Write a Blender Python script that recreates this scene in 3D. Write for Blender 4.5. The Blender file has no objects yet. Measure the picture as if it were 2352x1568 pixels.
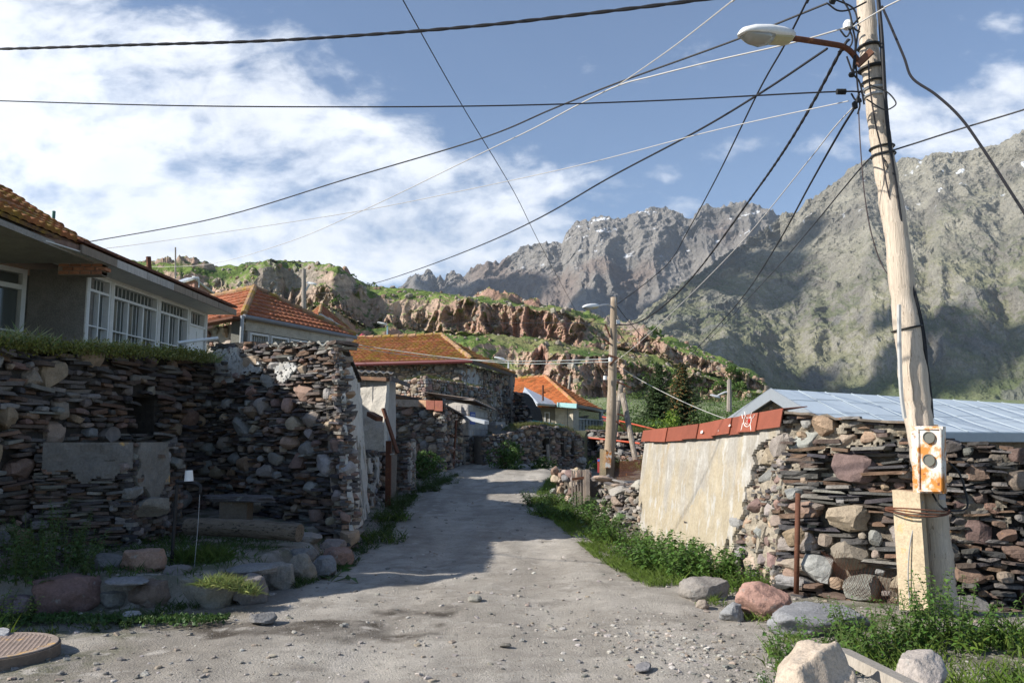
import bpy, math, random
import numpy as np
from mathutils import Vector, Matrix
R = math.radians
scene = bpy.context.scene
COL = scene.collection
rng = np.random.default_rng(7)
random.seed(7)
# ------------------------------------------------------------------ camera model (photo measured on a 2352 x 1568 frame)
F, CX, CY, HZ, H = 1898.0, 1176.0, 784.0, 1010.0, 1.65
TH = math.atan((HZ - CY) / F)
def W(px, py, Y):
    cx, cy = (px - CX) / F, (CY - py) / F
    t = Y / (math.cos(TH) - cy * math.sin(TH))
    return np.array([cx * t, Y, H + t * (math.sin(TH) + cy * math.cos(TH))])
def G(px, py, z=0.0):
    cx, cy = (px - CX) / F, (CY - py) / F
    dz = math.sin(TH) + cy * math.cos(TH)
    t = (z - H) / dz
    return np.array([cx * t, t * (math.cos(TH) - cy * math.sin(TH)), z])
# ------------------------------------------------------------------ noise
_pr = np.random.default_rng(3)
_perm = _pr.permutation(512).astype(np.int64)
_perm = np.concatenate([_perm, _perm, _perm])
_gr = _pr.normal(size=(512, 3)); _gr /= np.linalg.norm(_gr, axis=1)[:, None]
def perlin(P):
    P = np.asarray(P, float)
    I = np.floor(P).astype(np.int64); f = P - I
    w = f * f * f * (f * (f * 6 - 15) + 10)
    I &= 511
    out = 0
    for dx in (0, 1):
        for dy in (0, 1):
            for dz in (0, 1):
                h = _perm[_perm[_perm[(I[..., 0] + dx) & 511] + ((I[..., 1] + dy) & 511)] + ((I[..., 2] + dz) & 511)]
                g = _gr[h]
                d = g[..., 0] * (f[..., 0] - dx) + g[..., 1] * (f[..., 1] - dy) + g[..., 2] * (f[..., 2] - dz)
                wx = w[..., 0] if dx else 1 - w[..., 0]
                wy = w[..., 1] if dy else 1 - w[..., 1]
                wz = w[..., 2] if dz else 1 - w[..., 2]
                out = out + d * wx * wy * wz
    return out * 1.6
def fbm(P, o=4, lac=2.03, gain=.5):
    P = np.asarray(P, float); a = 1; s = 0
    for k in range(o):
        s = s + a * perlin(P + 17.3 * k); P = P * lac; a *= gain
    return s
def ridged(P, o=5, lac=2.1, gain=.55):
    P = np.asarray(P, float); a = 1; s = 0; pr = 1
    for k in range(o):
        n = 1 - np.abs(perlin(P + 31.7 * k)) * 1.6; n = np.clip(n, 0, 1) ** 2
        s = s + a * n * pr; pr = np.clip(n * 1.6, 0, 1); P = P * lac; a *= gain
    return s
def n1(P, sc, seed=0.0):
    P = np.asarray(P, float)
    return perlin(np.stack([P[..., 0] * sc + seed, P[..., 1] * sc - seed, P[..., 2] * sc + 2 * seed], -1))
def sstep(a, b, x):
    t = np.clip((x - a) / (b - a), 0, 1); return t * t * (3 - 2 * t)
# ------------------------------------------------------------------ mesh builder
class MB:
    def __init__(s): s.V = []; s.F = []; s.C = []; s.M = []; s.n = 0
    def add(s, V, Fs, col=(.5, .5, .5), mi=0):
        V = np.asarray(V, float).reshape(-1, 3)
        col = np.asarray(col, float)
        if col.ndim == 1: col = np.tile(col, (len(V), 1))
        s.V.append(V); s.C.append(col)
        if isinstance(Fs, np.ndarray): Fs = [Fs]
        for f in Fs:
            f = np.asarray(f, np.int64)
            if f.ndim == 1: f = f[None]
            if len(f): s.F.append(f + s.n); s.M.append(np.full(len(f), mi))
        s.n += len(V); return s
    def build(s, name, mats, parent=None, smooth=False, base=None):
        if not s.V: s.add([[0, 0, 0], [.001, 0, 0], [0, .001, 0]], np.array([[0, 1, 2]]))
        V = np.concatenate(s.V); C = np.concatenate(s.C)
        if parent is not None: org = np.array(PW[parent.name])
        elif base is not None: org = np.array(base, float)
        else:
            lo, hi = V.min(0), V.max(0); org = np.array([(lo[0] + hi[0]) / 2, (lo[1] + hi[1]) / 2, lo[2]])
        me = bpy.data.meshes.new(name)
        me.vertices.add(len(V)); me.vertices.foreach_set('co', (V - org).astype(np.float32).ravel())
        li = np.concatenate([f.ravel() for f in s.F])
        tot = np.concatenate([np.full(len(f), f.shape[1]) for f in s.F])
        st = np.concatenate([[0], np.cumsum(tot)[:-1]])
        me.loops.add(len(li)); me.loops.foreach_set('vertex_index', li.astype(np.int32))
        me.polygons.add(len(tot)); me.polygons.foreach_set('loop_start', st.astype(np.int32))
        me.polygons.foreach_set('material_index', np.concatenate(s.M).astype(np.int32))
        me.update(calc_edges=True)
        me.polygons.foreach_set('use_smooth', np.full(len(tot), bool(smooth)))
        at = me.color_attributes.new('Col', 'FLOAT_COLOR', 'POINT')
        c4 = np.ones((len(V), 4), np.float32); c4[:, :3] = C; at.data.foreach_set('color', c4.ravel())
        for m in (mats if isinstance(mats, (list, tuple)) else [mats]): me.materials.append(m)
        me.validate()
        o = bpy.data.objects.new(name, me); COL.objects.link(o)
        PW[o.name] = tuple(org)
        if parent is not None: o.parent = parent
        else: o.location = org
        return o
PW = {}
def tag(o, label=None, cat=None, group=None, kind=None):
    if label: o['label'] = label
    if cat: o['category'] = cat
    if group: o['group'] = group
    if kind: o['kind'] = kind
    return o
def thing(name, label, cat, loc, group=None):
    o = bpy.data.objects.new(name, None); COL.objects.link(o); o.location = tuple(loc); PW[o.name] = tuple(float(v) for v in loc)
    return tag(o, label, cat, group)
def child_of_mesh(o):  # parts hung under a mesh part keep that part's origin
    PW[o.name] = PW[o.name]; return o
# ------------------------------------------------------------------ shapes
def box(mb, lo, hi, col=(.5, .5, .5), mi=0):
    x0, y0, z0 = lo; x1, y1, z1 = hi
    V = [(x0, y0, z0), (x1, y0, z0), (x1, y1, z0), (x0, y1, z0), (x0, y0, z1), (x1, y0, z1), (x1, y1, z1), (x0, y1, z1)]
    mb.add(V, np.array([[0, 3, 2, 1], [4, 5, 6, 7], [0, 1, 5, 4], [1, 2, 6, 5], [2, 3, 7, 6], [3, 0, 4, 7]]), col, mi)
def hexa(mb, b4, t4, col=(.5, .5, .5), mi=0):
    V = np.vstack([b4, t4])
    mb.add(V, np.array([[0, 3, 2, 1], [4, 5, 6, 7], [0, 1, 5, 4], [1, 2, 6, 5], [2, 3, 7, 6], [3, 0, 4, 7]]), col, mi)
def beam(mb, a, b, w, h, col=(.5, .5, .5), up=(0, 0, 1), mi=0):
    a = np.array(a, float); b = np.array(b, float); d = b - a; d /= np.linalg.norm(d)
    up = np.array(up, float)
    s = np.cross(d, up)
    if np.linalg.norm(s) < 1e-4: s = np.cross(d, (0, 1, 0))
    s /= np.linalg.norm(s); u = np.cross(s, d)
    c = lambda p: [p - s * w / 2 - u * h / 2, p + s * w / 2 - u * h / 2, p + s * w / 2 + u * h / 2, p - s * w / 2 + u * h / 2]
    hexa(mb, np.array(c(a)), np.array(c(b)), col, mi)
def spline(P, n):
    P = np.asarray(P, float)
    if len(P) < 3: return np.array([P[0] + (P[-1] - P[0]) * t for t in np.linspace(0, 1, n)])
    Q = np.vstack([2 * P[0] - P[1], P, 2 * P[-1] - P[-2]])
    out = []
    for t in np.linspace(0, len(P) - 1 - 1e-9, n):
        i = int(t); f = t - i; a, b, c, d = Q[i:i + 4]
        out.append(.5 * ((2 * b) + (-a + c) * f + (2 * a - 5 * b + 4 * c - d) * f * f + (-a + 3 * b - 3 * c + d) * f ** 3))
    return np.array(out)
def tube(mb, P, r, seg=6, col=(.5, .5, .5), cap=True, mi=0, wob=0):
    P = np.asarray(P, float); n = len(P); r = np.broadcast_to(np.asarray(r, float), (n,))
    T = np.gradient(P, axis=0); T /= np.linalg.norm(T, axis=1)[:, None] + 1e-9
    up = np.array([0, 0, 1.]) if abs(T[0][2]) < .9 else np.array([0, 1., 0])
    V = []
    s = np.cross(T[0], up); s /= np.linalg.norm(s)
    for i in range(n):
        s = s - T[i] * np.dot(s, T[i]); s /= np.linalg.norm(s); u = np.cross(T[i], s)
        a = np.linspace(0, 2 * math.pi, seg, endpoint=False)
        rr = r[i] * (1 + (wob * rng.normal(size=seg) if wob else 0))
        V.append(P[i] + (np.cos(a) * rr)[:, None] * s + (np.sin(a) * rr)[:, None] * u)
    V = np.concatenate(V); i = np.arange(n - 1)[:, None]; j = np.arange(seg)[None]
    a = i * seg + j; b = i * seg + (j + 1) % seg
    Fq = np.stack([a, b, b + seg, a + seg], -1).reshape(-1, 4)
    Fs = [Fq]
    if cap: Fs += [np.arange(seg)[::-1][None], (np.arange(seg) + (n - 1) * seg)[None]]
    mb.add(V, Fs, col, mi)
def twisted(mb, P, r, col, pitch=.42):
    P = np.asarray(P, float)
    L = np.concatenate([[0], np.cumsum(np.linalg.norm(np.diff(P, axis=0), axis=1))])
    for ph in (0, math.pi):
        Q = P.copy(); Q[:, 2] += r * .5 * np.sin(L / pitch * 6.28 + ph); Q[:, 0] += r * .4 * np.cos(L / pitch * 6.28 + ph)
        tube(mb, Q, r, 5, col)
def cube_tpl(nx, ny, nz):
    idx = {}; V = []; Q = []
    def vid(i, j, k):
        if (i, j, k) not in idx: idx[(i, j, k)] = len(V); V.append((2 * i / nx - 1, 2 * j / ny - 1, 2 * k / nz - 1))
        return idx[(i, j, k)]
    for i in range(nx):
        for j in range(ny):
            Q.append([vid(i, j, 0), vid(i, j + 1, 0), vid(i + 1, j + 1, 0), vid(i + 1, j, 0)])
            Q.append([vid(i, j, nz), vid(i + 1, j, nz), vid(i + 1, j + 1, nz), vid(i, j + 1, nz)])
    for i in range(nx):
        for k in range(nz):
            Q.append([vid(i, 0, k), vid(i + 1, 0, k), vid(i + 1, 0, k + 1), vid(i, 0, k + 1)])
            Q.append([vid(i, ny, k), vid(i, ny, k + 1), vid(i + 1, ny, k + 1), vid(i + 1, ny, k)])
    for j in range(ny):
        for k in range(nz):
            Q.append([vid(0, j, k), vid(0, j, k + 1), vid(0, j + 1, k + 1), vid(0, j + 1, k)])
            Q.append([vid(nx, j, k), vid(nx, j + 1, k), vid(nx, j + 1, k + 1), vid(nx, j, k + 1)])
    return np.array(V), np.array(Q)
T_SL = cube_tpl(4, 2, 1); T_RK = cube_tpl(4, 4, 4); T_SM = cube_tpl(2, 2, 2); T_BIG = cube_tpl(18, 18, 18); T_MID = cube_tpl(9, 9, 9)
def rocks(mb, C, S, Rm, col, tpl=T_RK, cuts=9, rnd=.75, noise=.07, dmin=.55, dmax=.92, flat=False, nf=2.0, mi=0):
    c, Q = tpl; N = len(C)
    if N == 0: return
    C = np.asarray(C, float); S = np.asarray(S, float); col = np.asarray(col, float)
    sph = c / np.linalg.norm(c, axis=1)[:, None]
    b = c * .82 * (1 - rnd) + sph * rnd
    P = np.tile(b[None], (N, 1, 1))
    if flat: P[:, :, 2] = c[:, 2]
    for k in range(cuts):
        n = rng.normal(size=(N, 3))
        if flat: n[:, 2] *= .12
        n /= np.linalg.norm(n, axis=1)[:, None]
        d = rng.uniform(dmin, dmax, size=(N, 1))
        pr = np.einsum('nvk,nk->nv', P, n)
        P -= np.clip(pr - d, 0, None)[..., None] * n[:, None, :]
    off = rng.uniform(0, 400, size=(N, 1, 3))
    if noise:
        nn = perlin(P * nf + off) * noise + perlin(P * nf * 2.7 + off) * noise * .5
        if len(c) > 500: nn = nn + perlin(P * nf * 7 + off) * noise * .28 + perlin(P * nf * 17 + off) * noise * .12
        if flat: P[:, :, :2] *= (1 + nn[..., None] * 1.6); P[:, :, 2] += nn * 1.5
        else: P *= (1 + nn[..., None])
    V = C[:, None, :] + np.einsum('nvk,njk->nvj', P * S[:, None, :], Rm)
    Fq = (Q[None] + (np.arange(N) * len(c))[:, None, None]).reshape(-1, 4)
    cc = np.repeat(col[:, None, :], len(c), 1)
    mb.add(V.reshape(-1, 3), Fq, cc.reshape(-1, 3), mi)
def rotm(rx, ry, rz):
    cx, sx, cy, sy, cz, sz = np.cos(rx), np.sin(rx), np.cos(ry), np.sin(ry), np.cos(rz), np.sin(rz)
    o = np.zeros((len(rx), 3, 3))
    o[:, 0, 0] = cz * cy; o[:, 0, 1] = cz * sy * sx - sz * cx; o[:, 0, 2] = cz * sy * cx + sz * sx
    o[:, 1, 0] = sz * cy; o[:, 1, 1] = sz * sy * sx + cz * cx; o[:, 1, 2] = sz * sy * cx - cz * sx
    o[:, 2, 0] = -sy; o[:, 2, 1] = cy * sx; o[:, 2, 2] = cy * cx
    return o
# stone palettes (albedo)
SLATE = np.array([(.045, .042, .042), (.06, .056, .053), (.08, .074, .068), (.11, .1, .092), (.05, .046, .05), (.085, .065, .055), (.115, .075, .052), (.15, .14, .125), (.085, .062, .05)]) * 1.4
ROUND = np.array([(.34, .27, .2), (.3, .25, .2), (.25, .22, .2), (.3, .2, .155), (.22, .21, .2), (.34, .25, .17), (.28, .27, .25), (.2, .14, .12)])
GREYS = np.array([(.3, .28, .25), (.22, .2, .18), (.36, .33, .28), (.26, .2, .16), (.17, .15, .14), (.33, .26, .2)])
def pick(pal, n, j=.12):
    return pal[rng.integers(0, len(pal), n)] * rng.uniform(1 - j * 1.5, 1 + j * 1.5, (n, 1)) * rng.uniform(1 - j * .3, 1 + j * .3, (n, 3))
class Face:
    """a wall face from A (left as seen from outside) to B (right); outside is on the right hand of A->B"""
    def __init__(s, A, B, zb, zt, batter=0.0, bow=None):
        s.A = np.array(A[:2], float); s.B = np.array(B[:2], float); s.L = np.linalg.norm(s.B - s.A)
        s.d = (s.B - s.A) / s.L; s.n = np.array([s.d[1], -s.d[0]])
        s.zb_, s.zt_, s.bat = zb, zt, batter; s.bow = bow; s.sA = s.sB = 0.0
    def _i(s, a, u):
        a = np.atleast_1d(np.asarray(a, float))
        if a.ndim == 2: return np.interp(u, a[:, 0] * s.L, a[:, 1])
        if len(a) == 1: return np.full(np.shape(u), a[0])
        return np.interp(u, np.linspace(0, s.L, len(a)), a)
    def zb(s, u): return s._i(s.zb_, u)
    def zt(s, u): return s._i(s.zt_, u)
    def P(s, u, z, off=0):
        u = np.asarray(u, float); z = np.asarray(z, float)
        o = off - s.bat * (z - s.zb(u))
        if s.bow: o = o + s.bow * np.sin(np.clip(u / s.L, 0, 1) * math.pi)
        k = u / s.L; u = u + (z - s.zb(u)) * (s.sA * (1 - k) + s.sB * k)
        xy = s.A + u[..., None] * s.d + np.asarray(o)[..., None] * s.n
        return np.concatenate([xy, z[..., None]], -1)
    def frame(s, n, tz=.05, tn=.05, tu=.15):
        b = np.stack([np.append(s.d, 0), np.append(-s.n, 0), np.array([0, 0, 1.])], 1)
        if s.bat: 
            zz = np.append(-s.n * -s.bat, 1.0); zz = np.array([-s.n[0] * s.bat, -s.n[1] * s.bat, 1.]); zz /= np.linalg.norm(zz); b[:, 2] = zz
        r = rotm(rng.normal(0, tu, n), rng.normal(0, tz, n), rng.normal(0, tn, n))
        return np.einsum('ij,njk->nik', b, r)
def join(f, g):
    """let two battered faces meet in one leaning corner line"""
    s_ = np.linalg.solve(np.stack([f.d, -g.d], 1), f.n * f.bat - g.n * g.bat); f.sB, g.sA = float(s_[0]), float(s_[1])
def stones(mb, f, big=((6, .09, .16), (14, .05, .09)), sl=(.022, .05, .12, .42), hole=(), pal=ROUND, spal=SLATE, depth=.16, warp=.05, rub=0.0, prot=.03, slates=True, tpl=T_RK, tilt=.045, zone=None, topz=0.0):
    """stone and slate facing: big = (count per m2, rmin, rmax) rounded stones; slates fill the rest"""
    zmax = max(f.zt(np.linspace(0, f.L, 9))); zmin = min(f.zb(np.linspace(0, f.L, 9)))
    area = f.L * (zmax - zmin)
    def inhole(u, z, m=0):
        r = np.zeros(np.shape(u), bool)
        for (a, b, c, d) in hole: r |= (u > a - m) & (u < b + m) & (z > c - m) & (z < d + m)
        return r
    bu, bz, ba, bb = [], [], [], []
    for (den, r0, r1) in big:
        for _ in range(int(den * area * 2.2)):
            u = random.uniform(0, f.L); z = random.uniform(zmin, zmax)
            if zone is not None and random.random() > zone(u, z): continue
            b = random.uniform(r0, r1); a = b * random.uniform(1.0, 1.7)
            if z + b * .8 > f.zt(u) or z < f.zb(u) - .05 or inhole(u, z, b * .8): continue
            if u < a * .6 or u > f.L - a * .6: continue
            if bu:
                U = np.array(bu); Z = np.array(bz); dd = ((U - u) / (np.array(ba) + a)) ** 2 + ((Z - z) / (np.array(bb) + b)) ** 2
                if dd.min() < .93: continue
            bu.append(u); bz.append(z); ba.append(a); bb.append(b)
    bu, bz, ba, bb = map(np.array, (bu, bz, ba, bb))
    if len(bu):
        n = len(bu); S = np.stack([ba * 1.05, rng.uniform(.9, 1.15, n) * np.minimum(bb * 1.2, depth), bb * 1.05], 1)
        rocks(mb, f.P(bu, bz, -S[:, 1] * .45 + rng.normal(0, prot * .5, n)), S, f.frame(n, .16, .12, .2), pick(pal, n), tpl, cuts=9, rnd=.55)
    if not slates: return
    us, zs, hl, ht = [], [], [], []
    z = zmin
    while z < zmax + .05:
        t = random.uniform(sl[0], sl[1])
        if random.random() < rub: t = random.uniform(.07, .12)
        u = random.uniform(-.2, 0)
        while u < f.L:
            l = random.uniform(sl[2], sl[3]) * (.55 if t > .07 else 1)
            ua, ub_ = max(u, -.03), min(u + l, f.L + .03); uc = (ua + ub_) / 2; lh = (ub_ - ua) / 2
            if lh < .035: u += l; continue
            wz = warp * float(perlin(np.array([uc * .9, z * .7, f.A[0]])))
            zc = z + t / 2 + wz
            if uc > 0.0 and uc < f.L and zc < f.zt(uc) + topz and zc > f.zb(uc) - .08 and not inhole(uc, zc, .0):
                ok = True
                if len(bu):
                    dd = ((bu - uc) / (ba * .92 + l * .12)) ** 2 + ((bz - zc) / (bb * .92)) ** 2
                    ok = dd.min() > 1
                if ok: us.append(uc); zs.append(zc); hl.append(lh); ht.append(t / 2)
            u += l
        z += t
    us, zs, hl, ht = map(np.array, (us, zs, hl, ht))
    n = len(us)
    if n == 0: return
    thick = ht > .033
    for m, tp, fl in ((~thick, T_SL, True), (thick, T_SM if tpl is T_SM else T_RK, False)):
        k = int(m.sum())
        if not k: continue
        dep = rng.uniform(.6, 1, k) * depth * .8
        S = np.stack([hl[m] * 1.06, dep, ht[m] * (.92 if fl else 1.15)], 1)
        col = pick(spal if fl else (pal if rub > .3 else np.vstack([spal, pal])), k)
        rocks(mb, f.P(us[m], zs[m], -dep * .75 + rng.normal(0, prot, k)), S, f.frame(k, tilt, .07, .06), col, tp, cuts=5 if fl else 8, rnd=.15 if fl else .4, flat=fl, noise=.08, dmin=.7, dmax=1.0)
def backing(mb, f, T=.4, off=-.07, hole=(), col=(.05, .045, .04), top=-.03, mi=0, seg=1, u_0=0, trim=0):
    Lx = f.L - trim
    us = sorted(set([u_0, Lx] + [h for q in hole for h in (q[0], q[1]) if 0 < h < Lx] + list(np.linspace(u_0, Lx, max(2, int(seg * f.L) + 1)))))
    for a, b in zip(us[:-1], us[1:]):
        m = (a + b) / 2
        cuts = [(q[2], q[3]) for q in hole if q[0] < m < q[1]]
        segs = []; lo = None
        zl = [None] + [c for q in sorted(cuts) for c in q] + [None]
        for i in range(0, len(zl), 2):
            z0, z1 = zl[i], zl[i + 1]
            za = (float(f.zb(a)), float(f.zb(b))) if z0 is None else (z0, z0)
            zz = (float(f.zt(a)) + top, float(f.zt(b)) + top) if z1 is None else (z1, z1)
            if zz[0] <= za[0] + .01 and zz[1] <= za[1] + .01: continue
            A_ = f.P(np.array([a, b]), np.array(za), off); B_ = f.P(np.array([a, b]), np.array(zz), off)
            n3 = np.append(f.n, 0) * -T
            hexa(mb, np.array([A_[0], A_[1], A_[1] + n3, A_[0] + n3]), np.array([B_[0], B_[1], B_[1] + n3, B_[0] + n3]), col, mi)
def sheet(mb, f, mask, off=.03, du=.04, T=.04, amp=.02, fr=3, col=(.6, .57, .5), mi=0, u0=0, u1=None, z0=None, z1=None, colf=None):
    """a skin of plaster on a wall face, kept where mask(u, z) is true"""
    u1 = f.L if u1 is None else u1
    z0 = float(np.min(f.zb(np.linspace(0, f.L, 5)))) if z0 is None else z0
    z1 = float(np.max(f.zt(np.linspace(0, f.L, 5)))) if z1 is None else z1
    nu, nz = max(2, int((u1 - u0) / du)), max(2, int((z1 - z0) / du))
    U, Z = np.meshgrid(np.linspace(u0, u1, nu + 1), np.linspace(z0, z1, nz + 1), indexing='ij')
    Z = np.minimum(Z, f.zt(U)) if mask is None else Z
    P0 = f.P(U, Z, 0)
    o = off + amp * fbm(P0 * fr, 4)
    P = f.P(U, Z, o); Pb = f.P(U, Z, off - T)
    Uc = (U[:-1, :-1] + U[1:, 1:]) / 2; Zc = (Z[:-1, :-1] + Z[1:, 1:]) / 2
    keep = np.ones(Uc.shape, bool) if mask is None else mask(Uc, Zc)
    idx = np.arange((nu + 1) * (nz + 1)).reshape(nu + 1, nz + 1); N = idx.size
    q = np.stack([idx[:-1, :-1], idx[1:, :-1], idx[1:, 1:], idx[:-1, 1:]], -1)
    Fs = [q[keep]]
    kp = np.pad(keep, 1)
    I, J = np.nonzero(keep)
    for (di, dj, a, b) in ((-1, 0, 3, 0), (1, 0, 1, 2), (0, -1, 0, 1), (0, 1, 2, 3)):
        m = ~kp[I + 1 + di, J + 1 + dj]; e = q[I[m], J[m]]
        if len(e): Fs.append(np.stack([e[:, b], e[:, a], e[:, a] + N, e[:, b] + N], -1))
    c = np.tile(np.asarray(col, float), (2 * N, 1)) if colf is None else np.vstack([colf(U, Z).reshape(-1, 3)] * 2)
    mb.add(np.vstack([P.reshape(-1, 3), Pb.reshape(-1, 3)]), Fs, c, mi)
def tile_plane(mb, poly, pu=.24, pv=.32, amp=.025, step=.03, colf=None, nu=4, mi=0, lift=.0, corr=False, col=(.5, .2, .08), sag=.02):
    """tiles or corrugated sheet on a convex polygon whose first edge is the eave"""
    poly = np.array(poly, float); e = poly[1] - poly[0]; Le = np.linalg.norm(e); e /= Le
    n = np.cross(poly[1] - poly[0], poly[-1] - poly[0]); n /= np.linalg.norm(n)
    if n[2] < 0: n = -n
    s = np.cross(n, e)
    if np.dot(poly[-1] - poly[0], s) < 0: s = -s
    uv = np.stack([(poly - poly[0]) @ e, (poly - poly[0]) @ s], 1)
    vmax = uv[:, 1].max(); umin, umax = uv[:, 0].min(), uv[:, 0].max()
    def rng_u(v):
        xs = []
        m = len(uv)
        for i in range(m):
            a, b = uv[i], uv[(i + 1) % m]
            if abs(a[1] - b[1]) < 1e-6:
                if abs(a[1] - v) < 1e-4: xs += [a[0], b[0]]
                continue
            t = (v - a[1]) / (b[1] - a[1])
            if -1e-6 <= t <= 1 + 1e-6: xs.append(a[0] + t * (b[0] - a[0]))
        return (min(xs), max(xs)) if xs else (0, 0)
    du = pu / nu
    lat = np.arange(math.floor(umin / du), math.ceil(umax / du) + 1) * du
    rows = int(math.ceil(vmax / pv)); 
    tcol = {}
    for r in range(rows):
        v0, v1 = r * pv, min((r + 1) * pv, vmax - 1e-5)
        if v1 <= v0 + 1e-4: continue
        a0, b0 = rng_u(v0); a1, b1 = rng_u(v1)
        U0 = np.clip(lat, a0, b0); U1 = np.clip(lat, a1, b1)
        def wave(U, v): 
            w = amp * np.abs(np.sin(U / pu * math.pi)) if not corr else amp * .5 * (1 + np.sin(U / pu * 2 * math.pi))
            P = poly[0] + U[:, None] * e + v * s
            return w + sag * perlin(P * .8) 
        lo_, hi_ = step + rng.uniform(-.2, .2) * step, 0.0
        A0 = poly[0] + U0[:, None] * e + v0 * s + n * (lift + lo_ + wave(U0, v0))[:, None]
        A1 = poly[0] + U1[:, None] * e + v1 * s + n * (lift + hi_ + wave(U1, v1))[:, None]
        Ab = poly[0] + U0[:, None] * e + v0 * s + n * (lift - .02 + wave(U0, v0) * .6)[:, None]
        m = len(lat); V = np.vstack([A0, A1, Ab])
        i = np.arange(m - 1); good = ((U0[i + 1] - U0[i]) + (U1[i + 1] - U1[i])) > 1e-5; i = i[good]
        Fs = [np.stack([i, i + 1, i + 1 + m, i + m], 1), np.stack([i + 2 * m, i + 1 + 2 * m, i + 1, i], 1)]
        k = np.floor(lat / pu + .5).astype(int)
        base = np.tile(np.asarray(col, float), (m, 1)) if colf is None else colf(poly[0] + lat[:, None] * e + v0 * s)
        rr = np.random.default_rng(abs(int(poly[0][0] * 100)) * 977 + r)
        tone = rr.uniform(.75, 1.25, 4000)[k % 4000] if not corr else np.ones(m)
        c = base * tone[:, None]
        mb.add(V, Fs, np.vstack([c, c, c * .8]), mi)
# ------------------------------------------------------------------ leaves
def leaves(mb, P, D, U, L, Wd, col, droop=.25, mi=0):
    P, D, U = (np.asarray(a, float) for a in (P, D, U)); N = len(P)
    if N == 0: return
    D = D / (np.linalg.norm(D, axis=1)[:, None] + 1e-9)
    Sd = np.cross(D, U); Sd /= np.linalg.norm(Sd, axis=1)[:, None] + 1e-9; Un = np.cross(Sd, D)
    L = np.broadcast_to(L, (N,)); Wd = np.broadcast_to(Wd, (N,))
    tp = [(0, 0, 0), (.4, -.5, .06), (.45, 0, -.04), (.4, .5, .06), (1, 0, -droop)]
    V = np.stack([P + D * (L * a)[:, None] + Sd * (Wd * b)[:, None] + Un * (L * c)[:, None] for a, b, c in tp], 1)
    T = np.array([[0, 1, 2], [0, 2, 3], [1, 4, 2], [2, 4, 3]])
    Fs = (T[None] + (np.arange(N) * 5)[:, None, None]).reshape(-1, 3)
    mb.add(V.reshape(-1, 3), Fs, np.repeat(np.asarray(col, float), 5, 0), mi)
def gcol(n, c, j=.25):
    return np.array(c) * rng.uniform(1 - j, 1 + j, (n, 1)) * rng.uniform(.9, 1.1, (n, 3))
def unit(n):
    v = rng.normal(size=(n, 3)); return v / np.linalg.norm(v, axis=1)[:, None]
def nettle(mb, c, r, h, stems, leaf=.07, col=(.09, .17, .03), lean=.35):
    """upright leafy stems in a clump"""
    for _ in range(stems):
        a = random.uniform(0, 6.28); q = math.sqrt(random.random()) * r
        b = np.array([c[0] + q * math.cos(a), c[1] + q * math.sin(a), c[2]]); hh = h * random.uniform(.6, 1.1) * (1 - .35 * q / max(r, .01))
        tip = b + np.array([random.gauss(0, lean) * hh * .6 + math.cos(a) * q * .4, random.gauss(0, lean) * hh * .6 + math.sin(a) * q * .4, hh])
        mid = (b + tip) / 2 + np.array([0, 0, hh * .08]); S = spline([b, mid, tip], 7)
        tube(mb, S, np.linspace(.005, .002, 7), 3, (.1, .14, .04), cap=False)
        n = max(6, int(hh / .035)); t = np.repeat(np.linspace(.12, 1, n), 2)
        P = np.array([S[min(6, int(x * 6))] + (S[min(6, int(x * 6) + 1)] - S[min(6, int(x * 6))]) * (x * 6 - int(x * 6)) for x in t])
        az = np.repeat(np.arange(n) * 1.57 + random.random() * 6, 2) + np.tile([0, math.pi], n) + rng.normal(0, .3, 2 * n)
        D = np.stack([np.cos(az), np.sin(az), rng.uniform(-.35, .35, 2 * n)], 1)
        U = np.tile([0, 0, 1.], (2 * n, 1)) + rng.normal(0, .25, (2 * n, 3))
        Ls = leaf * rng.uniform(.7, 1.25, 2 * n) * (1.1 - .6 * t)
        leaves(mb, P, D, U, Ls, Ls * .62, gcol(2 * n, col))
def broad(mb, c, n, leaf, h, col=(.08, .15, .035)):
    """big soft basal leaves"""
    az = rng.uniform(0, 6.28, n); el = rng.uniform(.1, 1.1, n)
    D = np.stack([np.cos(az) * np.cos(el), np.sin(az) * np.cos(el), np.sin(el)], 1)
    st = np.array(c) + D * (h * rng.uniform(.3, 1, n))[:, None]
    for p in st[:40]: tube(mb, np.array([c, (np.array(c) + p) / 2, p]), .005, 3, (.12, .15, .05), cap=False)
    D2 = D.copy(); D2[:, 2] -= .35
    L = leaf * rng.uniform(.6, 1.2, n)
    leaves(mb, st, D2, np.tile([0, 0, 1.], (n, 1)) + rng.normal(0, .3, (n, 3)), L, L * .8, gcol(n, col), .3)
def grassy(mb, P, h=.15, col=(.1, .17, .035), wd=.006, spread=.6, j=.3):
    n = len(P); az = rng.uniform(0, 6.28, n); q = np.abs(rng.normal(0, spread, n))
    D = np.stack([np.cos(az) * q, np.sin(az) * q, np.ones(n)], 1)
    U = np.stack([np.cos(az), np.sin(az), np.zeros(n)], 1)
    L = h * rng.uniform(.4, 1.2, n)
    leaves(mb, P, D, -U + np.array([0, 0, .05]), L, np.full(n, wd), gcol(n, col, j), .35)
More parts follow.
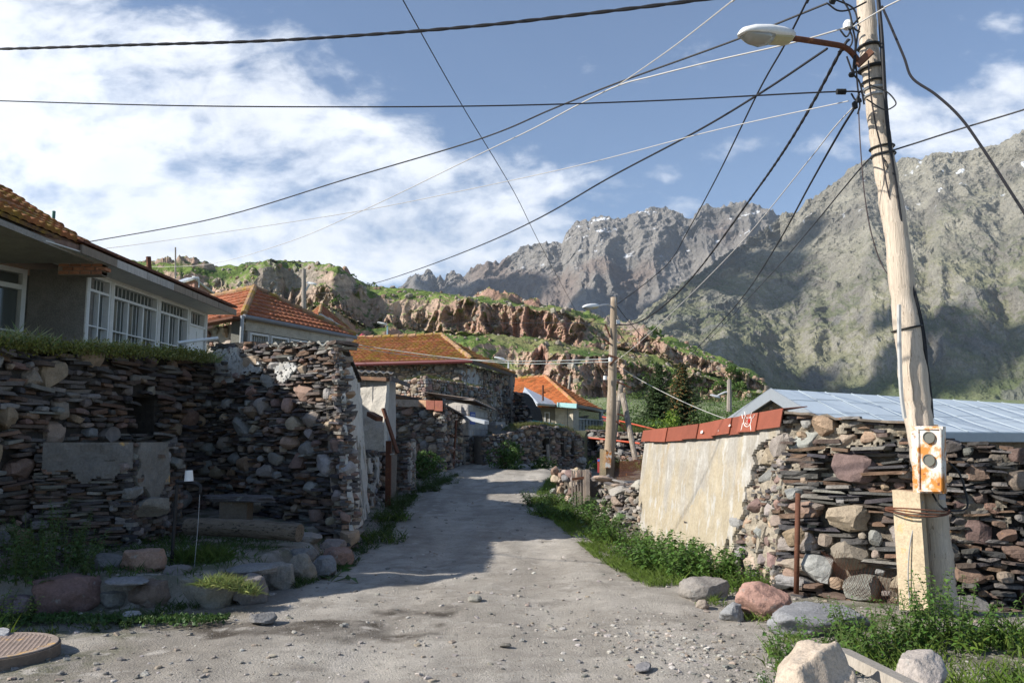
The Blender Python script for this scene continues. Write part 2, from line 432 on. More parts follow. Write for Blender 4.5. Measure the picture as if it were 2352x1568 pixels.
def bush(mb, c, rad, n, leaf=.06, col=(.06, .12, .025), lumps=9):
    c = np.array(c, float); rad = np.array(rad, float)
    lc = c + unit(lumps) * rad * rng.uniform(.35, .75, (lumps, 1)); lc[:, 2] = np.maximum(lc[:, 2], c[2] - rad[2] * .6)
    k = rng.integers(0, lumps, n); d = unit(n) * np.cbrt(rng.uniform(.25, 1, n))[:, None]
    P = lc[k] + d * rad * rng.uniform(.3, .5, (lumps, 1))[k]
    D = d + rng.normal(0, .5, (n, 3)); U = d + np.array([0, 0, 1.]) + rng.normal(0, .4, (n, 3))
    L = leaf * rng.uniform(.7, 1.3, n)
    tone = rng.uniform(.8, 1.2, (lumps, 1))[k]
    leaves(mb, P, D, U, L, L * .55, gcol(n, col) * tone)
# ------------------------------------------------------------------ materials
def mat(name, base=None, rough=.85, var=.25, vs=5, bump=.35, bs=40, bd=.02, metal=0, ovs=(), spec=.25, trans=0, stretch=(1, 1, 1)):
    """base None -> the mesh colour attribute; ovs = (colour, scale, lo, hi, stretch) patches of another colour"""
    m = bpy.data.materials.new(name); m.use_nodes = True; nt = m.node_tree; N = nt.nodes; Lk = nt.links
    p = N['Principled BSDF']; p.inputs['Roughness'].default_value = rough; p.inputs['Metallic'].default_value = metal
    p.inputs['Specular IOR Level'].default_value = spec
    tc = N.new('ShaderNodeTexCoord')
    mp = N.new('ShaderNodeMapping'); mp.inputs['Scale'].default_value = stretch; Lk.new(tc.outputs['Object'], mp.inputs[0])
    if base is None:
        a = N.new('ShaderNodeAttribute'); a.attribute_name = 'Col'; c = a.outputs['Color']
    else:
        a = N.new('ShaderNodeRGB'); a.outputs[0].default_value = (*base, 1); c = a.outputs[0]
    def noise(sc, det=6, rg=.6, src=None):
        n = N.new('ShaderNodeTexNoise'); n.inputs['Scale'].default_value = sc; n.inputs['Detail'].default_value = det; n.inputs['Roughness'].default_value = rg
        Lk.new(src or mp.outputs[0], n.inputs['Vector']); return n
    for k, o in enumerate(ovs):
        c2, sc, lo, hi = o[:4]
        mp2 = N.new('ShaderNodeMapping'); mp2.inputs['Scale'].default_value = o[4] if len(o) > 4 else (1, 1, 1); mp2.inputs['Location'].default_value = (k * 7.7, k * 3.1, 0)
        Lk.new(tc.outputs['Object'], mp2.inputs[0]); n = noise(sc, 8, .65, mp2.outputs[0])
        r = N.new('ShaderNodeMapRange'); r.inputs['From Min'].default_value = lo; r.inputs['From Max'].default_value = hi; Lk.new(n.outputs['Fac'], r.inputs['Value'])
        mx = N.new('ShaderNodeMix'); mx.data_type = 'RGBA'; mx.inputs[7].default_value = (*c2, 1); Lk.new(r.outputs[0], mx.inputs[0]); Lk.new(c, mx.inputs[6]); c = mx.outputs[2]
    if var:
        n = noise(vs, 7, .65); n2 = noise(vs * 9, 4, .6)
        ad = N.new('ShaderNodeMath'); ad.operation = 'ADD'; Lk.new(n.outputs['Fac'], ad.inputs[0]); Lk.new(n2.outputs['Fac'], ad.inputs[1])
        r = N.new('ShaderNodeMapRange'); r.inputs['From Min'].default_value = .7; r.inputs['From Max'].default_value = 1.3
        r.inputs['To Min'].default_value = 1 - var; r.inputs['To Max'].default_value = 1 + var; Lk.new(ad.outputs[0], r.inputs['Value'])
        vm = N.new('ShaderNodeVectorMath'); vm.operation = 'SCALE'; Lk.new(c, vm.inputs[0]); Lk.new(r.outputs[0], vm.inputs['Scale']); c = vm.outputs[0]
    Lk.new(c, p.inputs['Base Color'])
    if bump:
        n = noise(bs, 6, .65); b = N.new('ShaderNodeBump'); b.inputs['Strength'].default_value = bump; b.inputs['Distance'].default_value = bd
        Lk.new(n.outputs['Fac'], b.inputs['Height']); Lk.new(b.outputs[0], p.inputs['Normal'])
    if trans:
        out = N['Material Output']; t = N.new('ShaderNodeBsdfTranslucent'); Lk.new(c, t.inputs['Color']); mx = N.new('ShaderNodeMixShader'); mx.inputs[0].default_value = trans
        Lk.new(p.outputs[0], mx.inputs[1]); Lk.new(t.outputs[0], mx.inputs[2]); Lk.new(mx.outputs[0], out.inputs['Surface'])
    return m
LICH = (.3, .15, .03)
M = dict(
    stone=mat('stone', None, .9, .35, 9, .6, 45, .02, ovs=[(LICH, 5, .69, .75), ((.3, .3, .27), 14, .66, .74)]),
    rock=mat('boulder_rock', None, .9, .3, 5, .7, 38, .025, ovs=[((.3, .3, .28), 8, .6, .7), (LICH, 4, .72, .76), ((.1, .09, .08), 11, .66, .75)]),
    mortar=mat('mud_mortar', None, .95, .35, 12, .8, 50, .03),
    plaster=mat('old_plaster', None, .9, .18, 3, .5, 55, .015, ovs=[((.44, .42, .38), 6, .54, .62, (1, 1, .35)), ((.36, .29, .2), 3, .56, .68, (1, 1, .4)), ((.3, .27, .22), 9, .63, .7, (1, 1, .25)), ((.5, .33, .12), 2.3, .68, .74)]),
    render_=mat('grey_render', None, .92, .25, 4, .6, 40, .02, ovs=[((.2, .17, .14), 3, .6, .72)]),
    tile=mat('clay_tile', None, .85, .3, 14, .3, 60, .01, ovs=[((.13, .09, .05), 7, .6, .72), ((.3, .2, .05), 2.5, .6, .75)]),
    mosstile=mat('lichened_clay_tile', None, .9, .35, 12, .4, 60, .01, ovs=[((.27, .17, .035), 3, .46, .6), ((.1, .08, .05), 8, .56, .68)]),
    leaf=mat('leaf', None, .55, .12, 20, 0, trans=.3, spec=.35),
    needle=mat('needle', None, .7, .15, 10, 0, trans=.1),
    wood=mat('grey_wood', None, .85, .3, 3, .5, 16, .01, stretch=(6, 6, .6), ovs=[((.12, .09, .06), 5, .62, .66, (8, 8, .25))]),
    woodh=mat('split_log', None, .9, .35, 3, .8, 16, .015, stretch=(.6, 7, 7), ovs=[((.05, .04, .03), 5, .56, .6, (.25, 9, 9))]),
    pole=mat('debarked_pole', None, .8, .25, 2.5, .8, 12, .015, stretch=(9, 9, .35), ovs=[((.2, .14, .09), 6, .6, .64, (14, 14, .1)), ((.62, .54, .45), 4, .55, .7, (3, 3, .3)), ((.1, .07, .05), 5, .68, .7, (16, 16, .07))]),
    wplank=mat('weathered_white_paint', (.62, .61, .58), .6, .12, 4, .2, 40, .004, ovs=[((.35, .31, .26), 7, .62, .68)]),
    white=mat('white_paint', (.72, .72, .7), .5, .08, 5, .1, 40, .003),
    conc=mat('concrete', None, .9, .25, 4, .6, 60, .012, ovs=[((.5, .3, .1), 4, .62, .7), ((.25, .22, .2), 9, .6, .72)]),
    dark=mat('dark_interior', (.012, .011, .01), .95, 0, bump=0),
    rust=mat('rusty_iron', (.12, .05, .03), .8, .35, 12, .4, 60, .004, ovs=[((.3, .13, .05), 8, .58, .7)]),
    rustc=mat('rusty_sheet', None, .75, .3, 9, .3, 60, .004, ovs=[((.3, .12, .05), 6, .56, .66), ((.12, .05, .03), 14, .62, .7)]),
    redmetal=mat('red_oxide_sheet', None, .6, .15, 5, .15, 30, .004, ovs=[((.2, .07, .04), 6, .62, .72)]),
    galv=mat('galvanised_sheet', (.5, .53, .56), .38, .1, 2, .06, 20, .004, metal=.25, spec=.5),
    greymetal=mat('blue_grey_sheet_roof', None, .45, .08, 1.5, .05, 20, .004, metal=.05, spec=.5),
    black=mat('black_cable', (.02, .02, .022), .5, 0, bump=0),
    cable=mat('cable', None, .6, .1, 20, 0),
    paint=mat('painted_metal', None, .45, .1, 6, .08, 40, .003, spec=.4),
    meter=mat('rust_stained_white_box', (.72, .7, .64), .5, .08, 8, .1, 50, .003, ovs=[((.52, .2, .04), 5, .44, .54), ((.2, .07, .03), 16, .6, .66)]),
    glass=None, grass=None)
def glassm(name, col, rough=.08):
    m = bpy.data.materials.new(name); m.use_nodes = True; p = m.node_tree.nodes['Principled BSDF']
    p.inputs['Base Color'].default_value = (*col, 1); p.inputs['Roughness'].default_value = rough; p.inputs['Specular IOR Level'].default_value = .8; return m
M['glass'] = glassm('window_glass', (.09, .1, .095)); M['lens'] = glassm('lamp_glass', (.3, .29, .25), .15)
# ------------------------------------------------------------------ ground
def hgt(x, y):
    x = np.asarray(x, float); y = np.asarray(y, float)
    h = .058 * np.clip(y - 12, 0, 50) + .075 * np.clip(y - 62, 0, 90)
    h = h - .045 * np.clip(y - 10, 0, 12) * sstep(.8, 2.6, x)              # the right verge lies lower
    h = h + .28 * apron(x, y)
    bank = sstep(1.9, 3.4, x - .15 * (y - 5)) * sstep(8.8, 7.2, y); h = h + .12 * bank
    P = np.stack([x, y, x * 0], -1)
    near = sstep(60, 30, y); h = h + sstep(55, 80, y) * sstep(400, 160, y) * (1.0 * perlin(P * .045 + 3) + .5 * perlin(P * .13))
    h = h + near * (.035 * perlin(P * .7) + .022 * perlin(P * 2.3 + 5) + .012 * perlin(P * 6 + 9))
    h = h - .025 * near * np.exp(-((x - road_c(y) - .75) / .28) ** 2) - .025 * near * np.exp(-((x - road_c(y) + .75) / .28) ** 2)
    return h
def road_c(y): return -.35 + .03 * (y - 8) - .0022 * np.clip(y - 12, 0, 30) ** 2
def apron(x, y):
    lx = np.interp(y, [8.0, 8.3, 8.6, 9.8, 11.3, 12.3, 16], [-9, -4.6, -3.0, -2.75, -2.45, -2.7, -3])
    return sstep(.05, -.3, x - lx) * sstep(7.95, 8.4, y)
def gh(x, y): return float(hgt(np.array([x]), np.array([y]))[0])
gx = np.unique(np.concatenate([-np.geomspace(8, 4000, 46), np.arange(-8, 8.01, .075), np.geomspace(8, 4000, 46)]))
gy = np.unique(np.concatenate([-np.geomspace(1.5, 200, 12), np.arange(-1.5, 2.5, .5), np.arange(2.5, 17, .075), np.arange(17, 32, .15), np.geomspace(32, 6000, 60)]))
X, Y = np.meshgrid(gx, gy, indexing='ij'); Z = hgt(X, Y)
Pn = np.stack([X, Y, Z * 0], -1)
ed = fbm(Pn * .9, 4) * .5
rw = np.interp(Y, [0, 8, 12, 17, 25], [3.2, 2.7, 2.2, 1.9, 1.8])
off = np.abs(X - road_c(Y) - np.where(Y < 10, .3, 0)) - rw
gr = sstep(-.1, .6, off + ed * .9)
a1 = np.array([.33, .295, .25]); a2 = np.array([.45, .41, .355]); dirt = np.array([.13, .105, .08]); grn = np.array([.075, .105, .03])
t = sstep(-.7, .7, fbm(Pn * np.array([1.3, .5, 1]) + 3, 4))[..., None]
c = a1 * (1 - t) + a2 * t
tk = np.exp(-((X - road_c(Y) - .75) / .3) ** 2) + np.exp(-((X - road_c(Y) + .75) / .3) ** 2); lz = fbm(np.stack([X * 3.5, Y * .5, X * 0], -1) + 9, 4)
c = c * (1 + .12 * lz + .1 * (tk - .4) + .12 * fbm(Pn * 5 + 2, 3))[..., None]
# damp earth: a stain along the kerb of the raised apron and one at the tap run-off
def blob(x, y, rx, ry): return np.exp(-(((X - x) / rx) ** 2 + ((Y - y) / ry) ** 2))
wn = fbm(Pn * 2.6 + 6, 4); wet = (sstep(.3, .62, blob(-2.1, 7.5, 1.6, .36) + .8 * blob(-1.0, 8.3, .5, .5) + .35 * wn - .08) * (.75 + .5 * np.clip(wn, -.5, .5)))[..., None]
c = c * (1 - wet) + dirt * .62 * wet
d3 = (sstep(-.6, .1, off) * sstep(-.3, .4, ed))[..., None] * .5; c = c * (1 - d3) + dirt * d3
g3 = (gr * sstep(-.5, .3, fbm(Pn * 2.2 + 8, 3)))[..., None] * .8
c = c * (1 - g3) + (grn * .6 + dirt * .4) * g3
far = sstep(30, 45, Y)[..., None]; fg = fbm(Pn * .12 + 4, 4)[..., None]; c = c * (1 - far) + (np.array([.11, .155, .045]) * (1 + .7 * fg) + np.array([.05, .03, .015]) * np.clip(fg, 0, 1)) * far
mb = MB(); nx, ny = X.shape; I = np.arange(nx * ny).reshape(nx, ny)
mb.add(np.stack([X, Y, Z], -1).reshape(-1, 3), np.stack([I[:-1, :-1], I[1:, :-1], I[1:, 1:], I[:-1, 1:]], -1).reshape(-1, 4), c.reshape(-1, 3))
M['ground'] = mat('gravel_dirt', None, .95, .2, 3.5, 1.0, 60, .03, ovs=[((.36, .34, .31), 75, .6, .66), ((.1, .09, .075), 60, .64, .7), ((.34, .32, .29), 30, .66, .7), ((.3, .27, .23), 1.7, .52, .62), ((.46, .42, .37), 3.1, .56, .66)])
tag(mb.build('ground', M['ground'], smooth=True, base=(0, 0, 0)), kind='structure')
# ------------------------------------------------------------------ gravel: loose stones on the road
N = 12000
y = 4.6 + 19 * rng.uniform(0, 1, N) ** 1.7; x = rng.uniform(-.62, .62, N) * y * 1.0
cl = np.arange(N) < 1500
y[cl] = rng.normal(6.6, .9, cl.sum()); x[cl] = 1.3 + .12 * (7 - y[cl]) * 4 + rng.normal(0, .45, cl.sum())
m = np.abs(x - road_c(y)) < np.interp(y, [4, 8, 12, 25], [6, 4.0, 2.6, 2.2]); x, y = x[m], y[m]; N = len(x)
s = .0045 + .021 * rng.uniform(0, 1, N) ** 7
mb = MB(); S = np.stack([s * 1.5, s * 1.2, s * .6], 1)
rocks(mb, np.stack([x, y, hgt(x, y) + s * .2], 1), S, rotm(rng.normal(0, .2, N), rng.normal(0, .2, N), rng.uniform(0, 6, N)), pick(np.array([(.34, .31, .28), (.26, .24, .21), (.2, .19, .17), (.3, .25, .2), (.42, .39, .35)]), N), T_SM, cuts=5, rnd=.5)
tag(mb.build('gravel', M['stone'], base=(0, 5, 0)), 'loose grey gravel strewn over the dirt lane', 'gravel', kind='stuff')
# ------------------------------------------------------------------ the cliff hill behind the village
def terrain_sheet(name, crest, depth, zbase, prof, ns, nt, disp, colf, material, back=30, ext=0):
    crest = np.array(crest, float); px = np.linspace(crest[0, 0], crest[-1, 0], ns)
    py = np.interp(px, crest[:, 0], crest[:, 1]); D = np.interp(px, [p[0] for p in depth], [p[1] for p in depth])
    C = np.array([W(a, b, d) for a, b, d in zip(px, py, D)])
    prof = np.array(prof, float)           # rows: (param, horizontal offset, height fraction)
    tt = np.linspace(0, 1, nt)
    off = np.interp(tt, prof[:, 0], prof[:, 1]); hf = np.interp(tt, prof[:, 0], prof[:, 2])
    zb = np.interp(px, [p[0] for p in zbase], [p[1] for p in zbase])
    rad = C[:, :2] / np.linalg.norm(C[:, :2], axis=1)[:, None]
    jit = fbm(np.stack([px * .004, px * 0, px * 0 + 2.2], -1), 4)
    O = off[None] * (np.clip((C[:, 2] - zb) / 42, .22, 1) if name == 'hill' else np.ones(ns))[:, None] * (1 + .25 * jit[:, None] * np.sin(np.clip(tt, 0, 1) * math.pi)[None])
    XY = C[:, None, :2] - rad[:, None] * O[..., None]
    Zz = zb[:, None] + (C[:, 2] - zb)[:, None] * hf[None]
    P = np.concatenate([XY, Zz[..., None]], -1)
    nb = 6                                  # rows behind the crest
    Bk = []
    for k in range(nb, 0, -1):
        q = C.copy(); q[:, :2] += rad * back * k / nb; q[:, 2] = zb + (C[:, 2] - zb) * (1 - (k / nb) ** 1.5 * .5); Bk.append(q)
    P = np.concatenate([np.stack(Bk, 1), P], 1)
    T = np.concatenate([np.zeros(nb), tt])
    P = disp(P, np.broadcast_to(T[None], P.shape[:2]), px, rad)
    dv = np.cross(P[2:, 1:-1] - P[:-2, 1:-1], P[1:-1, 2:] - P[1:-1, :-2]); nr = dv / (np.linalg.norm(dv, axis=2)[..., None] + 1e-9)
    nz = np.abs(np.pad(nr[..., 2], 1, mode='edge'))
    c = colf(P, np.broadcast_to(T[None], P.shape[:2]), nz)
    mb = MB(); I = np.arange(P.shape[0] * P.shape[1]).reshape(P.shape[:2])
    mb.add(P.reshape(-1, 3), np.stack([I[:-1, :-1], I[:-1, 1:], I[1:, 1:], I[1:, :-1]], -1).reshape(-1, 4), c.reshape(-1, 3))
    return tag(mb.build(name, material, smooth=False), kind='structure'), P, T
hill_crest = [(-500, 640), (100, 640), (285, 600), (360, 607), (420, 620), (470, 612), (500, 616), (560, 617), (600, 604), (655, 600), (720, 606), (745, 617), (800, 632), (850, 657), (900, 661), (1000, 670), (1100, 690), (1200, 696), (1300, 707), (1360, 722), (1400, 736), (1480, 752), (1540, 776), (1600, 797), (1680, 832), (1740, 860), (1762, 884), (1772, 912), (1800, 925)]
HB = [(-500, 6), (1200, 8), (1500, 8), (1800, 7)]
def bands(P, T):
    px = P[..., 0] / P[..., 1] * 1898 + 1176
    n = .035 * fbm(P * .022 + 3, 4); n2 = .05 * fbm(P * .03 + 13, 4)
    T = T - .13 * sstep(1000, 760, px); hole = sstep(.3, .42, fbm(P * .045 + 21, 3))
    up = sstep(.30, .335, T + n) * sstep(.585, .55, T + n2)
    lo = sstep(.70, .735, T + n2) * sstep(1.0, .95, T) * np.maximum(sstep(1180, 1260, px + 60 * n2 * 20), .0)
    up = up * (1 - hole * .9)
    but = sstep(.28, .5, fbm(np.stack([px * .013, T * 3.5, 0 * T], -1), 4)) * sstep(1000, 850, px) * sstep(.03, .1, T)
    return np.maximum(np.maximum(up, lo), but), up
def hill_disp(P, T, px, rad):
    bd, up = bands(P, T)
    low = fbm(P * .018 + 4, 4); mid = fbm(P * .05 + 1, 4)
    st = np.array([.15, .15, .035]); col = ridged(P * st, 4, 2.1, .5); fin = ridged(P * np.array([.42, .42, .16]) + 7, 3)
    e = sstep(0, .12, T); px2 = P[..., 0] / P[..., 1] * 1898 + 1176; lf = sstep(1050, 800, px2)
    d = (low * (3 + 5 * lf) + mid * 1.8) * sstep(.05, .3, T) + (col - .8) * 3.2 * bd + (fin - .9) * 1.5 * (.15 + bd) + bd * 1.2 + 1.3 * bd * fbm(P * np.array([.25, .25, .5]) + 3, 3)
    P = P.copy(); P[..., :2] -= rad[:, None] * d[..., None]
    outc = sstep(.38, .6, fbm(P * .05 + 11, 3)) * (1 - bd)
    P[..., 2] += mid * .9 * e + fbm(P * .11 + 2, 4) * .7 * e * (1 - bd * .7) + fbm(P * .33 + 2, 4) * .4 + outc * ridged(P * .16 + 3, 4, 2.1, .5) * 1.6 * (.3 + .7 * e)
    return P
def hill_col(P, T, nz):
    bd, up = bands(P, T); outc = sstep(.38, .5, fbm(P * .05 + 11, 3))
    rock = np.clip(np.maximum(bd * sstep(.93, .72, nz), np.maximum(sstep(.55, .38, nz), outc * sstep(.85, .65, nz))), 0, 1)
    red = np.array([.34, .2, .15]); pale = np.array([.43, .315, .24]); grey = np.array([.25, .23, .195])
    k = sstep(-.4, .5, fbm(P * .035 + 20, 4))[..., None]; red = red * 1.12; k2 = (sstep(.1, .7, fbm(P * .02 + 8, 4) + (.35 - T) * 1.5) * (1 - .7 * up))[..., None]
    rc = (red * (1 - k) + pale * k) * (1 - k2) + grey * k2
    rc = rc * (1 + .4 * perlin(P * np.array([.35, .35, 1.1])) + .25 * fbm(P * np.array([1.2, 1.2, .4]), 2))[..., None]
    g1 = np.array([.14, .195, .045]); g2 = np.array([.07, .115, .028]); g3 = np.array([.2, .19, .085])
    a = sstep(.0, .5, fbm(P * .12 + 3, 4))[..., None]; b = sstep(.1, .7, fbm(P * .03 + 13, 3))[..., None]
    gc = (g1 * (1 - b) + g3 * b) * (1 - a) + g2 * a
    gc = gc * (1 + .25 * perlin(P * .5))[..., None]
    return gc * (1 - rock[..., None]) + rc * rock[..., None]
M['hill'] = mat('hillside', None, .95, .3, .25, 1.0, 1.2, .6, ovs=[((.28, .25, .21), .5, .66, .72)])
prof = [(0, 0, 1), (.3, 34, .82), (.34, 36, .78), (.54, 41, .56), (.68, 66, .44), (.72, 68, .38), (.93, 76, .06), (1, 96, -.35)]
hill_o, HP, HT = terrain_sheet('hill', hill_crest, [(-500, 230), (700, 215), (1300, 190), (1800, 150)], HB, prof, 1100, 300, hill_disp, hill_col, M['hill'], back=60)
# shrubs and scattered rocks on the hill
mb = MB(); sh = MB()
i = rng.integers(0, HP.shape[0], 2600); j = rng.integers(5, HP.shape[1], 2600); Q = HP[i, j]
s = .18 + .6 * rng.uniform(0, 1, 2600) ** 4
rocks(mb, Q, np.stack([s, s, s * .9], 1), rotm(*rng.uniform(0, 6, (3, 2600))), pick(np.array([(.3, .26, .21), (.25, .21, .17), (.3, .2, .14)]), 2600), T_SM, cuts=6, rnd=.5)
tag(mb.build('hillside_rubble', M['rock']), 'countless small rocks scattered over the green hillside', 'rubble', kind='stuff')
lev = fbm(HP * .03 + 40, 3); ok = np.argwhere((lev > .25) & (HT[None] > .02)); ok = ok[rng.choice(len(ok), 600)]
for a, b in ok:
    p = HP[a, b]; r = random.uniform(.3, .9); n = 26
    d = unit(n); d[:, 2] = np.abs(d[:, 2]); leaves(sh, p + d * r, d + rng.normal(0, .6, (n, 3)), unit(n), r * .75, r * .6, gcol(n, (.1, .16, .035)))
tag(sh.build('shrubbery', M['leaf']), 'low green shrubs dotted over the slopes of the cliff hill', 'shrubs', kind='stuff')
# ------------------------------------------------------------------ mountains
far_crest = [(500, 700), (820, 690), (900, 672), (925, 652), (943, 636), (955, 622), (962, 630), (972, 626), (983, 616), (993, 622), (1002, 638), (1012, 632), (1020, 642), (1026, 626), (1040, 621), (1056, 624), (1064, 632), (1080, 616), (1100, 606), (1112, 609), (1122, 600), (1145, 600), (1160, 590), (1180, 578), (1200, 566), (1230, 560), (1250, 557), (1290, 557), (1300, 540), (1316, 512), (1324, 505), (1345, 501), (1352, 508), (1360, 497), (1385, 491), (1400, 494), (1430, 501), (1450, 490), (1480, 480), (1505, 476), (1530, 475), (1560, 487), (1576, 496), (1590, 502), (1600, 486), (1612, 470), (1622, 466), (1636, 472), (1652, 474), (1672, 466), (1700, 459), (1720, 464), (1745, 468), (1765, 480), (1790, 495), (1850, 520), (2000, 560), (2300, 600)]
def mtn_disp(amp, kx, shear, spike, fine):
    """spurs and gullies running down the face, then craggy rock texture"""
    def f(P, T, px, rad):
        X_ = px[:, None] * np.ones_like(T); e = sstep(0, .1, T) * .75 + .25
        wq = 14 * fbm(P * .002, 3)
        Q = np.stack([(X_ + T * shear + wq) * kx, T * 1.3, 0 * T], -1)
        r = ridged(Q, 3, 2.2, .45); r2 = ridged(Q * np.array([2.7, 3.4, 1]) + 5 + .35 * fbm(P * .004 + 9, 3)[..., None], 3, 2.1, .5); r3 = ridged(P * fine, 4, 2.1, .5); r4 = fbm(P * fine * 6, 3)
        P = P.copy(); d = (r - .9) * amp * e * (.5 + T) + (r2 - .9) * amp * .3 * e + (r3 - .9) * 7 + r4 * 2.5
        P[..., :2] -= rad[:, None] * d[..., None]
        P[..., 2] += (r2 - .9) * amp * .1 * e + (r3 - .9) * 4 + r4 * 2 + spike * (ridged(P * .03 + 1, 3) - .9) * sstep(.1, 0, T)
        return P
    return f
def far_col(P, T, nz):
    z = P[..., 2]; k = sstep(-.5, .5, fbm(P * .003, 5))[..., None]
    r = np.array([.19, .178, .165]) * (1 - k) + np.array([.28, .26, .235]) * k
    red = sstep(.2, .6, fbm(P * .002 + 7, 4))[..., None]; r = r * (1 - red * .6) + np.array([.21, .15, .12]) * red * .6
    sn = (sstep(.56, .64, fbm(P * np.array([.012, .012, .02]) + 2, 4)) * sstep(640, 800, z) * sstep(.45, .6, nz))[..., None]
    return r * (1 - sn) + np.array([.8, .82, .85]) * sn
M['mtn'] = mat('mountain_rock', None, .95, .3, .03, 1.0, .035, 30, ovs=[((.15, .145, .13), .02, .64, .78), ((.28, .265, .23), .035, .64, .76)])
terrain_sheet('mountain', far_crest, [(500, 3600), (1300, 3500), (2300, 3300)], [(500, 60), (2300, 100)], [(0, 0, 1), (.2, 130, .86), (.5, 480, .52), (.8, 1000, .2), (1, 1500, 0)], 900, 260, mtn_disp(62, 1 / 160, 60, 9, .011), far_col, M['mtn'], back=500)
near_crest = [(1180, 900), (1300, 830), (1400, 775), (1430, 752), (1480, 712), (1560, 652), (1640, 600), (1700, 562), (1740, 532), (1765, 512), (1785, 500), (1800, 490), (1826, 489), (1850, 462), (1880, 442), (1905, 424), (1930, 402), (1958, 376), (1985, 364), (2010, 370), (2030, 384), (2050, 380), (2072, 362), (2100, 356), (2116, 362), (2140, 346), (2165, 344), (2185, 350), (2200, 344), (2232, 340), (2262, 336), (2290, 330), (2310, 318), (2352, 300), (2420, 276), (2560, 240), (3000, 200)]
def near_col(P, T, nz):
    z = P[..., 2]; k = sstep(-.5, .5, fbm(P * .006, 5))[..., None]
    r = np.array([.22, .205, .175]) * (1 - k) + np.array([.32, .3, .245]) * k
    g = np.array([.14, .155, .08]) * (1 - k) + np.array([.25, .24, .145]) * k
    lo = sstep(720, 260, z + 220 * fbm(P * .004 + 3, 4)) * sstep(.45, .68, nz + .1 * fbm(P * .02, 3)); lo = lo[..., None]
    c = r * (1 - lo * .85) + g * lo * .85
    lush = (sstep(150, 40, z + 40 * fbm(P * .01, 3)))[..., None]; c = c * (1 - lush * .7) + np.array([.085, .13, .03]) * lush * .7
    scree = (sstep(.25, .5, fbm(P * np.array([.012, .012, .002]) + 30, 3)) * sstep(.1, .3, T) * sstep(500, 200, z))[..., None]; c = c * (1 - scree * .6) + np.array([.19, .185, .18]) * scree * .6
    sn = (sstep(.66, .72, fbm(P * np.array([.02, .02, .008]) + 2, 4)) * sstep(480, 650, z))[..., None]
    return c * (1 - sn) + np.array([.8, .82, .85]) * sn
terrain_sheet('mountain', near_crest, [(1180, 1500), (1430, 1700), (1790, 2300), (2400, 2000), (3000, 1800)], [(1180, 20), (1700, 30), (3000, -60)], [(0, 0, 1), (.25, 130, .82), (.55, 480, .48), (.85, 950, .12), (1, 1250, -.05)], 1000, 320, mtn_disp(40, 1 / 300, -300, 5, .014), near_col, M['mtn'], back=400)
# ------------------------------------------------------------------ sky, sun, camera
SUN = np.array([-.97, -.24, 0]); SUN /= np.linalg.norm(SUN[:2]); EL = R(34); SUN = np.array([SUN[0] * math.cos(EL), SUN[1] * math.cos(EL), math.sin(EL)])
w = bpy.data.worlds.new('World'); scene.world = w; w.use_nodes = True; nt = w.node_tree; N_, Lk = nt.nodes, nt.links
bg = N_['Background']; bg.inputs['Strength'].default_value = .092
sky = N_.new('ShaderNodeTexSky'); sky.sky_type = 'NISHITA'; sky.sun_disc = False; sky.sun_elevation = EL; sky.sun_rotation = math.atan2(SUN[0], SUN[1]); sky.altitude = 1700; sky.air_density = 1.0; sky.dust_density = .6; sky.ozone_density = 2.2
tc = N_.new('ShaderNodeTexCoord'); sep = N_.new('ShaderNodeSeparateXYZ'); Lk.new(tc.outputs['Generated'], sep.inputs[0])
def mth(op, a, b=None, c=None, clamp=False):
    n = N_.new('ShaderNodeMath'); n.operation = op; n.use_clamp = clamp
    for i, v in enumerate((a, b, c)):
        if v is None: continue
        if isinstance(v, (int, float)): n.inputs[i].default_value = v
        else: Lk.new(v, n.inputs[i])
    return n.outputs[0]
yy = mth('MAXIMUM', sep.outputs[1], .05)
tx = mth('DIVIDE', sep.outputs[0], yy); tz = mth('DIVIDE', sep.outputs[2], yy)      # tangent coordinates about north
den = None
def cloud_px(px, py): p = W(px, py, 1.0); return p[0], p[2] - H
for (px, py, rx, ry, a) in [(60, 120, 270, 260, 1.0), (330, 330, 420, 230, 1.05), (620, 400, 330, 170, .95), (560, 200, 130, 120, .55), (250, 560, 700, 170, 1.1), (800, 440, 260, 130, .95), (1050, 540, 420, 90, .85), (1260, 400, 240, 45, .42), (1700, 330, 110, 50, .45), (1840, 330, 120, 40, .42), (2180, 260, 260, 80, .62), (2290, 60, 130, 60, .62), (2080, 350, 260, 60, .55), (2330, 200, 120, 60, .55), (350, 95, 100, 70, .5), (1570, 485, 60, 25, .45)]:
    x0, z0 = cloud_px(px, py); 
    dx = mth('MULTIPLY', mth('SUBTRACT', tx, float(x0)), 1898 / rx); dz = mth('MULTIPLY', mth('SUBTRACT', tz, float(z0)), 1898 / ry)
    r2 = mth('ADD', mth('MULTIPLY', dx, dx), mth('MULTIPLY', dz, dz))
    v = mth('MULTIPLY', mth('EXPONENT', mth('MULTIPLY', r2, -.8)), a)
    den = v if den is None else mth('ADD', den, v)
den = mth('MINIMUM', den, 1.0)
mp = N_.new('ShaderNodeCombineXYZ'); Lk.new(tx, mp.inputs[0]); Lk.new(mth('MULTIPLY', tz, 1.7), mp.inputs[1])
def nz_(sc, det, rg, loc=0):
    n = N_.new('ShaderNodeTexNoise'); n.inputs['Scale'].default_value = sc; n.inputs['Detail'].default_value = det; n.inputs['Roughness'].default_value = rg; n.inputs['Distortion'].default_value = .25
    va = N_.new('ShaderNodeVectorMath'); va.inputs[1].default_value = (loc, loc * .7, loc * .3); Lk.new(mp.outputs[0], va.inputs[0]); Lk.new(va.outputs[0], n.inputs['Vector']); return n.outputs['Fac']
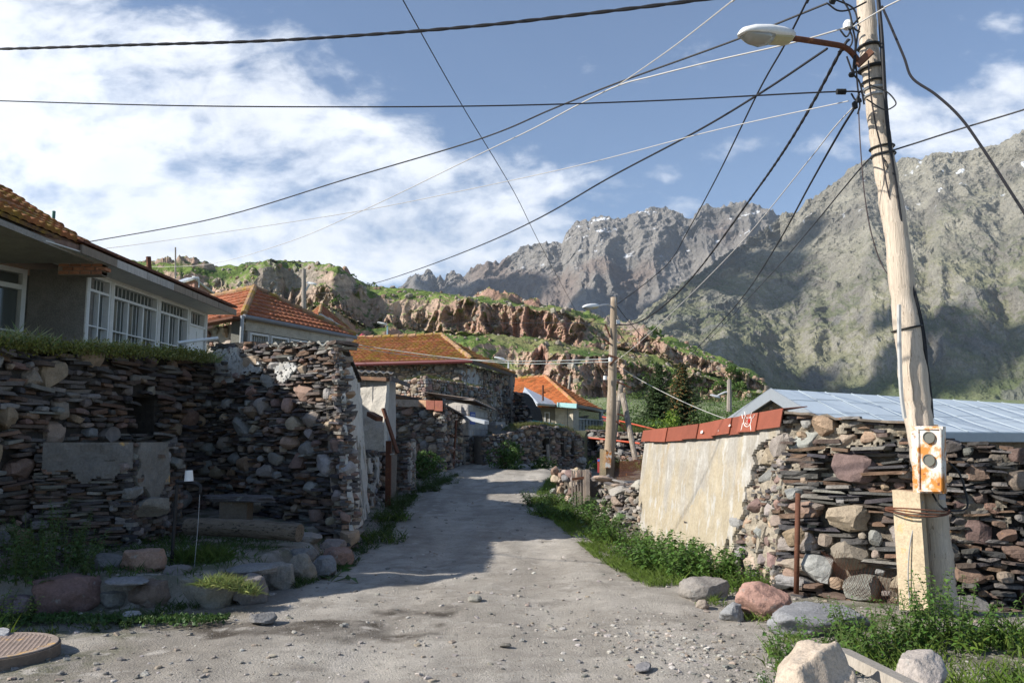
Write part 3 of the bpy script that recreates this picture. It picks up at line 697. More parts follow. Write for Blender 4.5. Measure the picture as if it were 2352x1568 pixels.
n_a = nz_(5.5, 10, .58, 3.1); n_b = nz_(16, 8, .6, 8.2)
f = mth('ADD', den, mth('ADD', mth('MULTIPLY', mth('SUBTRACT', n_a, .5), 2.6), mth('MULTIPLY', mth('SUBTRACT', n_b, .5), 1.1)))
mr = N_.new('ShaderNodeMapRange'); mr.interpolation_type = 'SMOOTHSTEP'; mr.inputs['From Min'].default_value = .35; mr.inputs['From Max'].default_value = 1.15; Lk.new(f, mr.inputs['Value'])
shade = mth('ADD', mth('MULTIPLY', nz_(4, 8, .6, 17.5), .55), .70)
cc = N_.new('ShaderNodeVectorMath'); cc.operation = 'SCALE'; cc.inputs[0].default_value = (7.4, 7.7, 8.2); Lk.new(shade, cc.inputs['Scale'])
mx = N_.new('ShaderNodeMix'); mx.data_type = 'RGBA'; Lk.new(mth('MULTIPLY', mr.outputs[0], .96), mx.inputs[0]); Lk.new(sky.outputs[0], mx.inputs[6]); Lk.new(cc.outputs[0], mx.inputs[7])
Lk.new(mx.outputs[2], bg.inputs['Color'])
sl = bpy.data.lights.new('sun', 'SUN'); sl.energy = 4.4; sl.angle = R(.53); sl.color = (1, .95, .87)
so = bpy.data.objects.new('sun', sl); COL.objects.link(so); so.rotation_euler = Vector(SUN).to_track_quat('Z', 'Y').to_euler(); so.location = (-20, 5, 30)
cam = bpy.data.cameras.new('camera'); co = bpy.data.objects.new('camera', cam); COL.objects.link(co); scene.camera = co
cam.sensor_width = 36; cam.lens = 36 * F / 2352; cam.clip_end = 20000; cam.clip_start = .05
co.location = (0, 0, H); co.rotation_euler = (R(90) + TH, 0, 0)
vs = scene.view_settings; vs.view_transform = 'Standard'; vs.look = 'None'; vs.exposure = .84; vs.gamma = 1
scene.cycles.use_denoising = True; scene.cycles.max_bounces = 6; scene.cycles.diffuse_bounces = 3; scene.cycles.transparent_max_bounces = 8

M['shade_cloud'] = mat('shade_cloud', (.85, .86, .88), 1, 0, bump=0)
for (tgt, rh, rv) in ((W(1060, 700, 3250), 260, 330), (W(1380, 735, 2750), 300, 400), (W(1590, 690, 2000), 225, 320), (W(1850, 560, 2150), 60, 90), (W(1930, 850, 1350), 120, 300)):  # unseen blobs added out of frame to throw cloud shadows on the mountains
    c_ = tgt + SUN * 4800; h_ = np.cross(SUN, [0, 0, 1]); h_ /= np.linalg.norm(h_); v_ = np.cross(h_, SUN); mb = MB()
    n = 16; a_ = rng.uniform(0, 6.28, n); q_ = np.sqrt(rng.uniform(0, .75, n)); Cc = c_ + (np.cos(a_) * q_ * rh)[:, None] * h_ + (np.sin(a_) * q_ * rv)[:, None] * v_
    Sz = rng.uniform(.22, .42, n)[:, None] * np.array([[rv, rh * 1.1, rv * .6]]); rocks(mb, Cc, Sz, np.tile(np.eye(3), (n, 1, 1)), np.ones((n, 3)) * .8, T_MID, cuts=0, rnd=1, noise=.25)
    tag(mb.build('shade_cloud', M['shade_cloud'], smooth=True), kind='structure')

haze = bpy.data.materials.new('haze'); haze.use_nodes = True; hn = haze.node_tree; hn.nodes.remove(hn.nodes['Principled BSDF'])
pv_ = hn.nodes.new('ShaderNodeVolumePrincipled'); pv_.inputs['Density'].default_value = .00006; pv_.inputs['Color'].default_value = (.72, .82, .95, 1); pv_.inputs['Anisotropy'].default_value = .2
hn.links.new(pv_.outputs[0], hn.nodes['Material Output'].inputs['Volume'])
mb = MB(); box(mb, (-6200, -400, -120), (6200, 6200, 1700)); tag(mb.build('haze', haze), 'thin blue haze filling the valley air', 'haze', kind='stuff')
# ================================================================== the village
def grp(name, label, cat, loc, group=None): return thing(name, label, cat, loc, group)
def S1(p, k): p = np.array(p, float); return np.array([p[0] * k, p[1] * k, H + (p[2] - H) * k])
def part(name, parent, mats, fn, label=None, smooth=False):
    mb = MB(); fn(mb); o = mb.build(name, mats, parent, smooth)
    if label: o['label'] = label
    return o
def sub(name, pobj, mats, fn, label=None, smooth=False):      # sub-part under a mesh part (which sits at its thing's origin)
    PW[pobj.name] = PW[pobj.parent.name]
    return part(name, pobj, mats, fn, label, smooth)
def fbox(mb, f, u0, u1, z0, z1, o0, o1, col=(.5, .5, .5), mi=0):
    P = [f.P(np.array(u), np.array(z), o) for z in (z0, z1) for (u, o) in ((u0, o0), (u1, o0), (u1, o1), (u0, o1))]
    hexa(mb, np.array(P[:4]), np.array(P[4:]), col, mi)
def window(parent, f, u0, u1, z0, z1, nx=2, ny=1, off=0., fw=.05, bars=0, transom=None, m=None, label=None, glass=None, dk=.1):
    def fr(mb):
        for a, b in ((u0, u0 + fw), (u1 - fw, u1)): fbox(mb, f, a, b, z0, z1, off - dk, off + .02)
        for a, b in ((z0, z0 + fw), (z1 - fw, z1)): fbox(mb, f, u0 + fw, u1 - fw, a, b, off - dk, off + .017)
        zt_ = z1
        if transom: fbox(mb, f, u0 + fw, u1 - fw, transom - fw / 2, transom + fw / 2, off - dk, off + .014); zt_ = transom
        for i in range(1, nx):
            u = u0 + (u1 - u0) * i / nx; fbox(mb, f, u - fw * .4, u + fw * .4, z0 + fw, zt_ - fw / 2, off - dk + .01, off + .01)
        for j in range(1, ny + 1 if transom else ny):
            z = z0 + (zt_ - z0) * j / (ny + (1 if transom else 0)); fbox(mb, f, u0 + fw, u1 - fw, z - .012, z + .012, off - dk + .02, off + .004)
        if bars:
            for i in range(1, bars):
                u = u0 + (u1 - u0) * i / bars; fbox(mb, f, u - .005, u + .005, z0 + fw, z1 - fw, off - dk + .03, off - dk + .042, (.5, .5, .5))
    w = part('window', parent, m or M['white'], fr, label)
    sub('pane', w, glass or M['glass'], lambda mb: fbox(mb, f, u0 + fw * .5, u1 - fw * .5, z0 + fw * .5, z1 - fw * .5, off - dk - .03, off - dk + .004))
    return w
def corner_fill(mb, f, g, a, b_, col, off=-.12):
    """solid masonry behind an outside corner of two battered faces"""
    B_ = []
    for z in (min(float(f.zb(f.L)), float(g.zb(0.))), min(float(f.zt(f.L)), float(g.zt(0.))) - .05):
        p = f.P(np.array(f.L - a), np.array(z), off); r_ = g.P(np.array(b_), np.array(z), off); q = (f.P(np.array(f.L), np.array(z), 0) + g.P(np.array(0.), np.array(z), 0)) / 2; m_ = (f.n + g.n); m_ /= np.linalg.norm(m_); q = q + np.append(m_, 0) * off * 1.8
        i_ = (p + r_) / 2 - np.append(m_, 0) * .35; B_.append(np.array([p, q, r_, i_]))
    hexa(mb, B_[0], B_[1], col)
# ------------------------------------------------------------------ left: terrace wall with grass on top
tw = grp('terrace_wall', 'dark dry-stone retaining wall on the left with a grassy top and a black niche', 'wall', (-5.8, 11, 0))
T0 = Face((-6.95, 6.5), (-6.1, 9.6), -.1, [2.55, 2.8], .04); T1 = Face((-6.1, 9.6), (-5.3, 15.1), -.1, [2.8, 2.72, 2.95, 2.98, 3.1, 3.12], .04)
nich = [(3.05, 3.75, 1.75, 2.32)]
def _(mb):
    zz = lambda u, z: 1.0 if u < 2.2 or z < 1 else .35
    stones(mb, T1, big=((2.4, .11, .2), (4, .05, .1)), sl=(.028, .08, .18, .75), hole=nich, prot=.05, tilt=.07, zone=zz, spal=SLATE * .85, pal=ROUND * .75)
    stones(mb, T0, big=((3, .1, .18),), sl=(.03, .07, .2, .6), prot=.05)
part('stone_facing', tw, M['stone'], _)
part('wall_core', tw, M['mortar'], lambda mb: (backing(mb, T1, .6, -.12, nich), backing(mb, T0, .6, -.12)))
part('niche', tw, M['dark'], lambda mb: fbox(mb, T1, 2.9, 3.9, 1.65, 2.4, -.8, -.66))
mb = MB(); xs = np.linspace(-16, -4.6, 60); ys = np.linspace(6.6, 24, 80); XX, YY = np.meshgrid(xs, ys, indexing='ij')
lim = np.interp(YY, [6.6, 9.6, 15, 24], [-7.2, -6.35, -5.6, -5.0]); XX = lim - (XX.max() - XX) / (XX.max() - XX.min()) * 10
ZZ = np.interp(YY, [6.6, 9.2, 14, 20], [2.5, 2.76, 2.98, 3.1]) + .05 * perlin(np.stack([XX * 1.5, YY * 1.5, XX * 0], -1)) + .03
I = np.arange(XX.size).reshape(XX.shape)
mb.add(np.stack([XX, YY, ZZ], -1).reshape(-1, 3), np.stack([I[:-1, :-1], I[1:, :-1], I[1:, 1:], I[:-1, 1:]], -1).reshape(-1, 4), (.09, .1, .045))
tag(mb.build('terrace', M['mortar'], smooth=True), kind='structure')
mb = MB(); n = 11000; t = rng.uniform(0, 1, n) ** 1.0; yy_ = 9.5 + 5.2 * t; xx_ = np.interp(yy_, [9.6, 14], [-6.2, -5.3]) - rng.uniform(-.12, 1.2, n) ** 1.0
zz_ = np.interp(yy_, [9.2, 14, 20], [2.76, 2.98, 3.1]); dens = perlin(np.stack([xx_, yy_, xx_ * 0], -1) * 1.3) 
k = dens + .5 * perlin(np.stack([xx_, yy_, xx_ * 0], -1) * 5) > -.15
Pg = np.stack([xx_, yy_, zz_], -1)[k]; hv = np.clip(.75 + 1.1 * perlin(Pg * np.array([1.1, 1.1, 0]) + 7), .3, 1.5)
for q_, cc_ in ((0, (.33, .37, .17)), (1, (.4, .38, .2)), (2, (.22, .3, .1))):
    for h0 in (.3, .7, 1.1):
        s_ = (hv >= h0) & (hv < h0 + .4) & (np.arange(len(Pg)) % 3 == q_); grassy(mb, Pg[s_], .24 * (h0 + .2), cc_, .005, .45)
n = 5000; yy_ = rng.uniform(9.4, 14.2, n); xx_ = np.interp(yy_, [9.6, 14], [-6.05, -5.18]) + rng.normal(-.08, .07, n); zz_ = np.interp(yy_, [9.6, 14], [2.78, 3.08])
P_ = np.stack([xx_, yy_, zz_ + rng.normal(-.0, .05, n)], -1); leaves(mb, P_, unit(n) + [0, 0, .5], unit(n), .035, .03, gcol(n, (.17, .18, .04)))
tag(mb.build('grass', M['leaf']), 'tall soft grass growing on top of the left stone wall', 'grass', kind='stuff')
# ------------------------------------------------------------------ stone hearth block
hb = grp('stone_block', 'low masonry block with a cement-smeared front built against the left wall', 'stone block', (-5.2, 11, .25))
B0 = Face((-5.95, 10.4), (-4.85, 10.75), .1, [1.62, 1.6], .02); B1 = Face((-4.85, 10.75), (-4.75, 12.2), .1, [1.6, 1.62], .03); join(B0, B1)
def _(mb):
    stones(mb, B0, big=((3, .05, .09),), sl=(.02, .045, .15, .5), prot=.02); stones(mb, B1, big=((5, .06, .12),), sl=(.03, .06, .1, .3), prot=.03)
    S_ = np.array([[.24, .16, .15]]); rocks(mb, [[-4.72, 11.0, .78]], S_, rotm(np.zeros(1), np.zeros(1), np.full(1, .7)), np.array([[.2, .18, .15]]), T_MID, rnd=.3)
part('stone_facing', hb, M['stone'], _); part('wall_core', hb, M['mortar'], lambda mb: hexa(mb, np.array([(-5.9, 10.5, .1), (-4.95, 10.85, .1), (-4.85, 12.2, .1), (-5.7, 12.2, .1)]), np.array([(-5.9, 10.5, 1.58), (-4.95, 10.85, 1.57), (-4.85, 12.2, 1.58), (-5.7, 12.2, 1.58)]), (.06, .055, .05)))
def _(mb):
    e = lambda u: 1.2 + .07 * np.sin(u * 7) + .05 * np.sin(u * 19)
    sheet(mb, B0, lambda u, z: (z > e(u)) & (z < 1.63) & (u > .1), .045, .03, .08, .03, 3, (.17, .16, .145))
    sheet(mb, B1, lambda u, z: (z < 1.62) & (z > .95 + .1 * np.sin(u * 9)) & (u > .08 + .04 * np.sin(z * 20)) & (u < .9), .045, .03, .06, .03, 3, (.19, .18, .16))
part('cement_patch', hb, M['conc'], _)
rk = lambda mb, c, s, rz, col, tpl=T_MID, **k: rocks(mb, [c], [s], rotm(np.array([k.pop('rx', 0.)]), np.array([k.pop('ry', 0.)]), np.array([rz], float)), [col], tpl, **k)
# ------------------------------------------------------------------ the slate shed at the corner
sh_ = grp('stone_shed', 'shed of stacked dark slates and round stones with flaking white plaster', 'shed', (-3.6, 14, .2))
F0 = Face((-5.62, 15.05), (-2.36, 12.4), .0, [3.36, 3.3, 3.2, 3.1], .04); F1 = Face((-2.36, 12.4), (-2.83, 16.6), 0, [3.08, 2.95, 2.74], .1); join(F0, F1)
def _(mb):
    zz = lambda u, z: 1.2 if (1.2 < z < 2.45 and u > .8) else .45
    stones(mb, F0, big=((4.2, .1, .17), (9, .05, .09)), sl=(.022, .055, .14, .5), prot=.045, zone=zz, tilt=.07, spal=SLATE * 1.1, pal=ROUND * 1.1)
    stones(mb, F1, big=((3, .07, .12),), sl=(.03, .06, .12, .35), prot=.008, spal=SLATE * 1.6, depth=.1, tilt=.02)
    # quoins at the street corner
    zc = .15
    while zc < 2.95:
        t = random.uniform(.05, .16); big_ = t > .1
        p = F0.P(np.array(F0.L - .25), np.array(zc + t / 2), -.17)
        rocks(mb, [p], [[.24 if big_ else .26, .2, t * .52]], F0.frame(1), pick(ROUND if big_ else SLATE, 1), T_MID if big_ else T_SL, rnd=.4, flat=not big_, cuts=6, noise=.08); zc += t
    n = 46; u = rng.uniform(0, F0.L, n); rocks(mb, F0.P(u, F0.zt(u) + rng.uniform(-.03, .04, n), -.12), np.stack([rng.uniform(.12, .26, n), rng.uniform(.1, .25, n), rng.uniform(.012, .03, n)], 1), F0.frame(n, .08), pick(SLATE, n), T_SL, rnd=.15, flat=True, cuts=5)
part('stone_facing', sh_, M['stone'], _)
part('wall_core', sh_, M['mortar'], lambda mb: (backing(mb, F0, .4, -.13, col=(.08, .07, .06), trim=.5), backing(mb, F1, .22, -.05, col=(.24, .2, .16), u_0=.3), corner_fill(mb, F0, F1, .45, .35, (.09, .08, .065)), hexa(mb, np.array([(-5.6, 15.3, 0), (-2.85, 13.1, 0), (-3.2, 16.5, 0), (-5.6, 16.5, 0)]), np.array([(-5.6, 15.6, 2.95), (-3.1, 13.4, 2.85), (-3.3, 16.5, 2.6), (-5.6, 16.5, 2.7)]), (.06, .055, .05))))
def _(mb):   # remnants of lime plaster: islands on the front, sheets on the street side
    n = 30; c = []
    def m0(u, z):
        P = F0.P(u, z, 0); q = fbm(P * 4.2, 3)
        w = 1.25 * np.exp(-((u - .6) / .6) ** 2 - ((z - 3.02) / .36) ** 2) + .9 * np.exp(-((u - 2.7) / .4) ** 2 - ((z - 2.75) / .28) ** 2) + .8 * np.exp(-((u - 1.6) / .7) ** 2 - ((z - 2.9) / .16) ** 2)
        vor = perlin(P * 9 + 3)
        return (w + q * .35 > .62) & (np.abs(vor) > .05) & (z < F0.zt(u) - .03)
    sheet(mb, F0, m0, .05, .025, .06, .02, 5, (.5, .49, .46))
    def m1(u, z):
        P = F1.P(u, z, 0); q = fbm(P * np.array([2, 2, 1.1]) + 9, 4)
        w = np.where(z > 1.7, .6, .22) + .35 * np.exp(-((u - 1.5) / 1.2) ** 2 - ((z - 2.2) / .5) ** 2) + np.where((u > .15) & (u < 1.0) & (z > 1), .1, 0)
        return (w + q * .75 + .35 * perlin(P * np.array([5, 5, .9])) > .16) & (z < F1.zt(u) - .04) & (u > .06 + .05 * np.sin(z * 13)) & (z > .25)
    sheet(mb, F1, m1, .055, .04, .06, .03, 3, (.5, .47, .42))
part('plaster_remnant', sh_, M['plaster'], _)
def _(mb):
    a = F0.P(np.array(1.9), np.array(3.24), -.02); b = F0.P(np.array(F0.L - .02), np.array(3.12), -.02)
    tile_plane(mb, [a, b, b + [-1.1, 3.6, .0], a + [-1.1, 3.6, .0]], .235, 3.9, .07, 0, nu=10, corr=True, lift=.015, col=(.3, .29, .26), sag=.0)
    a = F1.P(np.array(.3), np.array(3.1), .12); b = F1.P(np.array(F1.L), np.array(2.8), .1)
    hexa(mb, np.array([a, b, b + [-.6, .2, .05], a + [-.6, .2, .05]]), np.array([a, b, b + [-.6, .2, .05], a + [-.6, .2, .05]]) + [0, 0, .03], (.06, .05, .045))
part('roof', sh_, M['conc'], _)
# white pipe lying on the wall top
mb = MB(); tube(mb, [W(408, 787, 14.6), W(500, 776, 15.2)], .028, 8, (.75, .74, .7)); tag(mb.build('pipe', M['paint']), 'short white pipe lying on the grassy wall top beside the shed', 'pipe')
# ------------------------------------------------------------------ bench, log, tap with cup
b = grp('stone_bench', 'bench of one thin dark slate slab on a block in front of the slate shed', 'bench', (-3.9, 12.4, .3))
part('seat', b, M['rock'], lambda mb: (rk(mb, (-4.0, 12.35, .8), (.78, .3, .04), -.25, (.12, .11, .11), T_MID, flat=True, rnd=.2, cuts=7, noise=.05)))
part('leg', b, M['conc'], lambda mb: box(mb, (-4.25, 12.2, .25), (-3.85, 12.5, .76), (.16, .13, .1)))
l = grp('log', 'split grey log lying on its side before the slate bench', 'log', (-3.3, 11.1, .3))
def _(mb):
    P = spline([(-4.35, 11.3, .5), (-3.5, 11.05, .5), (-2.72, 10.8, .47)], 10); tube(mb, P, [.115, .12, .118, .115, .115, .118, .115, .112, .112, .11], 14, (.17, .135, .1), wob=.03)
part('trunk', l, M['woodh'], _)
t = grp('water_tap', 'bent black standpipe of the water tap beside the masonry block', 'tap', (-3.75, 9.5, .25))
part('pipe', t, M['black'], lambda mb: tube(mb, spline([(-3.82, 9.5, .2), (-3.8, 9.5, 1.12), (-3.78, 9.48, 1.17), (-3.6, 9.42, 1.17), (-3.5, 9.4, 1.14), (-3.5, 9.4, 1.05)], 24), .02, 8, (.04, .03, .03)), smooth=True)
part('water_jet', t, M['paint'], lambda mb: tube(mb, spline([(-3.5, 9.4, 1.05), (-3.505, 9.4, .7), (-3.52, 9.38, .2)], 8), .0035, 5, (.3, .31, .32)))
mb = MB(); tube(mb, [(-3.64, 9.43, 1.19), (-3.645, 9.43, 1.31)], [.05, .04], 14, (.8, .8, .8)); tag(mb.build('cup', M['white'], smooth=False), 'white plastic cup upside down on the black water tap', 'cup')
# ------------------------------------------------------------------ boulders (each one a thing)
def boulder(c, s, rz, col, label, group=None, tpl=T_BIG, name='boulder', cat='boulder', sink=.25, **k):
    z = gh(c[0], c[1]) + s[2] * (1 - 2 * sink) if len(c) == 2 else c[2]
    mb = MB(); rk(mb, (c[0], c[1], z), s, rz, col, tpl, **k); return tag(mb.build(name, M['rock'], smooth=tpl is T_BIG), label, cat, group)
def gpx(px, py, z=0.0): p = G(px, py, z); return (p[0], p[1])
KG = 'boulders edging the raised ground on the left'
for (px, pb, z_, s, rz, col, lab) in [
    (130, 1408, 0, (.33, .24, .2), .3, (.19, .12, .105), 'big dark pink boulder beside the round iron cover, dappled by sun'),
    (470, 1394, 0, (.33, .24, .18), -.1, (.24, .22, .18), 'broad flat-topped grey boulder under the tuft of sunlit grass'),
    (330, 1396, 0, (.21, .18, .16), .6, (.19, .14, .11), 'reddish boulder between the two large kerb boulders'),
    (250, 1398, 0, (.14, .13, .1), 1.1, (.17, .16, .14), 'small grey boulder right of the dark pink boulder'),
    (318, 1318, .25, (.22, .17, .16), .2, (.3, .2, .15), 'pointed pinkish boulder in front of the masonry block'),
    (230, 1320, .22, (.2, .14, .13), -.5, (.17, .16, .15), 'slanted grey boulder left of the pointed pinkish one'),
    (95, 1320, .2, (.24, .2, .17), .4, (.18, .15, .14), 'dark grey boulder among the nettles by the left wall'),
    (15, 1330, .2, (.2, .2, .16), .8, (.2, .17, .15), 'grey boulder at the left edge among the nettles'),
    (10, 1420, 0, (.18, .16, .12), .4, (.18, .14, .14), 'small dark boulder at the left edge behind the iron cover'),
    (633, 1352, 0, (.17, .16, .17), .2, (.26, .24, .21), 'upright grey boulder right of the tuft of sunlit grass'),
    (688, 1335, 0, (.14, .17, .18), .9, (.28, .24, .19), 'brown-grey boulder at the end of the log'),
    (736, 1325, 0, (.15, .16, .15), .5, (.21, .21, .21), 'round blue-grey boulder beside the lane under the slate shed'),
    (770, 1303, 0, (.21, .2, .15), .1, (.27, .17, .13), 'pink boulder at the foot of the shed corner'),
    (702, 1248, .25, (.2, .16, .09), .1, (.26, .23, .2), 'flat-topped grey boulder between the log and the slate shed'),
    (762, 1262, .2, (.17, .13, .08), .1, (.22, .18, .16), 'flat brown boulder against the foot of the slate shed'),
    (570, 1318, .24, (.26, .2, .05), .1, (.22, .21, .2), 'wet flat slab behind the tuft of sunlit grass'),
    (280, 1345, .24, (.2, .14, .04), .2, (.22, .21, .21), 'thin pale slab lying before the pointed pinkish boulder'),
    (400, 1330, .22, (.14, .12, .08), .2, (.18, .16, .15), 'small dark boulder between the reddish and the broad grey boulder'),
    (690, 1290, .12, (.16, .14, .1), 1.2, (.2, .19, .18), 'low stone wedged under the end of the log'),
    (568, 1388, 0, (.2, .17, .17), 1.7, (.2, .18, .17), 'small boulder at the right end of the broad grey boulder')]:
    c = gpx(px, pb, z_); boulder((c[0], c[1] + s[1] * .7, z_ + s[2] * .66), [v * 1.1 for v in s], rz, col, lab, KG, rnd=.5, dmin=.72, noise=.09, cuts=12)
boulder((-4.25, 6.95), (.28, .17, .055), -.35, (.3, .3, .31), 'layered grey slate slab lying flat behind the round iron cover', tpl=T_BIG, sink=-.0, flat=True, rnd=.15, cuts=6, rx=.12, ry=-.05)
RG = 'boulders along the right verge'
for (c, s, rz, col, lab) in [
    ((1.58, 4.62, .27), (.26, .25, .38), .3, (.5, .41, .32), 'largest pale tan boulder at the bottom right of the lane'),
    ((2.36, 5.0, .3), (.18, .15, .16), .8, (.42, .37, .33), 'angular pale boulder behind the grey plank'),
    ((2.36, 8.05, .13), (.28, .22, .2), -.2, (.4, .24, .19), 'salmon pink boulder at the foot of the rusty post'),
    ((2.66, 7.35, .1), (.52, .28, .17), .12, (.24, .24, .245), 'long blue-grey boulder in front of the rusty post'),
    ((2.04, 9.0, .08), (.28, .22, .17), .05, (.26, .235, .21), 'flat-topped brown-grey boulder at the lane edge below the plaster wall'),
    ((2.4, 4.45, .24), (.16, .16, .12), .05, (.35, .28, .25), 'low pinkish boulder at the bottom edge below the plank'),
    ((2.72, 4.4, .24), (.16, .16, .1), .9, (.38, .33, .29), 'low pale boulder right of the pinkish one at the bottom edge'),
    ((2.05, 7.95, .05), (.12, .12, .1), .4, (.26, .26, .26), 'small grey boulder left of the salmon pink one'),
    ((1.9, 8.5, .02), (.08, .07, .05), .4, (.32, .27, .22), 'fist-sized stone at the lane edge below the flat-topped boulder')]:
    boulder(c, s, rz, col, lab, RG, rnd=.72, dmin=.62, noise=.09, cuts=10)
for i, (px, py, s, col, lab) in enumerate([(1160, 1487, .035, (.2, .18, .15), 'dark stone lying alone in the middle of the lane'), (1478, 1543, .06, (.22, .21, .21), 'flat grey stone near the bottom of the lane, right side'), (1090, 1383, .06, (.24, .23, .2), 'half-buried flat stone in the lane by the shadow edge'), (600, 1436, .1, (.22, .21, .2), 'pale flat stone by the damp patch, lower of two'), (302, 1428, .09, (.34, .33, .32), 'pale flake of slate near the layered slab')]):
    c = gpx(px, py); boulder(c, (s * 1.5, s, s * .6), i * 1.3, col, lab, 'loose stones lying on the lane', T_MID, 'stone', 'stone', .1)
# ------------------------------------------------------------------ manhole cover
mc = grp('manhole_cover', 'round cast iron cover with a lattice of slots, raised above the lane', 'manhole cover', (*gpx(-22, 1512), .0)); cx_, cy_, r_ = *gpx(-22, 1512), .47
zc = gh(cx_, cy_) + .075
def ring(mb, r, z0, z1, col, seg=64):
    tube(mb, [(cx_, cy_, z0), (cx_, cy_, z1)], r, seg, col)
part('frame', mc, M['conc'], lambda mb: ring(mb, r_, zc - .14, zc, (.17, .13, .1)))
def _(mb):
    a = np.linspace(0, 2 * math.pi, 65)[:-1]
    for r0, r1 in ((.40, .455),):
        V = np.concatenate([np.stack([cx_ + r * np.cos(a), cy_ + r * np.sin(a), np.full(64, z)], 1) for r, z in ((r1, zc + .003), (r1 - .004, zc + .012), (r0, zc + .012), (r0, zc + .003))])
        i = np.arange(64); j = (i + 1) % 64; mb.add(V, [np.stack([i + k * 64, j + k * 64, j + k * 64 + 64, i + k * 64 + 64], 1) for k in range(3)], (.3, .24, .2))
    for k in range(-13, 14):
        p = k * .034; h = math.sqrt(max(0, .405 ** 2 - p * p))
        for ang in (.35, .35 + math.pi / 2):
            d = np.array([math.cos(ang), math.sin(ang), 0]); q = np.array([-math.sin(ang), math.cos(ang), 0]); o = np.array([cx_, cy_, zc + .006 + (.0015 if ang > 1 else 0)]) + q * p
            if h > .02: beam(mb, o - d * h, o + d * h, .016 if ang > 1 else .02, .009, (.31, .24, .2))
part('lattice', mc, M['conc'], _)
# ------------------------------------------------------------------ right: plastered shed
rs = grp('plastered_shed', 'low stone shed on the right with a cream plastered side and red metal flashing', 'shed', (3.6, 10.5, 0))
R3 = Face((4.0, 8.32), (7.2, 7.2), -.2, [1.72, 1.6, 1.42, 1.42, 1.4], .07)
R1 = Face((2.15, 14.6), (2.85, 9.3), -.15, [1.74, 1.8, 1.93], .13); R2 = Face((2.85, 9.3), (4.05, 8.3), -.15, [1.93, 1.9, 1.78], .1, bow=.06); join(R1, R2)
def crack(z): return R1.L - .62 - .62 * np.clip((1.6 - z) / 1.6, 0, 1.1) - .035 * np.sin(z * 31) - .04 * np.sin(z * 13 + 1) + .5 * sstep(1.58, 1.72, z)
def _(mb):
    zz = lambda u, z: 1.1 if (z < .85 or z > 1.66) else .13
    stones(mb, R2, big=((9, .11, .17), (16, .06, .1), (20, .03, .055)), sl=(.02, .045, .15, .6), prot=.05, zone=zz, tilt=.06, spal=SLATE * .95, pal=ROUND * .95)
    stones(mb, R1, big=((12, .08, .16), (30, .04, .08)), sl=(.02, .045, .1, .3), prot=.015, pal=ROUND * 1.1, zone=lambda u, z: 1.2 if u > crack(z) - .1 or z < .12 else -1)
    zc = -.1
    while zc < 1.75:
        t = random.choice([random.uniform(.03, .06), random.uniform(.12, .3)]) if zc < .9 or zc > 1.5 else random.uniform(.03, .055); bg_ = t > .1
        for (ff, uu) in ((R2, .12),):
            rocks(mb, [ff.P(np.array(.22), np.array(zc + t / 2), -.14)], [[.26 if bg_ else .27, .22, t * .54]], ff.frame(1), pick(ROUND if bg_ else SLATE, 1), T_MID if bg_ else T_SL, rnd=.45, flat=not bg_, cuts=7, noise=.08, dmin=.65)
        zc += t
part('stone_facing', rs, M['stone'], _)
part('wall_core', rs, M['mortar'], lambda mb: (backing(mb, R1, .5, -.05, col=(.3, .26, .2)), backing(mb, R2, .5, -.12, col=(.17, .145, .115)),
    hexa(mb, np.array([(2.7, 14.4, -.1), (3.3, 9.6, -.1), (4.4, 8.9, -.1), (6.5, 14.4, -.1)]), np.array([(2.8, 14.4, 1.66), (3.4, 9.6, 1.84), (4.4, 8.9, 1.72), (6.5, 14.4, 1.6)]), (.1, .09, .07))))
def _(mb):
    def mm(u, z):
        q = fbm(R2.P(u, z, 0) * 5 + 4, 3)
        return ((z > 1.5 + .12 * q + .05 * u) | (u < .16 + .12 * q)) & (q > -.35) & (z < R2.zt(u) - .03) & (np.abs(perlin(R2.P(u, z, 0) * 11)) > .05)
    sheet(mb, R2, mm, -.015, .03, .1, .05, 5, (.33, .285, .22))
    sheet(mb, R3, lambda u, z: (fbm(R3.P(u, z, 0) * 3 + 4, 3) > .3) & (z > .6) & (z < R3.zt(u) - .05), -.03, .03, .1, .05, 5, (.22, .19, .15))
part('mortar', rs, M['mortar'], _)
part('rubble_edge', rs, M['mortar'], lambda mb: sheet(mb, R1, lambda u, z: (u > crack(z) - .05) & (u < R1.L - .02) & (fbm(R1.P(u, z, 0) * 4, 3) > -.12) & (z < R1.zt(u) - .03), -.0, .03, .1, .05, 5, (.36, .31, .24)))
def _(mb):
    def m(u, z):
        low = .12 + .12 * np.sin(u * 3.1) + .06 * np.sin(u * 11) + .35 * sstep(.35, .1, u) * np.sin(z * 4)
        hole = ((u - 4.05) / .09) ** 2 + ((z - .28 - (u - 4.05)) / .14) ** 2 < 1
        return (z < R1.zt(u) - .02) & (u < crack(z)) & (u > .03 + .25 * (z < .55 + .05 * np.sin(u * 40)) * (z > .05)) & (z > low - .1) & ~hole
    def cf(U, Z):
        P = R1.P(U, Z, 0); k = sstep(.55, .75, .78 + .2 * fbm(np.stack([U * 2.2, U * 0, Z * .6], -1), 4) - Z * .12 + .25 * (Z < .75 + .22 * np.sin(U * 2.3) + .12 * np.sin(U * 7)))[..., None]
        a = np.array([.38, .325, .235]); b_ = np.array([.34, .315, .275])
        st = sstep(.0, .6, perlin(np.stack([U * 14, U * 0, Z * 2.3], -1)) * .6 + .5 * fbm(P * 4, 4))[..., None]
        c = b_ * (1 - k) + a * k; return c * (1 - .3 * st) + np.array([.45, .435, .4]) * .3 * st
    sheet(mb, R1, m, .06, .03, .08, .016, 2.5, colf=cf)
part('plaster', rs, M['plaster'], _)
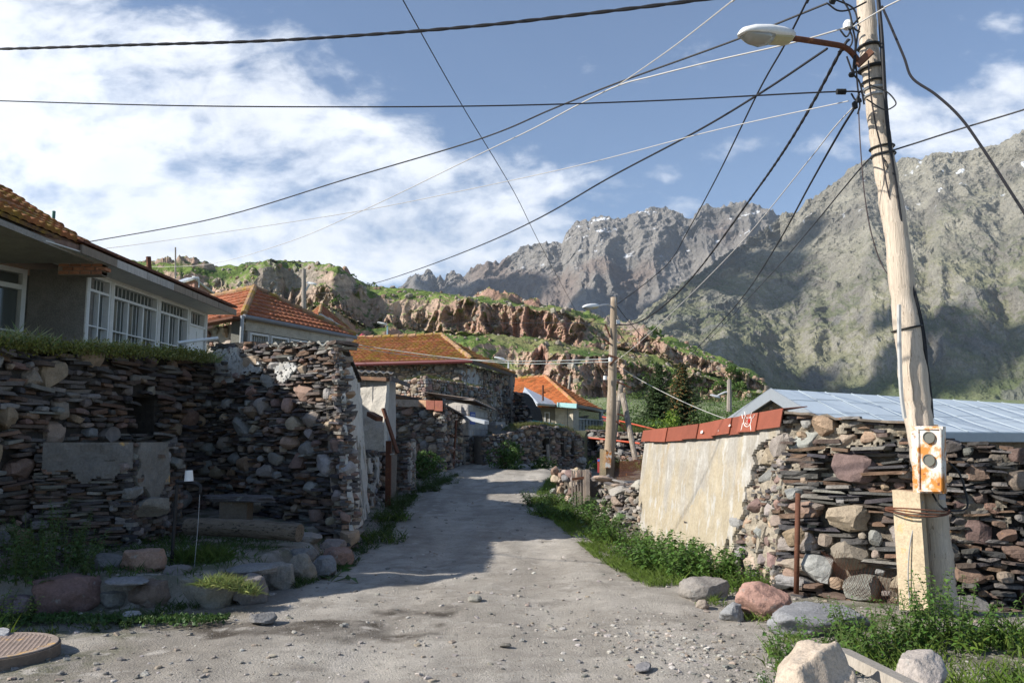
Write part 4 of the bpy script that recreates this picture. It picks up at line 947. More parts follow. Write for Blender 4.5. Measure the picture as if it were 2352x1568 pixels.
def _(mb):
    a, b_, c_ = R1.P(np.array(R1.L), np.array(1.96), .12), R2.P(np.array(.0), np.array(1.96), .1), R2.P(np.array(R2.L + .2), np.array(1.8), .14)
    d_ = R1.P(np.array(0.), np.array(1.78), .0)
    lo = np.array([b_, c_, (7.2, 14.8, 1.72), d_]); 
    P = []; n = 18
    E = np.array([b_ + (c_ - b_) * t for t in np.linspace(0, 1, n)]); E[:, 2] += .012 * rng.normal(size=n); E[:, :2] += R2.n * (.03 * rng.normal(size=(n, 1)))
    Bk = np.array([d_ + (np.array((7.2, 14.8, 1.72)) - d_) * t for t in np.linspace(0, 1, n)])
    V = np.vstack([E, Bk, E - [0, 0, .025], Bk - [0, 0, .025]]); i = np.arange(n - 1)
    mb.add(V, [np.stack([i, i + 1, i + 1 + n, i + n], 1), np.stack([i + 2 * n, i + 2 * n + 1, i + 1, i], 1), np.stack([i + 3 * n, i + 1 + 3 * n, i + 1 + 2 * n, i + 2 * n], 1)], (.17, .14, .11))
part('roof', rs, M['rustc'], _)
fl = []
ub = [0, .6, 1.35, 2.15, 2.75, 3.35, 3.95, 4.25, 4.75, 5.36]
def _(mb):
    for k, (a, b_) in enumerate(zip(ub[:-1], ub[1:])):
        za, zb_ = float(R1.zt(a)), float(R1.zt(b_)); dr = [.12, .13, .145, .13, .14, .13, .15, .13, .135][k]; o = .09 + .02 * (k % 2)
        q = np.array([R1.P(np.array(u), np.array(z), oo) for u, z, oo in ((a - .02, za - dr, o + .02), (b_ + .02, zb_ - dr - .02 * (k % 3 == 1), o + .02), (b_ + .02, zb_ + .075, o), (a - .02, za + .075, o))])
        g = np.array([R1.n[0], R1.n[1], 0]) * -.012
        hexa(mb, np.array([q[0], q[1], q[1] + g, q[0] + g]), np.array([q[3], q[2], q[2] + g, q[3] + g]), np.array([.25, .075, .045]) * random.uniform(.85, 1.15))
        t_ = np.array([R1.P(np.array(u), np.array(z), oo) for u, z, oo in ((a - .02, za + .075, o), (b_ + .02, zb_ + .075, o), (b_ + .02, zb_ + .1, -.2), (a - .02, za + .1, -.2))])
        hexa(mb, t_ - [0, 0, .01], t_, (.25, .08, .05))
flash = part('flashing', rs, M['redmetal'], _)
gp = lambda u, z, o=.125: R1.P(np.array(u), np.array(z), o)
def _(mb):   # the white doodle and white scraps on the flashing
    u0, z0 = 4.02 + .5, 1.885
    def st(pts, r=.004, col=(.8, .78, .74)): tube(mb, [gp(u0 + a * 1.5, z0 + b_ * 1.35) for a, b_ in pts], r * 1.3, 4, col)
    c = [(.075 * math.cos(t), .055 * math.sin(t)) for t in np.linspace(2.2, 7.0, 14)]; st(c)
    for k in (-.05, .05): st([(k, .045), (k * 1.6, .085)], .003); st([(k * 1.2, .06), (k * 1.2 + .02, .085)], .003)
    st([(-.1, .02), (-.12, .06)]); st([(.1, .02), (.13, .05)]); st([(-.03, .02), (-.015, .03), (0, .02)], .003); st([(.02, .02), (.03, .03), (.045, .02)], .003)
    st([(-.04, -.02), (0, -.035), (.02, -.02)], .003); st([(-.09, -.02), (-.11, -.09)]); st([(.06, -.03), (.09, -.09)]); st([(.0, .01), (-.012, -.01), (.004, -.012)], .003)
    st([(.03, .0), (.045, .012), (.05, 0), (.03, -.02), (.018, 0), (.03, .004)], .008, (.55, .04, .03))
sub('painted_doodle', flash, M['cable'], _, 'white scribbled face with a red heart')
for (u, z, w_, h_) in ((2.95, 1.74, .09, .045), (3.95, 1.82, .06, .03), (3.6, 1.76, .02, .025)):
    sub('paint_dab', flash, M['cable'], lambda mb: mb.add([gp(u, z, .13), gp(u + w_, z + .01, .13), gp(u + w_ * .9, z + h_, .13), gp(u + .01, z + h_ * .8, .13)], np.array([[0, 1, 2, 3]]), (.8, .78, .75)))
rw_ = grp('garden_wall', 'tall dark slate garden wall behind the leaning pole on the right', 'wall', (5.3, 8, 0))
part('stone_facing', rw_, M['stone'], lambda mb: stones(mb, R3, big=((8, .08, .14), (30, .04, .075), (26, .025, .045)), sl=(.018, .04, .08, .28), prot=.05, tilt=.1, spal=SLATE * .9, warp=.14, pal=ROUND * .65))
part('wall_core', rw_, M['mortar'], lambda mb: backing(mb, R3, .6, -.14, col=(.07, .06, .055)))
# ------------------------------------------------------------------ metal-roofed building right
mbd = grp('metal_roof_building', 'low building with a long pale blue-grey sheet metal roof on the right', 'building', (8, 18, 0))
pk = W(1772, 893, 18.2); rr_ = W(2322, 917, 19.6); el = W(1935, 990, 14.6); er = el + (rr_ - pk) * 1.55; er[2] = el[2] - .02
wl = W(1672, 962, 21.5)
def seam(mb, a, b_, n, m=3):
    pass
def _(mb):
    def plane(q, th=.03, col=(.42, .48, .53)):
        q = np.array(q); hexa(mb, q - [0, 0, th], q, col)
    plane([el, er, rr_ + [3.5, .6, -.25], pk]); plane([pk, rr_ + [3.5, .6, -.25], rr_ + (wl - pk) + [3, 0, 0], wl])
    # standing seams and cross joints
    nrm = np.cross(er - el, pk - el); nrm /= np.linalg.norm(nrm); nrm *= np.sign(nrm[2])
    for t in np.linspace(.0, 1, 16): beam(mb, el + (er - el) * t + nrm * .008, pk + (rr_ + [3.5, .6, -.25] - pk) * t + nrm * .008, .018, .012, (.4, .45, .48), nrm)
    for s_ in (.36, .7):
        for t in np.arange(16):
            a = el + (er - el) * t / 15; b2 = el + (er - el) * (t + 1) / 15; A_ = pk + (rr_ + [3.5, .6, -.25] - pk) * t / 15; B_ = pk + (rr_ + [3.5, .6, -.25] - pk) * (t + 1) / 15
            so_ = s_ + .05 * (t % 2); beam(mb, a + (A_ - a) * so_ + nrm * .004, b2 + (B_ - b2) * so_ + nrm * .004, .02, .008, (.37, .42, .45), nrm)
part('roof', mbd, M['greymetal'], _)
def _(mb):
    for q in ((pk, el), (pk, wl)):
        a, b_ = q; a = a + (b_ - a) * -.0; v = np.array([0, 0, -.24]); g = (rr_ - pk) / np.linalg.norm(rr_ - pk) * .03
        hexa(mb, np.array([a + v - g, b_ + v - g, b_ + v, a + v]), np.array([a - g + [0, 0, .02], b_ - g + [0, 0, .02], b_ + [0, 0, .02], a + [0, 0, .02]]), (.3, .33, .36))
    beam(mb, el + [0, 0, -.1], er + [0, 0, -.1], .04, .16, (.33, .37, .4))
part('fascia', mbd, M['greymetal'], _)
gs = (rr_ - pk) / np.linalg.norm(rr_ - pk) * .35
def _(mb):
    A_ = wl + gs; B_ = el + gs; C_ = pk + gs
    fg = Face(A_[:2], B_[:2], 0, np.array([[0, A_[2] - .1], [.5, C_[2] - .1], [1, B_[2] - .1]])); backing(mb, fg, .4, 0, col=(.36, .31, .24), seg=4, top=0)
    stones(mb, fg, big=((14, .06, .14),), sl=(.05, .1, .1, .25), pal=ROUND * 1.25, spal=ROUND, slates=False)
    fe = Face((el + [.1, .4, 0])[:2], (er + [-.3, .4, 0])[:2], 0, el[2] - .1); backing(mb, fe, .4, 0, col=(.25, .21, .17), seg=1, top=0)
part('wall', mbd, M['mortar'], _)
# ------------------------------------------------------------------ generic roofs and houses
def roofpart(parent, planes, m, pu=.2, pv=.28, label=None, caps=(), capcol=(.33, .2, .12), **k):
    def fn(mb):
        for q in planes: tile_plane(mb, q, pu, pv, **k)
        for q in planes:      # a solid bed under the covering
            q = np.array(q, float); n = np.cross(q[1] - q[0], q[-1] - q[0]); n /= np.linalg.norm(n); n *= np.sign(n[2]); m_ = len(q); V = np.vstack([q - n * .03, q - n * .09])
            mb.add(V, [np.arange(m_)[None], (np.arange(m_) + m_)[::-1][None]] + [np.array([[i, (i + 1) % m_, (i + 1) % m_ + m_, i + m_]]) for i in range(m_)], (.12, .07, .05))
    r = part('roof', parent, m, fn, label)
    if caps:
        def cp(mb):
            for a, b in caps:
                a, b = np.array(a, float), np.array(b, float); L = np.linalg.norm(b - a); n = max(2, int(L / .38))
                for i in range(n):
                    p, q = a + (b - a) * i / n, a + (b - a) * (i + 1.06) / n; tube(mb, [p + [0, 0, .03], q + [0, 0, .055]], [.085, .1], 8, np.array(capcol) * random.uniform(.75, 1.2))
        sub('ridge_tiles', r, M['mosstile'], cp)
    return r
RT = (.36, .135, .07); RO = (.45, .15, .05)
def tcol(base, moss=0.0, mc=(.2, .1, .03)):
    base = np.array(base); mc = np.array(mc)
    def f(P):
        k = sstep(.6 - moss, 1.1 - moss, .5 + fbm(P * 1.1, 3) * .5 + .25 * perlin(P * 6))[:, None]; return base * (1 - k) + mc * k
    return f
def gutter(parent, pts, r=.05, col=(.3, .3, .3), name='gutter', m=None): return part(name, parent, m or M['paint'], lambda mb: tube(mb, pts, r, 8, col))
# ------------------------------------------------------------------ left house (white glazed veranda)
K = 1.2
ha = grp('veranda_house', 'left house with a long white glazed veranda under a rusty metal eave', 'house', S1((-7, 15, 2.8), K))
def A(x, y, z): return S1((x, y, z), K)
fa, fb = A(-6.8, 13, 3), A(-6.5, 17.42, 3); VF = Face(fa[:2], fb[:2], A(0, 0, 2.3)[2], A(0, 0, 4.33)[2]); u = lambda t: t * K
zf, ztr, ztp = A(0, 0, 2.9)[2], A(0, 0, 4.05)[2], A(0, 0, 4.3)[2]
part('wall', ha, M['wplank'], lambda mb: [fbox(mb, VF, a, b, zf - .6, c, -.16, .03) for a, b, c in ((0, u(.06), ztp + .1), (u(.69), u(.77), ztp), (u(2.3), u(2.38), ztp), (u(3.56), u(3.62), ztp), (u(4.34), u(4.42), ztp))] + [fbox(mb, VF, u(.06), u(4.34), ztp, ztp + .16, -.16, .035), fbox(mb, VF, u(.06), u(3.6), zf - .6, zf, -.16, .025)])
for a, b, nx, br in ((.06, .69, 2, 6), (.77, 2.3, 3, 12), (2.38, 3.56, 3, 9)): window(ha, VF, u(a), u(b), zf, ztp, nx, 1, 0, .05, br, ztr)
window(ha, VF, u(3.62), u(4.34), ztr - .1, ztp, 1, 1, 0, .05, 6)
part('door', ha, M['white'], lambda mb: [fbox(mb, VF, u(3.62), u(4.34), zf - .3, ztr - .1, -.12, -.02)] + [fbox(mb, VF, u(a), u(b), zf - .2, ztr - .2, -.02, -.008) for a, b in ((3.66, 3.96), (4.0, 4.3))])
cA, cB = A(-7.72, 13.0, 2.5), A(-6.8, 13.0, 2.5); CF = Face(cA[:2], cB[:2], cA[2], A(0, 0, 4.36)[2])
def _(mb):
    backing(mb, CF, .3, 0, col=(.2, .185, .165), top=0)
    q = [A(-6.9, 17.4, 2.5), A(-6.55, 17.4, 2.5), A(-9, 17.4, 2.5)]
    hexa(mb, np.array([A(-7.0, 13.2, 2.5), A(-6.66, 17.38, 2.5), A(-9.5, 17.38, 2.5), A(-9.5, 13.2, 2.5)]), np.array([A(-7.2, 13.2, 4.3), A(-6.86, 17.38, 4.3), A(-9.5, 17.38, 4.3), A(-9.5, 13.2, 4.3)]), (.09, .09, .085))
part('side_wall', ha, M['render_'], _, 'bare grey concrete end wall')
gA, gB = A(-8.3, 11.6, 3), A(-7.74, 13.0, 3); GF = Face(gA[:2], gB[:2], gA[2], A(0, 0, 4.3)[2]); window(ha, GF, 0, GF.L - .03, zf - .3, ztp + .05, 3, 1, 0, .09, 0, ztr)
sl_ = lambda x, y, z: A(x, y, z)
eN, eF, eT = A(-6.2, 11.7, 4.49), A(-5.88, 17.5, 4.45), A(-6.72, 9.6, 4.49)
def _(mb):      # veranda roof sheet, almost level
    a, b = eN, eF; c, d = eF + [-5, .3, .6], eN + [-5, 0, .6]
    hexa(mb, np.array([a, b, c, d]), np.array([a, b, c, d]) + [0, 0, .05], (.1, .035, .025))
part('veranda_roof', ha, M['rust'], _)
def _(mb):
    a, b = eN - [.03, 0, .03], eF - [.03, 0, .03]; nseg = 6
    for i in range(nseg):
        p, q = a + (b - a) * i / nseg, a + (b - a) * (i + .985) / nseg; c_ = np.array([.42, .39, .35]) if i in (1, 2) else np.array([.27, .22, .17])
        beam(mb, p - [0, 0, .09], q - [0, 0, .09], .03, .15, c_ * random.uniform(.8, 1.1))
    p, q = eT - [.06, 0, .05], eN - [.06, -.2, .05]; beam(mb, p - [0, 0, .06], q - [0, 0, .06], .03, .12, (.2, .13, .1))
part('fascia', ha, M['wood'], _)
part('soffit', ha, M['wplank'], lambda mb: (hexa(mb, np.array([eN + [-.05, 0, -.17], eF + [-.05, 0, -.17], eF + [-.95, 0, -.17], eN + [-1.1, 0, -.17]]), np.array([eN + [-.05, 0, -.15], eF + [-.05, 0, -.15], eF + [-.95, 0, -.15], eN + [-1.1, 0, -.15]])), hexa(mb, np.array([eT + [-.05, -.4, -.17], eN + [-.05, 0, -.174], eN + [-2.2, 0, -.174], eT + [-2.2, -.4, -.17]]), np.array([eT + [-.05, -.4, -.15], eN + [-.05, 0, -.154], eN + [-2.2, 0, -.154], eT + [-2.2, -.4, -.15]]))))
r0, r1_ = A(-6.45, 7.3, 4.49), A(-6.28, 12.45, 4.5); up = A(-8.1, 12.45, 5.42) - r1_; up2 = np.array([-4.2, 0, 2.55])
roofpart(ha, [[r0, r1_, r1_ + up2, r0 + up2]], M['mosstile'], .22, .3, amp=.035, step=.05, colf=tcol((.36, .14, .06), .15, (.2, .1, .04)), sag=.06)
part('shade_wedge', ha, M['render_'], lambda mb: hexa(mb, np.array([(-7.65, 6.45, 2.4), (-7.62, 8.85, 2.4), (-10.8, 8.85, 2.4), (-10.8, 6.45, 2.4)]), np.array([(-7.65, 6.45, 2.95), (-7.62, 8.85, 4.98), (-10.8, 8.85, 4.98), (-10.8, 6.45, 2.95)]), (.3, .28, .25)))  # unseen wedge added off-frame, its slope shapes the shadow across the lane
part('gable_wall', ha, M['render_'], lambda mb: hexa(mb, np.array([(-7.75, 8.95, 4.85), (-7.62, 14.8, 4.85), (-11.8, 14.8, 4.85), (-11.8, 8.95, 4.85)]), np.array([(-7.75, 8.95, 4.92), (-7.62, 14.8, 4.95), (-11.8, 14.8, 7.4), (-11.8, 8.95, 7.35)]), (.3, .28, .25)))
part('brickwork', ha, M['mortar'], lambda mb: [box(mb, A(-6.98 + .17 * i + .06 * (j % 2), 12.5, 4.18 + .062 * j), A(-6.83 + .17 * i + .06 * (j % 2), 12.68, 4.23 + .062 * j), np.array([.42, .2, .12]) * random.uniform(.8, 1.2)) for i in range(4) for j in range(5)] + [box(mb, A(-7.0, 12.52, 4.17), A(-6.32, 12.7, 4.5), (.3, .25, .2))])
part('stove_pipe', ha, M['rust'], lambda mb: tube(mb, [W(343, 618, 22), W(341, 590, 22)], .07, 8, (.1, .04, .03)))
part('vent_pipe', ha, M['paint'], lambda mb: tube(mb, [W(121, 530, 17), W(124, 485, 17)], .035, 8, (.06, .16, .12)))
# ------------------------------------------------------------------ second house
KB = 1.0
hb2 = grp('tiled_house', 'house with bright orange hipped tiles and a grey glazed porch behind the slate shed', 'house', S1((-7, 24, 2), KB))
B_ = lambda x, y, z: S1((x, y, z), KB)
c0, c1, cl_ = B_(-7.17, 22, 0), B_(-5.25, 25.9, 0), B_(-9.6, 24.3, 0)
ze = B_(0, 0, 4.95)[2]
P1 = Face(c0[:2], c1[:2], 1.5, ze - .05); P2 = Face(cl_[:2], c0[:2], 1.5, ze - .1)
part('stone_wall', hb2, M['stone'], lambda mb: (stones(mb, P2, big=((10, .12, .2), (20, .07, .12)), slates=False, pal=ROUND * 1.25, prot=.02, tpl=T_SM), ), None)
part('wall', hb2, M['render_'], lambda mb: (backing(mb, P2, .3, -.04, col=(.4, .36, .3), trim=.3), backing(mb, P1, .4, -.1, col=(.17, .17, .15)),
    [fbox(mb, P1, a, a + .09, 2.5, ze - .05, -.1, .0, (.36, .34, .31)) for a in np.linspace(.1, P1.L - .1, 6)] and None, fbox(mb, P1, 0, P1.L, ze - .38, ze - .06, -.1, .02, (.42, .38, .31)), fbox(mb, P1, 0, P1.L, ze - 1.25, ze - 1.15, -.1, .0, (.36, .34, .31)), fbox(mb, P1, 0, P1.L, 2, ze - 1.9, -.1, .0, (.3, .3, .3))))
for i in range(5):
    a = .2 + (P1.L - .35) * i / 5; window(hb2, P1, a, a + (P1.L - .6) / 5, ze - 1.85, ze - .4, 1, 1, -.02, .06, 9, ze - 1.2, M['wplank'], glass=M['shut'] if 'shut' in M else None)
ap = B_(-7.78, 24.6, 6.17); e0, e1, el2 = B_(-7.12, 21.7, 4.95), B_(-5.05, 26.3, 4.95), B_(-9.9, 24.1, 4.95); rl = ap + (el2 - e0) * .7
apb = ap + [.3, 1.5, -.0]
roofpart(hb2, [[e0, e1, ap + (e1 - e0) * .03, ap], [el2, e0, ap, rl]], M['tile'], .21, .28, amp=.03, step=.05, colf=tcol(RT, .05), caps=[(e0, ap), (ap, rl), (ap, e1)])
gutter(hb2, [e0 + [.02, -.05, -.05], e1 + [.05, 0, -.05]], .06, (.2, .2, .21)); gutter(hb2, [e0 + [-.02, -.05, -.03], np.append(c0[:2] - [.1, .05], 2)], .05, (.42, .44, .45), 'downpipe')
part('eave_sheet', hb2, M['rust'], lambda mb: beam(mb, el2 + [0, -.1, -.1], e0 + [-.1, -.1, -.1], .35, .06, (.2, .05, .04)))
# ------------------------------------------------------------------ small houses between
def simple_house(name, label, pts, zb, ze, apx, wallc, roofm, roofc, corr=False, windows=()):
    """pts: (px, depth) left, near corner, right; apx: ridge points as pixel and depth"""
    A0, A1, A2 = [W(p, 900, d) for p, d in pts]; h = grp(name, label, 'house', (A1[0], A1[1], zb))
    fl_, fr_ = Face(A0[:2], A1[:2], zb, ze), Face(A1[:2], A2[:2], zb, ze)
    part('wall', h, M['render_'], lambda mb: (backing(mb, fl_, .2, 0, col=wallc, top=0, trim=.0), backing(mb, fr_, .3, 0, col=wallc, top=0, u_0=.3)))
    for (w_, a, b, c, d) in windows: window(h, (fl_, fr_)[w_], a, b, c, d, 2, 1, .02, .06)
    o = .4; cen = (A0 + A2) / 2; ex = lambda p: np.array([p[0] + (p[0] - cen[0]) * .08, p[1] + (p[1] - cen[1]) * .08 - .2, ze + .02])
    E0, E1, E2 = ex(A0), ex(A1), ex(A2); R_ = [W(*a) for a in apx]; R_[0] = R_[-1] - (E1 - E0) * (.6 if apx[-1][0] - apx[0][0] > 8 else .05)
    roofpart(h, [[E0, E1, R_[-1], R_[0]], [E1, E2, R_[-1]]], M[roofm], .3, .38, amp=.03, step=.045 if not corr else .0, colf=tcol(roofc, .05), corr=corr, caps=[] if corr else [(E1, R_[-1]), (R_[0], R_[-1]), (E2, R_[-1])])
    gutter(h, [E1, E2], .07, (.4, .4, .42)); return h, fl_, fr_
zE = lambda py, d: float(W(1176, py, d)[2])
simple_house('pink_house', 'small pale pink house with an orange roof between the tiled roofs', [(690, 52), (733, 46), (815, 55)], 3, zE(733, 47), [(700, 703, 56), (738, 702, 54)], (.55, .4, .36), 'tile', RT, windows=((1, 1.6, 2.6, zE(765, 50), zE(742, 50)),))
simple_house('red_roof_hut', 'small hut with a crimson pyramid roof between the orange roofs', [(812, 62), (830, 60), (862, 63)], 5, zE(781, 61), [(830, 765, 63), (832, 765, 63)], (.4, .35, .32), 'paint', (.4, .03, .05), True)
simple_house('tin_roof_house', 'distant house with a pale ribbed metal roof above the veranda', [(360, 62), (435, 58), (482, 64)], 10, zE(655, 60), [(385, 638, 66), (430, 638, 65)], (.3, .17, .13), 'galv', (.5, .5, .5), True)
# ------------------------------------------------------------------ pale shed and its stone base on the left of the lane
ps = grp('plaster_shed', 'pale rough plastered shed with a corrugated roof behind the slate shed', 'shed', (-3.2, 19, .4))
q0, q1, q2 = (-3.75, 19.3), (-2.86, 18.6), (-2.95, 21.2); Q1, Q2 = Face(q0, q1, 1.35, zE(868, 18.8), .02), Face(q1, q2, 1.35, [zE(862, 18.6), zE(872, 21)], .02)
part('wall', ps, M['render_'], lambda mb: (sheet(mb, Q1, None, 0, .05, .1, .03, 3, (.48, .45, .4)), backing(mb, Q1, .15, -.05, col=(.4, .37, .33), trim=.1), backing(mb, Q2, .3, 0, col=(.36, .34, .32), u_0=.3), fbox(mb, Q1, .0, .5, 2.9, 3.0, .03, .05, (.4, .37, .33))))
part('roof', ps, M['conc'], lambda mb: (tile_plane(mb, [np.array([-4.1, 19.1, 3.24]), np.array([-2.65, 18.4, 3.12]), np.array([-2.75, 21.6, 3.2]), np.array([-4.2, 21.9, 3.4])], .2, 4, .05, 0, nu=8, corr=True, col=(.2, .19, .18), sag=0), beam(mb, (-3.9, 19.2, 3.1), (-2.8, 18.55, 3.0), .1, .08, (.2, .12, .08)), beam(mb, (-2.72, 18.5, 3.02), (-2.65, 21.4, 3.05), .03, .1, (.1, .09, .09))))
part('gutter', ps, M['rust'], lambda mb: beam(mb, W(850, 950, 17.2), W(872, 962, 16.6), .14, .09, (.1, .04, .03)))
lw = grp('lane_wall', 'low stone wall under the pale plastered shed, patched with white lime', 'wall', (-2.8, 17.8, .2)); L1 = Face((-2.84, 16.6), (-2.75, 19.2), 0, [1.45, 1.38], .04); L2 = Face((-3.6, 18.2), (-2.7, 17.9), .2, 1.35, .02)
part('stone_facing', lw, M['stone'], lambda mb: (stones(mb, L1, big=((12, .07, .13),), sl=(.03, .06, .1, .3)), stones(mb, L2, big=((10, .07, .13),), sl=(.03, .06, .1, .3))))
part('wall_core', lw, M['mortar'], lambda mb: (backing(mb, L1, .5, -.1, col=(.2, .17, .14)), backing(mb, L2, .4, -.1, col=(.2, .17, .14))))
part('plaster_remnant', lw, M['plaster'], lambda mb: sheet(mb, L1, lambda u, z: (fbm(L1.P(u, z) * 2.2, 3) > .12) & (z < 1.3), .04, .05, .05, .02, 3, (.42, .4, .37)))
pr_ = grp('stone_pier', 'squat plastered stone pier with a slate cap beside the rusty iron post', 'pier', (-2.55, 19.5, .4))
E1_ = Face((-2.85, 19.2), (-2.35, 19.15), .2, 1.62, .03); E2_ = Face((-2.35, 19.15), (-2.4, 21.0), .2, [1.62, 1.55], .03)
part('stone_facing', pr_, M['stone'], lambda mb: (stones(mb, E1_, big=((10, .06, .1),)), stones(mb, E2_, big=((10, .06, .1),), spal=SLATE * 1.5)))
part('wall_core', pr_, M['mortar'], lambda mb: (hexa(mb, np.array([(-2.8, 19.22, .2), (-2.4, 19.2, .2), (-2.45, 21, .2), (-2.85, 21, .2)]), np.array([(-2.8, 19.25, 1.6), (-2.43, 19.23, 1.6), (-2.47, 21, 1.53), (-2.85, 21, 1.53)]), (.2, .18, .16)), rk(mb, (-2.6, 19.9, 1.64), (.34, .9, .04), 0, (.2, .19, .18), T_MID, flat=True, rnd=.2)))
part('plaster_remnant', pr_, M['plaster'], lambda mb: sheet(mb, E2_, lambda u, z: fbm(E2_.P(u, z) * 1.6 + 4, 3) > -.05, .03, .05, .05, .02, 3, (.33, .31, .28)))
ip = grp('iron_post', 'rusty iron post with a slanting brace at the left side of the lane', 'post', (-2.5, 17.4, .3))
part('post', ip, M['rust'], lambda mb: beam(mb, W(891, 1185, 17.2), W(893, 1012, 17.2), .11, .11, (.1, .04, .03))); part('brace', ip, M['rust'], lambda mb: beam(mb, W(880, 938, 17.3), W(913, 1040, 17.0), .07, .05, (.12, .05, .035)))
mb = MB(); P_ = [W(889, 945, 17.3), W(891, 1000, 17.3), W(890, 1040, 17.2), W(905, 1042, 17.1)]; tube(mb, spline(P_, 12), .012, 5, (.6, .58, .55)); tag(mb.build('wire', M['cable']), 'thin pale wire wound round the rusty iron post', 'wire')
# ------------------------------------------------------------------ stone shed with rusty roof
s2 = grp('rubble_shed', 'lit rubble stone shed with rusty sheet scraps along its roof edge', 'shed', (-2.5, 25, .7))
a0, a1, a2 = W(880, 1000, 25.8), W(1019, 1000, 24.6), W(1064, 1000, 26.6); Z1 = zE(928, 24.6)
H1, H2 = Face(a0[:2], a1[:2], .5, [zE(922, 25.5), Z1], .02), Face(a1[:2], a2[:2], .5, [Z1, zE(957, 26.6)], .02)
do = [(1.35, 1.9, 1.75, 2.35)]
part('stone_facing', s2, M['stone'], lambda mb: (stones(mb, H1, big=((9, .09, .16), (24, .05, .09)), sl=(.035, .07, .12, .4), prot=.03, pal=ROUND * 1.15, spal=np.vstack([SLATE * 1.3, ROUND * .8]), tpl=T_SM), stones(mb, H2, big=((9, .09, .16), (16, .05, .09)), sl=(.035, .07, .12, .4), hole=do, prot=.03, tpl=T_SM, spal=SLATE * 1.25)))
part('wall_core', s2, M['mortar'], lambda mb: (backing(mb, H1, .3, -.08, col=(.26, .22, .18), trim=.25), backing(mb, H2, .4, -.08, do, col=(.2, .17, .14), u_0=.3)))
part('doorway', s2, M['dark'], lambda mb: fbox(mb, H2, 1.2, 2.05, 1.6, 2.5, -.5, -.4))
def _(mb):
    a = H1.P(np.array(.2), np.array(H1.zt(np.array(.2))), .1); b_ = H1.P(np.array(H1.L), np.array(Z1), .12)
    n = 7
    for i in range(n):
        p, q = a + (b_ - a) * i / n, a + (b_ - a) * (i + 1.04) / n; d_ = random.uniform(.08, .13) + .08 * (i > 4); nn = np.append(H1.n, 0) * (.01 + .01 * (i % 2))
        c_ = [(.55, .33, .2), (.5, .38, .28), (.28, .1, .07)][(0, 1, 1, 1, 0, 2, 2)[i]]
        hexa(mb, np.array([p + nn - [0, 0, d_], q + nn - [0, 0, d_], q - [0, 0, d_], p - [0, 0, d_]]), np.array([p + nn, q + nn, q, p]) + [0, 0, .1], c_)
    c_ = H2.P(np.array(H2.L + .1), np.array(zE(960, 26.7)), .15); hexa(mb, np.array([b_, c_, c_ + [-3, 2, .3], a + [-1, 2, .5]]), np.array([b_, c_, c_ + [-3, 2, .3], a + [-1, 2, .5]]) + [0, 0, .05], (.08, .06, .055))
part('roof', s2, M['rustc'], _)
part('drain_pipe', s2, M['rust'], lambda mb: tube(mb, [W(1048, 965, 25.7), W(1040, 1085, 25.5)], .035, 6, (.05, .03, .03)))
# ------------------------------------------------------------------ breeze-block store
bb = grp('block_store', 'grey breeze-block store with a blue wall sign and a jutting gutter', 'store', (-1.2, 27, 1))
b0, b1, b2 = W(1020, 1000, 28.2), W(1075, 1000, 26.9), W(1119, 1000, 28.6)
J1, J2 = Face(b0[:2], b1[:2], 1.75, [zE(915, 27.5), zE(928, 27)]), Face(b1[:2], b2[:2], 1.75, [zE(925, 27), zE(940, 28.4)]); J3 = Face(b1[:2], b2[:2], .5, 1.78, .0)
def blocks(mb, f, bl=.42, bh=.2):
    z = 1.8; r = 0
    while z < 3.3:
        u_ = -(r % 2) * bl / 2
        while u_ < f.L:
            a, b_ = max(0, u_), min(f.L, u_ + bl - .015)
            if b_ - a > .05 and z + bh < float(f.zt((a + b_) / 2)): fbox(mb, f, a, b_, z, z + bh - .015, -.05, .012 + random.uniform(-.004, .004), np.array([.34, .32, .3]) * random.uniform(.85, 1.12))
            u_ += bl
        z += bh; r += 1
part('block_wall', bb, M['conc'], lambda mb: (blocks(mb, J1), blocks(mb, J2), backing(mb, J1, .2, -.03, col=(.35, .33, .3), trim=.15), backing(mb, J2, .3, -.03, col=(.3, .28, .26), u_0=.2)))
part('stone_base', bb, M['stone'], lambda mb: (stones(mb, J3, big=((10, .08, .14),), sl=(.04, .08, .1, .3), tpl=T_SM, spal=SLATE * 1.35), backing(mb, J3, .5, -.08, col=(.3, .27, .23))))
def _(mb):
    a, b_, c_ = J1.P(np.array(-.6), np.array(zE(908, 28)), .15), J2.P(np.array(0.), np.array(zE(918, 26.8)), .2), J2.P(np.array(J2.L + .3), np.array(zE(941, 28.5)), .2)
    tile_plane(mb, [b_, c_, c_ + [-3, 2.2, .35], b_ + [-3, 2.2, .5]], .2, 5, .05, 0, nu=6, corr=True, col=(.25, .2, .17), sag=0); beam(mb, a, b_, .05, .05, (.2, .18, .17)); beam(mb, b_, c_, .05, .04, (.2, .18, .17))
part('roof', bb, M['conc'], _)
part('gutter', bb, M['galv'], lambda mb: beam(mb, W(1064, 957, 26.6), W(1118, 970, 24.9), .15, .1, (.5, .52, .54)))
